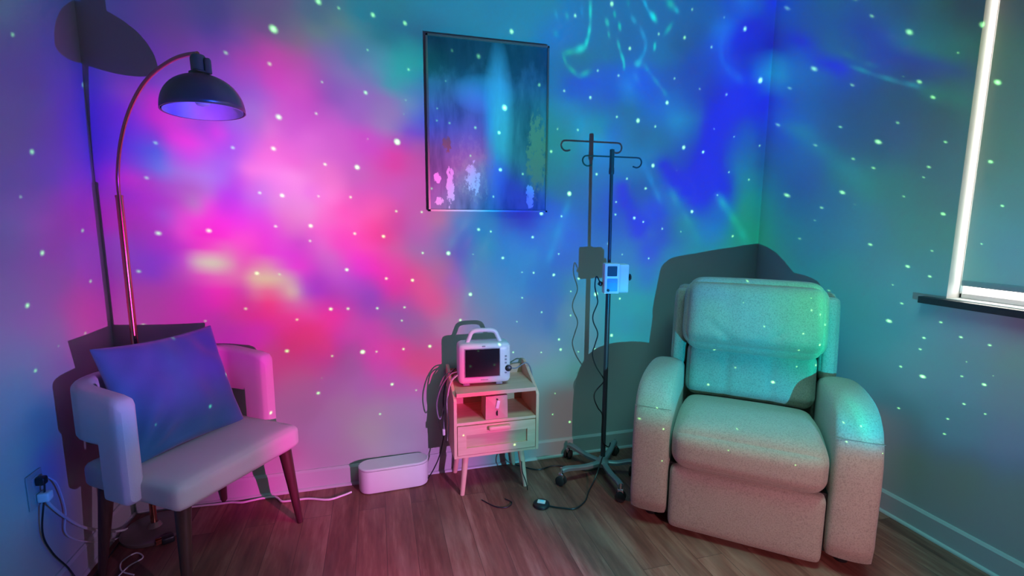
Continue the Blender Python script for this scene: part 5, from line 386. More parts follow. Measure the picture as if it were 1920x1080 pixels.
def wood(name, ca, cb, rough=0.5, st=(1, 1, 0.08), sc=60.0):
    def f(N, b):
        v = N.vec('MULTIPLY', oc(N), st); n = noise(N, v, sc, 4.0, 0.6)
        setp(b, N, col=N.mix(N.math('MULTIPLY', N.math('SUBTRACT', n, 0.3, clamp=True), 2.4, clamp=True), ca, cb), rough=rough, spec=0.4, nor=bump(N, n, 0.08))
    return mat(name, f)
M_DARKWOOD = wood('dark_leg_wood', (0.045, 0.02, 0.018), (0.09, 0.04, 0.032), 0.4)
M_OAK = wood('pale_oak', (0.78, 0.41, 0.29), (0.90, 0.52, 0.39), 0.45, (0.1, 1, 1), 45.0)
M_OAKV = wood('pale_oak_upright', (0.78, 0.41, 0.29), (0.90, 0.52, 0.39), 0.45, (1, 1, 0.1), 45.0)
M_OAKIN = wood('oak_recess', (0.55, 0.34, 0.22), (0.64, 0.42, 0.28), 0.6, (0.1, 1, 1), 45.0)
M_TRIM2 = plain('wall_coloured_plate', (0.34, 0.33, 0.34), 0.5, var=0.02)
M_WHITE = plain('white_plastic', (0.78, 0.77, 0.76), 0.35, var=0.02)
M_WHITE2 = plain('soft_white_plastic', (0.72, 0.71, 0.71), 0.5, var=0.02)
M_GREYP = plain('grey_plastic', (0.30, 0.31, 0.33), 0.45)
M_BLACK = plain('black_plastic', (0.015, 0.015, 0.017), 0.4)
M_RUBBER = plain('black_rubber', (0.02, 0.02, 0.02), 0.7)
M_SCREEN = plain('black_screen_glass', (0.012, 0.012, 0.018), 0.12, spec=0.6, var=0.0)
M_LCD = plain('dim_lcd', (0.03, 0.06, 0.06), 0.5, spec=0.3)
M_KEYPAD = plain('blue_keypad', (0.10, 0.30, 0.62), 0.4)
M_BRASS = plain('copper_tube', (0.62, 0.26, 0.17), 0.22, metal=1.0, var=0.03)
M_SHADE = plain('bronze_lamp_shade', (0.21, 0.17, 0.14), 0.32, metal=0.45, var=0.05)
M_SHADEIN = plain('white_shade_lining', (0.78, 0.77, 0.75), 0.5)
M_STEEL = plain('dark_steel_tube', (0.055, 0.065, 0.08), 0.4, metal=0.4)
M_GREYMETAL = plain('painted_grey_base', (0.22, 0.26, 0.28), 0.45, metal=0.3)
M_CHROME = plain('chrome', (0.8, 0.8, 0.82), 0.15, metal=1.0, var=0.0)
M_FRAME = plain('champagne_metal_frame', (0.60, 0.54, 0.46), 0.3, metal=0.85, var=0.04)
M_SILL = plain('dark_stone_sill', (0.022, 0.024, 0.028), 0.45, var=0.3, scale=60.0)
def f_shade(N, b):
    v = oc(N); n = noise(N, v, 700.0, 1.0)
    setp(b, N, col=N.mix(n, (0.50, 0.50, 0.49), (0.60, 0.60, 0.59)), rough=0.85, spec=0.15)
M_BLIND = mat('roller_shade_cloth', f_shade)
M_ROSE = plain('rose_gift_paper', (0.66, 0.34, 0.29), 0.5, metal=0.0, var=0.12, scale=25.0)
M_TAG = plain('silver_white_tag', (0.8, 0.8, 0.82), 0.3)
def f_day(N, b):
    setp(b, N, col=(0.8, 0.8, 0.8), rough=0.5, emc=(1.0, 0.95, 0.86), ems=7.0)
M_DAY = mat('daylit_frosted_glass', f_day)
def f_art(N, b):
    v = oc(N)     # canvas lies in its own x (width) / z (height), metres
    s = N.node('ShaderNodeSeparateXYZ', 0, Vector=v).node; x, z = s.outputs[0], s.outputs[2]
    n1 = noise(N, N.vec('MULTIPLY', v, (1.0, 1.0, 0.55)), 7.0, 5.0, 0.6)
    n2 = noise(N, N.vec('MULTIPLY', v, (1.0, 1.0, 0.25)), 16.0, 3.0, 0.6)
    nb = noise(N, N.vec('MULTIPLY', v, (1, 1, 0.6)), 38.0, 5.0, 0.7)
    def blob(cx, cz, rx, rz, soft=1.0):
        a = N.math('DIVIDE', N.math('SUBTRACT', x, cx), rx); c = N.math('DIVIDE', N.math('SUBTRACT', z, cz), rz)
        return N.math('SUBTRACT', 1.0, N.math('MULTIPLY', N.math('ADD', N.math('MULTIPLY', a, a), N.math('MULTIPLY', c, c)), soft), clamp=True)
    t = N.math('ADD', N.math('MULTIPLY', N.math('ADD', z, 0.42), 1.2), N.math('MULTIPLY', N.math('SUBTRACT', n1, 0.5), 0.5))
    ramp = N.n.new('ShaderNodeValToRGB'); N.put(ramp.inputs[0], t); e = ramp.color_ramp.elements
    e[0].position = 0.0; e[0].color = (0.30, 0.34, 0.42, 1); e[1].position = 1.0; e[1].color = (0.05, 0.08, 0.10, 1)
    for p, c in ((0.35, (0.27, 0.32, 0.38, 1)), (0.60, (0.24, 0.33, 0.38, 1)), (0.76, (0.20, 0.27, 0.31, 1)), (0.86, (0.08, 0.12, 0.14, 1))):
        k = e.new(p); k.color = c
    c = ramp.outputs[0]
    c = N.mix(N.math('MULTIPLY', N.math('SUBTRACT', n2, 0.40, clamp=True), 2.6, clamp=True), c, (0.09, 0.13, 0.17))
    def soft(bl, amt): return N.math('MULTIPLY', N.math('MULTIPLY', bl, N.math('ADD', 0.35, n2)), amt, clamp=True)
    c = N.mix(soft(blob(-0.03, 0.16, 0.17, 0.10), 0.8), c, (0.40, 0.62, 0.78))
    c = N.mix(soft(blob(0.045, 0.02, 0.085, 0.42), 1.0), c, (0.55, 0.80, 0.92))
    c = N.mix(soft(blob(-0.10, -0.16, 0.14, 0.22), 0.7), c, (0.45, 0.50, 0.50))
    def flakes(bl, thr, k=14.0): return N.math('MULTIPLY', N.math('MULTIPLY', N.math('SUBTRACT', N.math('ADD', N.math('MULTIPLY', nb, 1.0), N.math('MULTIPLY', bl, 0.30)), thr, clamp=True), k, clamp=True), N.math('MULTIPLY', bl, 5.0, clamp=True))
    c = N.mix(flakes(blob(-0.09, -0.20, 0.13, 0.22), 0.64, 5.0), c, (0.42, 0.52, 0.44))
    c = N.mix(flakes(blob(-0.085, -0.25, 0.06, 0.10), 0.66), c, (0.75, 0.95, 0.88))
    c = N.mix(flakes(blob(0.25, -0.12, 0.065, 0.24), 0.58, 9.0), c, (0.62, 0.40, 0.27))
    c = N.mix(flakes(blob(-0.215, -0.09, 0.03, 0.05), 0.62), c, (0.35, 0.26, 0.14))
    for cx, cz, rx, rz in ((-0.20, -0.29, 0.025, 0.13), (-0.262, -0.25, 0.022, 0.035), (-0.255, -0.36, 0.028, 0.028), (0.215, -0.33, 0.028, 0.075)):
        c = N.mix(flakes(blob(cx, cz, rx, rz), 0.62, 20.0), c, (0.90, 0.90, 0.92))
    setp(b, N, col=c, rough=0.5, spec=0.4, nor=bump(N, nb, 0.15))
M_ART = mat('abstract_canvas', f_art)

# ------------------------------------------------------------------ mesh helpers
def new_bm(): return bmesh.new()
def obj(name, bm, m, parent=None, loc=None, smooth=True, bevel=None, sub=0):
    me = bpy.data.meshes.new(name); bmesh.ops.recalc_face_normals(bm, faces=bm.faces); bm.to_mesh(me); bm.free()
    if smooth:
        for p in me.polygons: p.use_smooth = True
    o = bpy.data.objects.new(name, me); C.objects.link(o)
    if m is not None: me.materials.append(m)
    if parent is not None: o.parent = parent
    if loc: o.location = loc
    if bevel:
        b = o.modifiers.new('bevel', 'BEVEL'); b.width = bevel; b.segments = 3; b.limit_method = 'ANGLE'; b.angle_limit = rad(40)
    if sub:
        s = o.modifiers.new('sub', 'SUBSURF'); s.levels = sub; s.render_levels = sub
    if smooth and not sub:
        es = o.modifiers.new('split', 'EDGE_SPLIT') if bevel is None else None
        if es: es.split_angle = rad(38)
    return o
def thing(name, label, cat, loc=(0, 0, 0), rz=0.0, group=None):
    o = bpy.data.objects.new(name, None); C.objects.link(o); o.location = loc; o.rotation_euler = (0, 0, rz)
    o.empty_display_size = 0.1; o['label'] = label; o['category'] = cat
    if group: o['group'] = group
    return o
def tag(o, label, cat, group=None):
    o['label'] = label; o['category'] = cat
    if group: o['group'] = group
    return o
def struct(o): o['kind'] = 'structure'; return o
def box(bm, x0, x1, y0, y1, z0, z1, T=None):
    vs = [bm.verts.new((x, y, z)) for x in (x0, x1) for y in (y0, y1) for z in (z0, z1)]
    if T is not None:
        for v in vs: v.co = T @ v.co
    for f in ((0, 1, 3, 2), (4, 6, 7, 5), (0, 4, 5, 1), (2, 3, 7, 6), (0, 2, 6, 4), (1, 5, 7, 3)):
        bm.faces.new([vs[i] for i in f])
    return vs
def prism(bm, pts, axis, a, b):
    """extrude polygon pts (2-D) along axis from a to b"""
    def P(p, t):
        return {'x': (t, p[0], p[1]), 'y': (p[0], t, p[1]), 'z': (p[0], p[1], t)}[axis]
    A = [bm.verts.new(P(p, a)) for p in pts]; B = [bm.verts.new(P(p, b)) for p in pts]
    n = len(pts); bm.faces.new(A); bm.faces.new(B[::-1])
    for i in range(n): bm.faces.new((A[i], B[i], B[(i+1) % n], A[(i+1) % n]))
def loft(bm, rings, closed=False, caps=True):
    R = [[bm.verts.new(p) for p in r] for r in rings]; n = len(R[0])
    for k in range(len(R)-1 + (1 if closed else 0)):
        a, b = R[k], R[(k+1) % len(R)]
        for i in range(n): bm.faces.new((a[i], a[(i+1) % n], b[(i+1) % n], b[i]))
    if caps and not closed: bm.faces.new(R[0]); bm.faces.new(R[-1][::-1])
    return R
def lathe(bm, prof, n=32, cx=0, cy=0, M=None, cap=True):
    """prof: (radius, z) from bottom to top"""
    rings = []
    for r, z in prof:
        rings.append([Vector((cx+r*math.cos(2*math.pi*i/n), cy+r*math.sin(2*math.pi*i/n), z)) for i in range(n)])
    if M is not None: rings = [[M @ p for p in r] for r in rings]
    loft(bm, rings, caps=cap)
def smooth_path(pts, k=8):
    P = [Vector(p) for p in pts]; out = []
    for i in range(len(P)-1):
        p0 = P[max(i-1, 0)]; p1 = P[i]; p2 = P[i+1]; p3 = P[min(i+2, len(P)-1)]
        for j in range(k):
            t = j/k
            out.append(0.5*((2*p1)+(-p0+p2)*t+(2*p0-5*p1+4*p2-p3)*t*t+(-p0+3*p1-3*p2+p3)*t**3))
    out.append(P[-1]); return out
def tube(bm, path, r, n=10, caps=True):
    """r: number or list"""
    P = [Vector(p) for p in path]; rings = []; prev = None
    for i, p in enumerate(P):
        d = (P[min(i+1, len(P)-1)]-P[max(i-1, 0)]).normalized()
        if prev is None:
            a = Vector((0, 0, 1)) if abs(d.z) < 0.9 else Vector((1, 0, 0)); x = d.cross(a).normalized()
        else: x = (prev - d*prev.dot(d)).normalized()
        prev = x; y = d.cross(x); rr = r[i] if isinstance(r, (list, tuple)) else r
        rings.append([p + rr*(math.cos(2*math.pi*k/n)*x + math.sin(2*math.pi*k/n)*y) for k in range(n)])
    loft(bm, rings, caps=caps)
def rbox(bm, w, d, h, r, n=10, bulge=(0, 0, 0), T=None, shape=None):
    """rounded box centred on the origin, size w,d,h, corner radius r; bulge (x,y,z) swells the faces"""
    hw = Vector((w/2, d/2, h/2)); inner = Vector([max(c-r, 0) for c in hw]); cache = {}
    def grid(k): return [-1+2*i/n for i in range(n+1)]
    def P(q):
        key = tuple(round(c, 5) for c in q)
        if key in cache: return cache[key]
        # bias samples towards the edges so the corners stay round
        s = Vector([math.copysign(1-(1-abs(c))**1.6, c) for c in q])
        p = Vector([s[i]*hw[i] for i in range(3)])
        c0 = Vector([max(-inner[i], min(inner[i], p[i])) for i in range(3)])
        dd = p-c0
        if dd.length > 1e-9: p = c0 + dd.normalized()*r
        e = [1-abs(c)**2.4 for c in q]
        p += Vector((bulge[0]*q[0]*e[1]*e[2], bulge[1]*q[1]*e[0]*e[2], bulge[2]*q[2]*e[0]*e[1]))
        if shape: p = shape(p)
        if T is not None: p = T @ p
        v = bm.verts.new(p); cache[key] = v; return v
    g = grid(0)
    for ax in range(3):
        for sg in (-1, 1):
            for i in range(n):
                for j in range(n):
                    qs = []
                    for a, b in ((g[i], g[j]), (g[i+1], g[j]), (g[i+1], g[j+1]), (g[i], g[j+1])):
                        q = [0, 0, 0]; q[ax] = sg; q[(ax+1) % 3] = a; q[(ax+2) % 3] = b; qs.append(P(q))
                    try: bm.faces.new(qs)
                    except ValueError: pass
def TR(x, y, z, rz=0.0, rx=0.0, ry=0.0):
    return Matrix.Translation((x, y, z)) @ Matrix.Rotation(rz, 4, 'Z') @ Matrix.Rotation(ry, 4, 'Y') @ Matrix.Rotation(rx, 4, 'X')

# ------------------------------------------------------------------ room shell
XL, XR, YB, YF, ZC = -1.128, 2.26, 2.463, -3.0, 2.75
WY0, WY1, WZ0, WZ1 = 0.10, 1.415, 1.035, 2.50       # window opening in the right wall
def slab(name, m, *a):
    bm = new_bm(); box(bm, *a); return struct(obj(name, bm, m, smooth=False))
slab('floor', M_FLOOR, XL-0.1, XR+0.1, YF-0.1, YB+0.1, -0.08, 0)
slab('ceiling', M_CEIL, XL-0.1, XR+0.2, YF-0.1, YB+0.1, ZC, ZC+0.1)
slab('wall_back', M_WALL, XL-0.1, XR+0.1, YB, YB+0.1, 0, ZC)
slab('wall_left', M_WALL, XL-0.1, XL, YF, YB, 0, ZC)
slab('wall_front', M_WALL, XL-0.1, XR+0.1, YF-0.1, YF, 0, ZC)
bm = new_bm(); WT = 0.12
for a in ((YF, WY0, 0, ZC), (WY1, YB, 0, ZC), (WY0, WY1, 0, WZ0), (WY0, WY1, WZ1, ZC)):
    box(bm, XR, XR+WT, a[0], a[1], a[2], a[3])
struct(obj('wall_right', bm, M_WALL, smooth=False))
def baseboard(name, axis, a, b, pos, sgn):
    bm = new_bm(); t = 0.013
    prof = [(0, 0), (t, 0), (t, 0.092), (t*0.45, 0.103), (0, 0.103)]
    if axis == 'x': prism(bm, [(pos - p[0], p[1]) for p in prof], 'x', a, b)
    else: prism(bm, [(pos + sgn*p[0], p[1]) for p in prof], 'y', a, b)
    return struct(obj(name, bm, M_TRIM, smooth=False))
baseboard('baseboard_back', 'x', XL, XR, YB, -1)
baseboard('baseboard_left', 'y', YF, YB-0.013, XL, 1)
baseboard('baseboard_right', 'y', YF, YB-0.013, XR, -1)
def quarter(name, axis, a, b, pos, sgn):     # small shoe moulding that catches the light along the floor
    bm = new_bm(); r = 0.012
    pr = [(0, 0)] + [(r*math.cos(t), r*math.sin(t)) for t in [i*math.pi/10 for i in range(6)]]
    if axis == 'x': prism(bm, [(pos-0.013-p[0], p[1]) for p in pr], 'x', a, b)
    else: prism(bm, [(pos+sgn*(0.013+p[0]), p[1]) for p in pr], 'y', a, b)
    struct(obj(name, bm, M_TRIM))
quarter('trim_1', 'x', XL+0.013, XR-0.013, YB, -1); quarter('trim_2', 'y', YF, YB-0.025, XL, 1); quarter('trim_3', 'y', YF, YB-0.025, XR, -1)
# window: frosted daylit pane at the outside of the reveal, dark stone sill standing proud of the wall
w = bpy.data.objects.new('window_1', None); C.objects.link(w); w.location = (XR, WY1, WZ0); struct(w)
bm = new_bm(); box(bm, WT-0.02, WT-0.01, WY0-WY1, 0, 0, WZ1-WZ0); obj('window_pane', bm, M_DAY, w, smooth=False)
bm = new_bm()
for a in ((WY0-WY1, 0, 0, 0.022), (WY0-WY1, 0, WZ1-WZ0-0.022, WZ1-WZ0), (WY0-WY1, WY0-WY1+0.022, 0, WZ1-WZ0), (-0.012, 0, 0, WZ1-WZ0)):
    box(bm, WT-0.05, WT-0.02, *a)
obj('window_frame', bm, M_WHITE2, w, smooth=False, bevel=0.003)
bm = new_bm(); box(bm, -0.035, WT, WY0-WY1-0.1, 0.085, -0.030, -0.002); obj('window_sill', bm, M_SILL, w, smooth=False, bevel=0.002)
# roller shade hanging in the recess, stops short of the reveal on the left and above the sill
t = thing('roller_shade', 'grey roller shade drawn down over the bright window', 'window shade', (XR+0.045, (WY0+WY1)/2, WZ0))
y0, y1 = WY0+0.02-(WY0+WY1)/2, WY1-0.020-(WY0+WY1)/2
bm = new_bm(); box(bm, -0.0015, 0.0015, y0, y1, 0.075, 1.44); obj('shade_cloth', bm, M_BLIND, t, smooth=False)
bm = new_bm(); rbox(bm, 0.014, y1-y0, 0.026, 0.006, 6, T=TR(0, (y0+y1)/2, 0.066)); obj('hem_bar', bm, M_GREYP, t)
bm = new_bm(); tube(bm, [(0, y0, 1.43), (0, y1, 1.43)], 0.022, 16); obj('roller', bm, M_WHITE2, t)

# ------------------------------------------------------------------ picture
PXC, PZC, PW, PH = 0.563, 1.801, 0.617, 0.826
t = thing('framed_picture', 'blue abstract painting in a thin metal frame on the back wall', 'picture', (PXC, YB, PZC))
bm = new_bm(); fwd, ft = 0.030, 0.009
for a in ((-PW/2, -PW/2+ft, -PH/2, PH/2), (PW/2-ft, PW/2, -PH/2, PH/2), (-PW/2, PW/2, -PH/2, -PH/2+ft), (-PW/2, PW/2, PH/2-ft, PH/2)):
    box(bm, a[0], a[1], -fwd, -0.001, a[2], a[3])
obj('picture_frame', bm, M_FRAME, t, smooth=False)
bm = new_bm(); box(bm, -PW/2+ft, PW/2-ft, -0.022, -0.004, -PH/2+ft, PH/2-ft); obj('canvas', bm, M_ART, t, smooth=False)

# ------------------------------------------------------------------ arc floor lamp
LX, LY = -0.97, 2.28; SXc, SYc, SZr = -0.527, 1.85, 1.692
t = thing('floor_lamp', 'copper arc floor lamp with bronze dome shade behind the cream chair', 'lamp', (LX, LY, 0))
bm = new_bm(); lathe(bm, [(0.0, 0.001), (0.118, 0.001), (0.122, 0.006), (0.122, 0.016), (0.114, 0.022), (0.03, 0.026), (0.018, 0.045), (0.0, 0.045)], 48)
obj('base', bm, M_SHADE, t)
bm = new_bm(); tube(bm, [(0, 0, 0.03), (0, 0, 1.0), (0, 0, 1.43)], 0.0125, 18); lathe(bm, [(0.0, 1.428), (0.0135, 1.428), (0.0135, 1.437), (0.0, 1.437)], 18)
obj('pole', bm, M_BRASS, t)
dxs, dys = SXc-LX, SYc-LY
arc = [(0, 1.42), (0.005, 1.49), (0.03, 1.55), (0.078, 1.619), (0.148, 1.685), (0.232, 1.741), (0.329, 1.788), (0.438, 1.826), (0.556, 1.852), (0.673, 1.868), (0.782, 1.877), (0.885, 1.878), (0.985, 1.873)]
bm = new_bm(); tube(bm, smooth_path([(dxs*a, dys*a, z) for a, z in arc], 8), 0.0068, 14); obj('arc_arm', bm, M_BRASS, t)
hx, hy, hz = dxs, dys, 0.0
tilt = Matrix.Translation((hx, hy, SZr)) @ Matrix.Rotation(rad(4), 4, Vector((dys, -dxs, 0)).normalized()) @ Matrix.Rotation(rad(0.5), 4, 'Y')
R = 0.118; H = 0.112
prof = [(R, 0.0)]
for k in range(1, 15):
    a = k/14*math.pi/2; prof.append((max(R*math.cos(a)**0.9, 0.026) if k < 14 else 0.026, H*math.sin(a)**0.95))
bm = new_bm(); lathe(bm, prof, 56, M=tilt, cap=False)
o = obj('lamp_shade', bm, M_SHADE, t)
s = o.modifiers.new('thick', 'SOLIDIFY'); s.thickness = 0.003; s.offset = 1
bm = new_bm(); lathe(bm, [(p[0]-0.0045 if i < 14 else 0.0, p[1]-0.002*(i > 0)) for i, p in enumerate(prof)], 56, M=tilt, cap=False); obj('shade_lining', bm, M_SHADEIN, o)
bm = new_bm(); lathe(bm, [(0.0, 0.104), (0.031, 0.106), (0.031, 0.122), (0.0235, 0.126), (0.0235, 0.166), (0.019, 0.176), (0.0, 0.178)], 28, M=tilt); obj('shade_neck', bm, M_SHADE, t)
bm = new_bm(); lathe(bm, [(0.0, 0.116), (0.0105, 0.117), (0.0105, 0.158), (0.007, 0.164), (0.0, 0.165)], 16, cx=0.029, cy=-0.012, M=tilt); obj('switch', bm, M_SHADE, t)
bm = new_bm(); lathe(bm, [(0.0, 0.016), (0.018, 0.021), (0.029, 0.036), (0.030, 0.050), (0.022, 0.068), (0.014, 0.082), (0.014, 0.104), (0.0, 0.104)], 24, M=tilt); obj('light_bulb', bm, M_WHITE, t)

# ------------------------------------------------------------------ cream lounge chair (local x along the front edge, -y faces the room)
uang = math.atan2(0.81, 0.58)
chair = thing('lounge_chair', 'cream upholstered lounge chair with wraparound back and dark legs in the corner', 'chair', (-0.71, 2.105, 0), uang)
SWd, SD = 0.270, 0.250
bm = new_bm(); rbox(bm, 2*SWd+0.01, 2*SD, 0.098, 0.028, 14, bulge=(0.002, 0.003, 0.007), T=TR(0, 0, 0.410)); obj('seat', bm, M_CREAM, chair)
bm = new_bm(); box(bm, -SWd+0.05, SWd-0.05, -SD+0.05, SD-0.05, 0.345, 0.372); obj('seat_frame', bm, M_DARKWOOD, chair, smooth=False)
# band: plan path from left arm front, round the back, to the right arm front
band_path = []
aw, rr, yf, yb = SWd+0.020, 0.13, -0.055, SD+0.000
band_path.append((-aw, yf)); band_path.append((-aw, yf+0.03)); band_path.append((-aw, yf+0.06))
band_path += [(-aw, yf+0.095), (-aw, yf+0.0955), (-aw, yf+0.12)]
for k in range(9):
    a = math.pi - k/8*math.pi/2; band_path.append((-aw+rr+rr*math.cos(a), yb-rr+rr*math.sin(a)))
for k in range(1, 8): band_path.append((-aw+rr+(2*aw-2*rr)*k/8, yb))
for k in range(9):
    a = math.pi/2 - k/8*math.pi/2; band_path.append((aw-rr+rr*math.cos(a), yb-rr+rr*math.sin(a)))
band_path += [(aw, yf+0.12), (aw, yf+0.0955), (aw, yf+0.095), (aw, yf+0.06), (aw, yf+0.03), (aw, yf)]
def ring_band(p, nrm, zb, zt, th):
    r = min(0.022, th*0.48); pts = []
    for cx, cz, a0 in ((th/2-r, zt-r, 0), (-th/2+r, zt-r, 90), (-th/2+r, zb+r, 180), (th/2-r, zb+r, 270)):
        for k in range(6):
            a = rad(a0+k*18); ox = cx+r*math.cos(a); pts.append((p[0]+nrm[0]*ox, p[1]+nrm[1]*ox, cz+r*math.sin(a)))
    return pts
rings = []
n = len(band_path)
for i, p in enumerate(band_path):
    a = band_path[max(i-1, 0)]; b = band_path[min(i+1, n-1)]
    d = Vector((b[0]-a[0], b[1]-a[1])).normalized(); nrm = (-d.y, d.x)
    e = min(i, n-1-i)
    zb = 0.375 if e <= 3 else 0.575
    top = 0.755 + 0.02*min(1, max(0, (p[1]-yf)/0.25))
    if e == 0: rings.append(ring_band((p[0]-d.x*0.020*(1 if i == 0 else -1), p[1]-d.y*0.020*(1 if i == 0 else -1)), nrm, zb+0.012, top-0.030, 0.040))
    if e == 0: rings.append(ring_band((p[0]-d.x*0.010*(1 if i == 0 else -1), p[1]-d.y*0.010*(1 if i == 0 else -1)), nrm, zb+0.003, top-0.012, 0.060))
    rings.append(ring_band(p, nrm, zb, top if e else top-0.004, 0.066))
k = len(rings); rings[-3], rings[-2], rings[-1] = rings[-1], rings[-2], rings[-3]
tmp = rings[-3:]; rings[-3:] = tmp
bm = new_bm(); loft(bm, rings); obj('backrest', bm, M_CREAM, chair)
def leg_taper(bm, x, y, z1, dx, dy, r0=0.019, r1=0.011):
    tube(bm, [(x, y, z1), (x+dx*0.5, y+dy*0.5, z1/2), (x+dx, y+dy, 0.001)], [r0, (r0+r1)/2, r1], 16)
for sx, sy in ((-1, -1), (1, -1), (1, 1), (-1, 1)):
    bm = new_bm(); leg_taper(bm, sx*(SWd-0.045), sy*(SD-0.050), 0.37, sx*0.035, sy*0.03, 0.027, 0.013); obj('leg', bm, M_DARKWOOD, chair)

# ------------------------------------------------------------------ blue cushion
def pillow_mesh(w, h, th, n=28, seed=3):
    bm = new_bm(); V = {}
    rnd = random.Random(seed); ph = [rnd.uniform(0, 6) for _ in range(6)]
    for side in (1, -1):
        for i in range(n+1):
            for j in range(n+1):
                x, y = -1+2*i/n, -1+2*j/n
                if (i in (0, n) or j in (0, n)) and side == -1: V[(i, j, -1)] = V[(i, j, 1)]; continue
                px = x*(w/2)*(1-0.075*(1-y*y)); py = y*(h/2)*(1-0.075*(1-x*x))
                t = th/2*(max(0, (1-x*x)*(1-y*y)))**0.42
                wr = 0.010*math.sin(7*x+3*y+ph[0])*math.sin(4*y-2*x+ph[1]) + 0.006*math.sin(15*x*y+ph[2]+3*x)
                t += wr*(1-x**4)*(1-y**4)
                # folds gathering towards the lower left corner
                dcorn = math.hypot(x+1, y+1); fan = math.atan2(y+1, x+1)
                t += 0.011*math.sin(fan*13)*math.exp(-((dcorn-0.65)/0.42)**2)
                V[(i, j, side)] = bm.verts.new((px, -side*t, py))
    for side in (1, -1):
        for i in range(n):
            for j in range(n):
                try: bm.faces.new((V[(i, j, side)], V[(i+1, j, side)], V[(i+1, j+1, side)], V[(i, j+1, side)]))
                except ValueError: pass
    return bm
o = obj('throw_pillow', pillow_mesh(0.485, 0.470, 0.13), M_BLUE, sub=1)
tag(o, 'blue square throw pillow leaning in the cream chair', 'pillow')
pa, pt = uang, rad(22)
o.matrix_world = Matrix.Translation((-0.852, 1.950, 0.450)) @ Matrix.Rotation(pa, 4, 'Z') @ Matrix.Rotation(-pt, 4, 'X') @ Matrix.Translation((0.208, 0.0, 0.232)) @ Matrix.Rotation(rad(1), 4, 'Y')


# ------------------------------------------------------------------ oak bedside cabinet
cab = thing('bedside_cabinet', 'small pale oak cabinet with one drawer and splayed legs under the patient monitor', 'cabinet', (0.327, 2.185, 0))
CW, CD = 0.428, 0.262
def side_panel(x0, x1):
    bm = new_bm(); pts = [(0, 0.200), (CD, 0.200), (CD, 0.600), (CD-0.03, 0.600)]
    for k in range(9):
        a = k/8; pts.append((CD-0.03-(CD-0.055)*a, 0.600-0.088*a**1.1))
    pts += [(0.008, 0.502), (0, 0.490)]
    prism(bm, pts, 'x', x0, x1); return bm
for x0 in (0, CW-0.015): obj('side_panel', side_panel(x0, x0+0.015), M_OAKV, cab, smooth=False, bevel=0.002)
bm = new_bm(); box(bm, 0.015, CW-0.015, 0.002, CD, 0.508, 0.527); obj('top', bm, M_OAK, cab, smooth=False, bevel=0.0015)
bm = new_bm(); box(bm, 0.015, CW-0.015, 0.004, CD, 0.365, 0.379); obj('shelf', bm, M_OAK, cab, smooth=False, bevel=0.0015)
bm = new_bm(); box(bm, 0.015, CW-0.015, 0.002, CD, 0.200, 0.213); obj('bottom_panel', bm, M_OAK, cab, smooth=False, bevel=0.0015)
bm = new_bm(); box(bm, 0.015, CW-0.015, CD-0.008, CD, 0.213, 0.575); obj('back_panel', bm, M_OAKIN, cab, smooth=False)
bm = new_bm()
dz0, dz1, dx0, dx1 = 0.216, 0.362, 0.018, CW-0.018
ix0, ix1, iz0, iz1 = dx0+0.042, dx1-0.042, dz0+0.034, dz1-0.046
for a in ((dx0, ix0, dz0, dz1), (ix1, dx1, dz0, dz1), (ix0, ix1, dz0, iz0), (ix0, ix1, iz1, dz1)): box(bm, a[0], a[1], 0.000, 0.016, a[2], a[3])
dr = obj('drawer', bm, M_OAK, cab, smooth=False)
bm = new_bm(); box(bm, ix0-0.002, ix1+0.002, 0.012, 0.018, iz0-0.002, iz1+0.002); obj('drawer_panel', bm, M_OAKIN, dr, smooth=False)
bm = new_bm(); rbox(bm, 0.110, 0.022, 0.021, 0.006, 6, T=TR(0.222, -0.016, 0.345)); box(bm, 0.178, 0.266, -0.008, 0.001, 0.340, 0.350); obj('drawer_handle', bm, M_OAK, dr)
for sx, sy in ((0, 0), (1, 0), (0, 1), (1, 1)):
    bm = new_bm(); x = 0.062 if sx == 0 else CW-0.085; y = 0.035 if sy == 0 else CD-0.035
    tube(bm, [(x, y, 0.200), (x+(0.016 if sx else -0.016)*1.4, y+(0.012 if sy else -0.012)*1.4, 0.001)], [0.0165, 0.0115], 16); obj('leg', bm, M_OAKV, cab)

# ------------------------------------------------------------------ patient monitor
mon = thing('patient_monitor', 'white portable patient monitor with dark screen on top of the oak cabinet', 'medical monitor', (0.495, 2.255, 0.529), rad(-4))
MW, MH, MD = 0.262, 0.205, 0.115
bm = new_bm(); rbox(bm, MW, MD, MH, 0.026, 12, T=TR(0, MD/2, 0.012+MH/2)); obj('case', bm, M_WHITE, mon)
bm = new_bm()
hp = smooth_path([(-0.084, 0.05, MH+0.002), (-0.072, 0.05, MH+0.030), (-0.060, 0.05, MH+0.058), (-0.040, 0.05, MH+0.068), (0.0, 0.05, MH+0.070), (0.040, 0.05, MH+0.068), (0.060, 0.05, MH+0.058), (0.074, 0.05, MH+0.030), (0.088, 0.05, MH+0.002)], 6)
tube(bm, hp, [0.015 if i in (0, len(hp)-1) else 0.0105 for i in range(len(hp))], 14); obj('handle', bm, M_WHITE, mon)
bm = new_bm(); rbox(bm, 0.178, 0.006, 0.146, 0.003, 4, T=TR(-0.012, -0.001, 0.122)); obj('screen_bezel', bm, M_GREYP, mon)
bm = new_bm(); rbox(bm, 0.170, 0.006, 0.138, 0.002, 4, T=TR(-0.012, -0.003, 0.122)); obj('screen', bm, M_SCREEN, mon)
for z in (0.150, 0.133, 0.116): bm = new_bm(); rbox(bm, 0.011, 0.006, 0.009, 0.003, 4, T=TR(0.105, -0.001, z)); obj('button', bm, M_GREYP, mon)
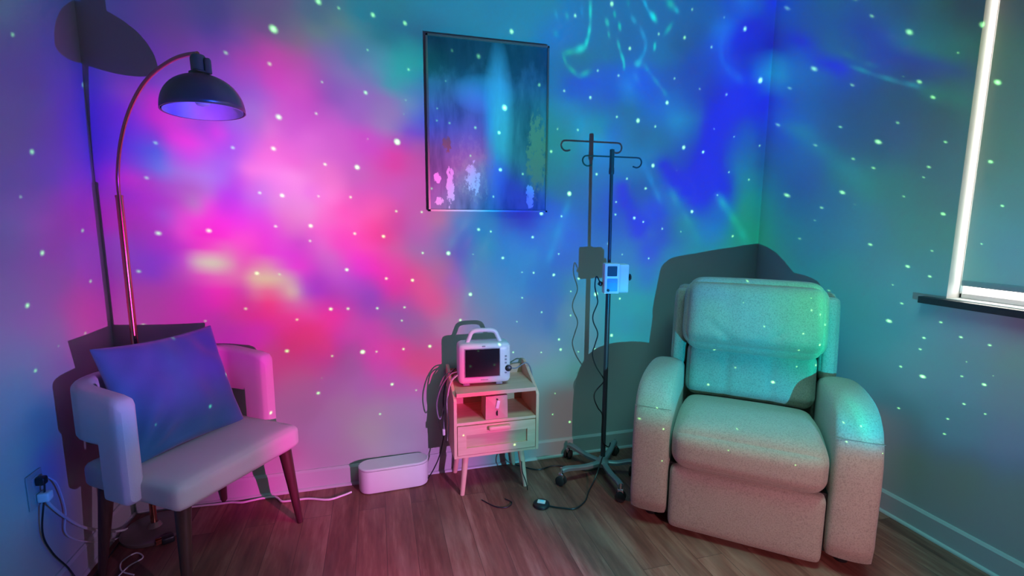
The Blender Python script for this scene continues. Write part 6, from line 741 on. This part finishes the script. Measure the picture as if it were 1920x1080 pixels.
bm = new_bm(); rbox(bm, 0.011, 0.006, 0.007, 0.003, 4, T=TR(0.105, -0.001, 0.065)); obj('button', bm, M_GREYP, mon)
bm = new_bm(); lathe(bm, [(0.0, 0), (0.017, 0), (0.017, 0.002), (0.013, 0.003), (0.012, 0.014), (0.0, 0.016)], 24, M=TR(0.118, -0.0005, 0.088, 0, rad(90))); obj('knob', bm, M_BLACK, mon)
bm = new_bm(); rbox(bm, 0.016, 0.004, 0.006, 0.002, 4, T=TR(-0.005, 0.000, 0.204)); obj('alarm_lamp', bm, M_GREYP, mon)
bm = new_bm()                                             # small maker's mark under the screen
for i in range(5): box(bm, -0.020+i*0.0076, -0.0145+i*0.0076, -0.0012, 0.001, 0.0325, 0.0365)
obj('logo', bm, M_GREYP, mon, smooth=False)
for x in (-0.09, 0.075): bm = new_bm(); rbox(bm, 0.034, 0.08, 0.016, 0.005, 5, T=TR(x, MD/2, 0.008)); obj('foot', bm, M_GREYP, mon)
# sensor leads hanging down the left side of the cabinet
def cable(name, pts, r, m, label, cat='cable', group=None, k=8):
    bm = new_bm(); tube(bm, smooth_path(pts, k), r, 8); o = obj(name, bm, m)
    return tag(o, label, cat, group)
M_LEAD2 = plain('pale_lead_jacket', (0.5, 0.5, 0.52), 0.5)
M_LEAD = plain('grey_lead_jacket', (0.24, 0.24, 0.28), 0.5)
leads = [
 ([(0.362, 2.30, 0.60), (0.325, 2.29, 0.59), (0.285, 2.30, 0.53), (0.262, 2.31, 0.44), (0.275, 2.31, 0.36), (0.300, 2.32, 0.42), (0.312, 2.33, 0.52)], M_LEAD, 0.0032, 'grey sensor lead in a wide loop left of the oak cabinet, farthest from it'),
 ([(0.362, 2.28, 0.59), (0.322, 2.25, 0.56), (0.305, 2.25, 0.46), (0.312, 2.25, 0.36), (0.306, 2.25, 0.27)], M_LEAD2, 0.0035, 'white sensor lead hanging against the left side of the oak cabinet'),
 ([(0.362, 2.33, 0.61), (0.318, 2.33, 0.56), (0.298, 2.34, 0.45), (0.302, 2.34, 0.30), (0.280, 2.35, 0.16), (0.245, 2.36, 0.07), (0.215, 2.37, 0.018), (0.22, 2.40, 0.006)], M_BLACK, 0.0032, 'black lead running from the monitor down to the floor by the white cable box'),
 ([(0.362, 2.35, 0.60), (0.300, 2.36, 0.55), (0.268, 2.37, 0.42), (0.285, 2.38, 0.28), (0.318, 2.38, 0.20), (0.308, 2.38, 0.36), (0.300, 2.38, 0.50)], M_GREYP, 0.003, 'dark grey lead looped behind the others left of the oak cabinet'),
 ([(0.362, 2.32, 0.58), (0.330, 2.31, 0.55), (0.318, 2.30, 0.50), (0.298, 2.29, 0.40), (0.292, 2.28, 0.32)], M_LEAD, 0.0032, 'short grey sensor lead ending in a clip left of the oak cabinet'),
]
for i, (pts, m, r, lab) in enumerate(leads): cable('sensor_lead', pts, r, m, lab, 'cable', 'monitor leads beside the cabinet')
bm = new_bm(); rbox(bm, 0.016, 0.014, 0.034, 0.005, 6, T=TR(0.292, 2.28, 0.303, 0.3)); o = obj('finger_clip', bm, M_WHITE); tag(o, 'white finger sensor clip hanging on a lead left of the cabinet', 'sensor clip')
bm = new_bm(); rbox(bm, 0.018, 0.10, 0.135, 0.008, 6, bulge=(0.006, 0, 0), T=TR(0.763, 2.33, 0.315)); o = obj('blood_pressure_cuff', bm, plain('slate_cuff_cloth', (0.10, 0.11, 0.16), 0.8)); tag(o, 'dark rolled blood pressure cuff hanging on the right side of the cabinet', 'cuff')
cable('cuff_hose', [(0.625, 2.34, 0.60), (0.68, 2.36, 0.575), (0.742, 2.36, 0.600), (0.768, 2.35, 0.55), (0.768, 2.33, 0.45), (0.764, 2.33, 0.378)], 0.0035, M_LEAD, 'grey hose from the monitor over the cabinet right side to the cuff', 'hose')

# rose coloured packet in the open shelf
pk = thing('gift_packet', 'rose pink folded packet with white tag in the cabinet opening', 'packet', (0.540, 2.245, 0.380))
bm = new_bm(); w_, h_, d_ = 0.056, 0.118, 0.05
fr = [bm.verts.new(p) for p in ((-w_, -d_, 0), (w_, -d_, 0), (w_*0.96, -d_, h_), (-w_*0.96, -d_, h_))]
bk = [bm.verts.new(p) for p in ((-w_, d_, 0), (w_, d_, 0), (w_*0.96, d_, h_), (-w_*0.96, d_, h_))]
cn = bm.verts.new((0, -d_-0.005, h_*0.5))
for i in range(4):
    bm.faces.new((fr[i], fr[(i+1) % 4], cn)); bm.faces.new((fr[i], bk[i], bk[(i+1) % 4], fr[(i+1) % 4]))
bm.faces.new(bk); obj('wrapping', bm, M_ROSE, pk, smooth=False)
bm = new_bm(); rbox(bm, 0.017, 0.004, 0.040, 0.003, 5, T=TR(0.004, -d_-0.007, 0.075, 0, 0, rad(12))); obj('tag', bm, M_TAG, pk)
bm = new_bm(); lathe(bm, [(0, 0), (0.004, 0.001), (0.004, 0.004), (0, 0.005)], 12, M=TR(0.002, -d_-0.004, 0.102, 0, rad(90))); obj('snap', bm, M_BLACK, pk); bm = new_bm(); tube(bm, [(0.002, -d_-0.007, 0.045), (0.0, -d_-0.007, 0.034), (0.001, -d_-0.006, 0.020)], [0.002, 0.0045, 0.0035], 8); obj('tie', bm, M_BLACK, pk)

# ------------------------------------------------------------------ white cable box
cb = thing('cable_box', 'white oval cable tidy box on the floor left of the oak cabinet', 'cable box', (0.048, 2.384, 0), rad(2.5))
def stadium(hw, hd, z, n=14, inset=0.0):
    pts = []; hw -= inset; hd -= inset
    for k in range(n+1): a = -math.pi/2+math.pi*k/n; pts.append((hw-hd+hd*math.cos(a), hd*math.sin(a), z))
    for k in range(n+1): a = math.pi/2+math.pi*k/n; pts.append((-hw+hd+hd*math.cos(a), hd*math.sin(a), z))
    return pts
bm = new_bm(); loft(bm, [stadium(0.172, 0.058, 0.001, inset=0.010), stadium(0.172, 0.058, 0.004, inset=0.003), stadium(0.172, 0.058, 0.012), stadium(0.172, 0.058, 0.118)]); obj('body', bm, M_WHITE, cb)
bm = new_bm(); loft(bm, [stadium(0.172, 0.058, 0.1195, inset=0.002), stadium(0.173, 0.059, 0.1215), stadium(0.173, 0.059, 0.127), stadium(0.173, 0.059, 0.1305, inset=0.004)]); obj('lid', bm, M_WHITE2, cb)
M_WCORD = plain('white_cord', (0.70, 0.66, 0.66), 0.45)
def fl(*p): return [(a, b, 0.006) for a, b in p]
cable('white_cord', [(-0.16, 2.36, 0.008), (-0.207, 2.339, 0.0065), (-0.267, 2.323, 0.0065), (-0.359, 2.357, 0.0065), (-0.438, 2.36, 0.0065), (-0.479, 2.367, 0.0065), (-0.513, 2.412, 0.0065), (-0.57, 2.418, 0.0065), (-0.614, 2.412, 0.0065), (-0.659, 2.405, 0.0065), (-0.711, 2.42, 0.0065), (-0.768, 2.42, 0.0065), (-0.818, 2.425, 0.0065), (-0.90, 2.425, 0.0065), (-0.975, 2.40, 0.0065), (-1.037, 2.365, 0.007), (-1.070, 2.31, 0.012), (-1.096, 2.22, 0.06), (-1.108, 2.08, 0.17), (-1.108, 1.98, 0.275), (-1.105, 1.90, 0.375), (-1.098, 1.876, 0.412)], 0.0048, M_WCORD, 'thick white cord from the cable box along the wall up to the left outlet', 'cord', k=6)


# ------------------------------------------------------------------ drip stand
IX, IY = 1.129, 2.212
iv = thing('iv_stand', 'dark rolling drip stand with two hooks between cabinet and recliner', 'drip stand', (IX, IY, 0))
bm = new_bm(); tube(bm, [(0, 0, 0.075), (0, 0, 1.10)], 0.0125, 16); tube(bm, [(0, 0, 1.09), (-0.004, 0, 1.62)], 0.0085, 14); lathe(bm, [(0, 1.06), (0.016, 1.06), (0.016, 1.10), (0, 1.105)], 16)
obj('pole', bm, M_STEEL, iv)
bm = new_bm(); lathe(bm, [(0, 1.572), (0.0125, 1.572), (0.0135, 1.585), (0.0125, 1.60), (0.0115, 1.606), (0.0115, 1.69), (0.0, 1.693)], 16, cx=-0.004); obj('head', bm, M_STEEL, iv)
def hook(s):
    return [(-0.004, 0, 1.656), (s*0.10, 0, 1.656), (s*0.132, 0, 1.656), (s*0.150, 0, 1.652), (s*0.159, 0, 1.636), (s*0.152, 0, 1.617), (s*0.134, 0, 1.608), (s*0.112, 0, 1.613)]
for s_ in (-1, 1): bm = new_bm(); tube(bm, smooth_path(hook(s_), 6), 0.0038, 10); obj('hook', bm, M_STEEL, iv)
bm = new_bm(); lathe(bm, [(0, 0.045), (0.034, 0.047), (0.036, 0.070), (0.026, 0.080), (0.018, 0.098), (0, 0.100)], 24); obj('hub', bm, M_GREYMETAL, iv)
for k in range(5):
    a = rad(191-72*k); ca, sa = math.cos(a), math.sin(a); Lg = 0.262 if sa < 0.5 else 0.235
    Lg = min(Lg, 0.205/sa) if sa > 0.5 else (0.16 if ca > 0.5 else Lg)
    bm = new_bm(); path = smooth_path([(0.02*ca, 0.02*sa, 0.066), (Lg*0.45*ca, Lg*0.45*sa, 0.066), (Lg*0.85*ca, Lg*0.85*sa, 0.082), (Lg*ca, Lg*sa, 0.080)], 6)
    rings = []
    for p in path:
        nx, ny = -sa, ca; w2, h2 = 0.0150, 0.0095
        rings.append([(p.x+nx*w2*cx_, p.y+ny*w2*cx_, p.z+h2*cz_) for cx_, cz_ in ((1, -1), (1, 0.4), (0.6, 1), (-0.6, 1), (-1, 0.4), (-1, -1))])
    loft(bm, rings); lg = obj('base_leg', bm, M_GREYMETAL, iv)
    cxk, cyk = Lg*ca, Lg*sa; ax = rad(35+72*k*1.3)
    bm = new_bm(); tube(bm, [(cxk, cyk, 0.094), (cxk, cyk, 0.058)], 0.0065, 12); rbox(bm, 0.018, 0.030, 0.030, 0.006, 5, T=TR(cxk, cyk, 0.050, ax)); obj('caster_fork', bm, M_CHROME, lg)
    for s_ in (-1, 1):
        bm = new_bm(); Tm = TR(cxk, cyk, 0.0255, ax) @ TR(s_*0.013, 0, 0, 0, 0, rad(90)); lathe(bm, [(0, -0.006), (0.020, -0.006), (0.025, -0.003), (0.025, 0.003), (0.020, 0.006), (0, 0.006)], 24, M=Tm); obj('caster_wheel', bm, M_RUBBER, lg)
pump = thing('infusion_pump', 'white infusion pump with small screen clamped halfway up the drip stand', 'infusion pump', (1.139, 2.172, 0.988), rad(-14)); pump.scale = (0.84, 0.95, 0.89)
bm = new_bm(); rbox(bm, 0.090, 0.058, 0.168, 0.006, 8, T=TR(-0.024, -0.012, 0.084)); obj('front_case', bm, M_WHITE, pump)
bm = new_bm(); rbox(bm, 0.058, 0.082, 0.160, 0.008, 8, T=TR(0.048, 0.004, 0.083)); obj('side_case', bm, M_WHITE2, pump)
bm = new_bm(); rbox(bm, 0.058, 0.004, 0.056, 0.002, 4, T=TR(-0.024, -0.0415, 0.126)); obj('screen', bm, M_LCD, pump)
bm = new_bm(); rbox(bm, 0.062, 0.003, 0.072, 0.002, 4, T=TR(-0.022, -0.0413, 0.050)); kp = obj('keypad', bm, M_KEYPAD, pump)
bm = new_bm()
for i in range(5):
    for j in range(2): rbox(bm, 0.008, 0.003, 0.005, 0.001, 2, T=TR(-0.046+i*0.012, -0.0435, 0.078-j*0.012))
obj('key', bm, M_GREYP, kp)
bm = new_bm(); lathe(bm, [(0, 0), (0.008, 0), (0.008, 0.005), (0, 0.006)], 16, M=TR(-0.046, -0.042, 0.020, 0, rad(90))); obj('power_button', bm, M_BLACK, pump)
bm = new_bm(); tube(bm, [(0.074, 0.0, 0.088), (0.094, 0.0, 0.088)], 0.005, 10); lathe(bm, [(0, 0), (0.020, 0.0), (0.017, 0.008), (0, 0.014)], 6, M=TR(0.090, 0, 0.088, 0, 0, rad(90))); obj('clamp_knob', bm, M_BLACK, pump)
bm = new_bm(); rbox(bm, 0.022, 0.030, 0.026, 0.005, 5, T=TR(-0.080, 0.012, 0.050, 0, 0, rad(30))); obj('power_plug', bm, M_BLACK, pump)
bm = new_bm(); rbox(bm, 0.036, 0.046, 0.060, 0.006, 5, T=TR(-0.012, 0.036, 0.090)); obj('pole_clamp', bm, M_GREYP, pump)
cable('pump_power_cord', [(1.068, 2.19, 1.045), (1.052, 2.195, 1.07), (1.048, 2.20, 1.02), (1.066, 2.21, 0.965), (1.070, 2.21, 0.93), (1.048, 2.21, 0.875), (1.050, 2.21, 0.835), (1.076, 2.21, 0.775), (1.064, 2.21, 0.72), (1.050, 2.21, 0.665), (1.072, 2.21, 0.600), (1.113, 2.205, 0.535), (1.112, 2.200, 0.515), (1.070, 2.205, 0.465), (1.066, 2.205, 0.425), (1.088, 2.205, 0.375), (1.112, 2.20, 0.335), (1.112, 2.20, 0.25), (1.118, 2.20, 0.19), (1.150, 2.195, 0.155), (1.165, 2.20, 0.175)], 0.0032, M_BLACK, 'black wavy power cord hanging down the drip stand from the pump', 'cord', k=6)
cable('extension_cord', [(1.11, 2.175, 0.12), (1.05, 2.13, 0.035), (0.98, 2.06, 0.006), (0.93, 1.99, 0.0055), (0.86, 1.945, 0.0055), (0.80, 1.965, 0.0055), (0.755, 1.99, 0.0055), (0.73, 2.01, 0.009)], 0.0036, M_BLACK, 'black cord looping over the floor below the drip stand to the foot switch', 'cord')
cable('extension_cord', [(0.70, 2.41, 0.006), (0.80, 2.33, 0.0055), (0.90, 2.345, 0.0055), (1.00, 2.30, 0.0055), (1.06, 2.25, 0.0055), (1.20, 2.28, 0.0055)], 0.0036, M_BLACK, 'black cord on the floor behind the drip stand base', 'cord')
cable('thin_cord', [(0.45, 2.13, 0.0045), (0.50, 2.06, 0.0045), (0.55, 2.04, 0.0045), (0.585, 2.07, 0.0045), (0.56, 2.11, 0.0045)], 0.0026, M_BLACK, 'thin dark cord end lying on the floor in front of the cabinet', 'cord')
cable('cable_loop', [(0.690, 2.155, 0.006), (0.675, 2.135, 0.06), (0.660, 2.150, 0.11), (0.668, 2.19, 0.14), (0.69, 2.25, 0.08), (0.72, 2.33, 0.006)], 0.0026, M_BLACK, 'thin black cord wrapped about the right front cabinet leg', 'cord')
fs = thing('foot_switch', 'small black puck with bright pale label on the floor by the casters', 'switch', (0.715, 2.015, 0), rad(-30))
bm = new_bm(); lathe(bm, [(0, 0.001), (0.036, 0.001), (0.040, 0.006), (0.038, 0.014), (0.030, 0.019), (0, 0.020)], 32); obj('body', bm, M_BLACK, fs)
bm = new_bm(); rbox(bm, 0.038, 0.026, 0.006, 0.002, 4, T=TR(0, 0, 0.021)); obj('label_plate', bm, M_WHITE, fs)
bm = new_bm(); rbox(bm, 0.020, 0.012, 0.005, 0.002, 4, T=TR(0.002, 0.002, 0.025)); obj('button', bm, plain('aqua_button', (0.25, 0.75, 0.85), 0.3), fs)

# ------------------------------------------------------------------ recliner (local x to the viewer's right, -y faces the room)
rec = thing('recliner', 'taupe padded recliner armchair in the right corner under the window', 'recliner', (1.40, 1.505, 0), math.atan2(-0.654, 0.757))
# local frame: y = 0 is the front, +y towards the corner
IN = 0.292                       # half inner width
def arm_mesh(s):
    """solid arm: rounded front, padded top; profile in (y,z), lofted across x"""
    bm = new_bm()
    side = [(0.0, 0.012), (0.0, 0.12), (-0.003, 0.25), (-0.004, 0.38), (0.002, 0.46), (0.022, 0.535), (0.062, 0.595), (0.12, 0.632), (0.20, 0.648), (0.30, 0.650), (0.42, 0.645), (0.53, 0.632), (0.60, 0.610), (0.64, 0.56), (0.65, 0.45), (0.65, 0.25), (0.65, 0.012)]
    cy, cz = 0.33, 0.30
    xs = [0.0, 0.010, 0.030, 0.055, 0.085, 0.115, 0.140, 0.158, 0.166]
    rings = []
    for x in xs:
        e = abs((x-0.083)/0.083); ins = 0.030*(1-math.sqrt(max(0, 1-e**3.2)))
        out = 0.010*math.sqrt(max(0, 1-e*e))
        ring = []
        for y, z in side:
            d = Vector((y-cy, z-cz)); 
            k = 1.0 if z > 0.06 else 0.4
            f = (-ins*k + out*(1 if z > 0.4 else 0.35))
            dn = d.normalized()*f; ring.append((s*(IN+x), y+dn.x, max(z+(dn.y if z > 0.05 else 0), 0.012)))
        rings.append(ring)
    loft(bm, rings); return bm
for s in (-1, 1):
    a = obj('armrest', arm_mesh(s), M_REC, rec, sub=1)
    bm = new_bm(); pth = [(s*(IN+0.006+0.154*k/10), 0.033-0.0125*math.sqrt(max(0, 1-((k-5)/5)**2)), 0.540+0.004*math.sqrt(max(0, 1-((k-5)/5)**2))) for k in range(11)]
    tube(bm, pth, 0.0014, 6); obj('seam', bm, M_SEAM, a)
# footrest panel, seat cushion, lumbar cushion, headrest, side wings, body
def foot_shape(p): return Vector((p.x, p.y + 0.006*math.cos(p.x*6), p.z))
bm = new_bm(); rbox(bm, 0.578, 0.075, 0.285, 0.028, 12, bulge=(0, 0.012, 0), T=TR(0, 0.038, 0.160)); obj('footrest', bm, M_REC, rec, sub=1)
def seat_shape(p):
    # top falls gently to the front lip, crown in the middle
    if p.z > 0: p.z += 0.022*math.sin(min(1, max(0, (p.y+0.25)/0.42))*math.pi) - 0.012*max(0, p.y-0.05)/0.2
    return p
bm = new_bm(); rbox(bm, 0.578, 0.540, 0.178, 0.062, 16, bulge=(0.0, 0.018, 0.020), T=TR(0, 0.245, 0.395), shape=seat_shape); st_ = obj('seat_cushion', bm, M_REC, rec, sub=1)
tb = rad(-12)
def groove(p, d, w):
    if p.y < 0:
        for cx in (-0.098, 0.098): p.y += d*math.exp(-((p.x-cx)/w)**2)
def lum_shape(p): groove(p, 0.016, 0.015); return p
bm = new_bm(); rbox(bm, 0.575, 0.165, 0.27, 0.055, 36, bulge=(0, 0.022, 0.006), T=TR(0, 0.556, 0.600, 0, tb), shape=lum_shape); lum = obj('lumbar_cushion', bm, M_REC, rec, sub=1)
def head_shape(p):
    p.y += 0.018*math.sin(p.z*14)*0.5
    # soft creases pulling in from the lower left and right
    for cx, sg in ((-0.13, 1), (0.10, -1)):
        d = (p.x-cx)*0.8*sg + (p.z+0.09); 
        if p.y < 0: p.y += 0.014*math.exp(-(d/0.015)**2)*math.exp(-((p.x-cx)/0.06)**2)
    groove(p, 0.009, 0.015)
    return p
bm = new_bm(); rbox(bm, 0.622, 0.215, 0.345, 0.078, 34, bulge=(0.004, 0.045, 0.014), T=TR(0.0, 0.556, 0.882, 0, tb), shape=head_shape); hd = obj('headrest', bm, M_REC, rec, sub=1)
bm = new_bm(); rbox(bm, 0.735, 0.110, 0.80, 0.035, 10, T=TR(0.0, 0.662, 0.610, 0, tb)); obj('back_shell', bm, M_REC, rec)
for s in (-1, 1):
    bm = new_bm(); rbox(bm, 0.072, 0.135, 0.400, 0.028, 10, bulge=(0.004, 0.01, 0), T=TR(s*0.332, 0.632, 0.790, 0, tb)); obj('back_wing', bm, M_REC, rec)
bm = new_bm(); box(bm, -IN-0.150, IN+0.150, 0.05, 0.64, 0.06, 0.30); obj('base_frame', bm, M_BLACK, rec, smooth=False)
for sx in (-1, 1):
    for y in (0.12, 0.55): bm = new_bm(); lathe(bm, [(0, 0.001), (0.024, 0.001), (0.026, 0.014), (0, 0.015)], 18, cx=sx*(IN+0.08), cy=y); obj('foot', bm, M_BLACK, rec)

# ------------------------------------------------------------------ outlet and plugs on the left wall
ol = thing('wall_outlet', 'grey double outlet plate low on the left wall', 'outlet', (XL, 1.875, 0.450))
bm = new_bm(); rbox(bm, 0.007, 0.075, 0.12, 0.003, 5, T=TR(0.0035, 0, 0)); obj('cover_plate', bm, M_TRIM2, ol)
for z in (-0.028, 0.028): bm = new_bm(); rbox(bm, 0.004, 0.034, 0.036, 0.002, 5, T=TR(0.0075, 0, z)); obj('socket', bm, M_TRIM2, ol)
p_ = new_bm(); rbox(p_, 0.034, 0.030, 0.032, 0.006, 6, T=TR(XL+0.0275, 1.875, 0.421)); tag(obj('power_plug', p_, M_WHITE), 'white plug in the lower socket of the left wall outlet', 'plug')
p_ = new_bm(); rbox(p_, 0.026, 0.026, 0.028, 0.006, 6, T=TR(XL+0.0235, 1.875, 0.478)); tag(obj('power_plug', p_, M_BLACK), 'dark plug in the upper socket of the left wall outlet', 'plug')
cable('lamp_cord', [(-1.045, 2.33, 0.0065), (-1.075, 2.24, 0.0055), (-1.072, 2.11, 0.0055), (-1.075, 2.02, 0.0055), (-1.090, 1.97, 0.03), (-1.114, 1.958, 0.10), (-1.118, 1.90, 0.20), (-1.116, 1.865, 0.30), (-1.10, 1.872, 0.43), (-1.098, 1.875, 0.465)], 0.0028, M_BLACK, 'thin dark cord hanging in a loop under the left wall outlet', 'cord')
cable('loose_cord', [(-0.99, 1.95, 0.0045), (-0.973, 2.046, 0.0045), (-0.941, 2.09, 0.0045), (-0.98, 2.13, 0.0045), (-1.01, 2.085, 0.0045), (-0.985, 2.026, 0.0045), (-0.93, 1.99, 0.0045)], 0.0026, M_WCORD, 'thin pale cord curled on the floor under the cream chair', 'cord')
cable('hanging_cord', [(-1.105, 1.885, 0.49), (-1.10, 1.93, 0.445), (-1.108, 1.965, 0.385), (-1.112, 1.985, 0.30), (-1.114, 1.975, 0.22), (-1.112, 2.06, 0.13), (-1.105, 2.20, 0.03), (-1.08, 2.27, 0.0065)], 0.0026, M_WCORD, 'thin pale cord curving from the upper outlet plug down behind the chair leg', 'cord')
pl_ = thing('adapter_plug', 'small dark plug with copper prongs on the floor beneath the cream chair', 'plug', (-0.895, 2.175, 0), rad(25))
bm = new_bm(); rbox(bm, 0.045, 0.035, 0.028, 0.006, 5, T=TR(0.012, 0, 0.015)); obj('body', bm, M_BLACK, pl_)
for y in (-0.008, 0.008): bm = new_bm(); box(bm, -0.030, -0.010, y-0.003, y+0.003, 0.008, 0.026); obj('prong', bm, M_BRASS, pl_, smooth=False)
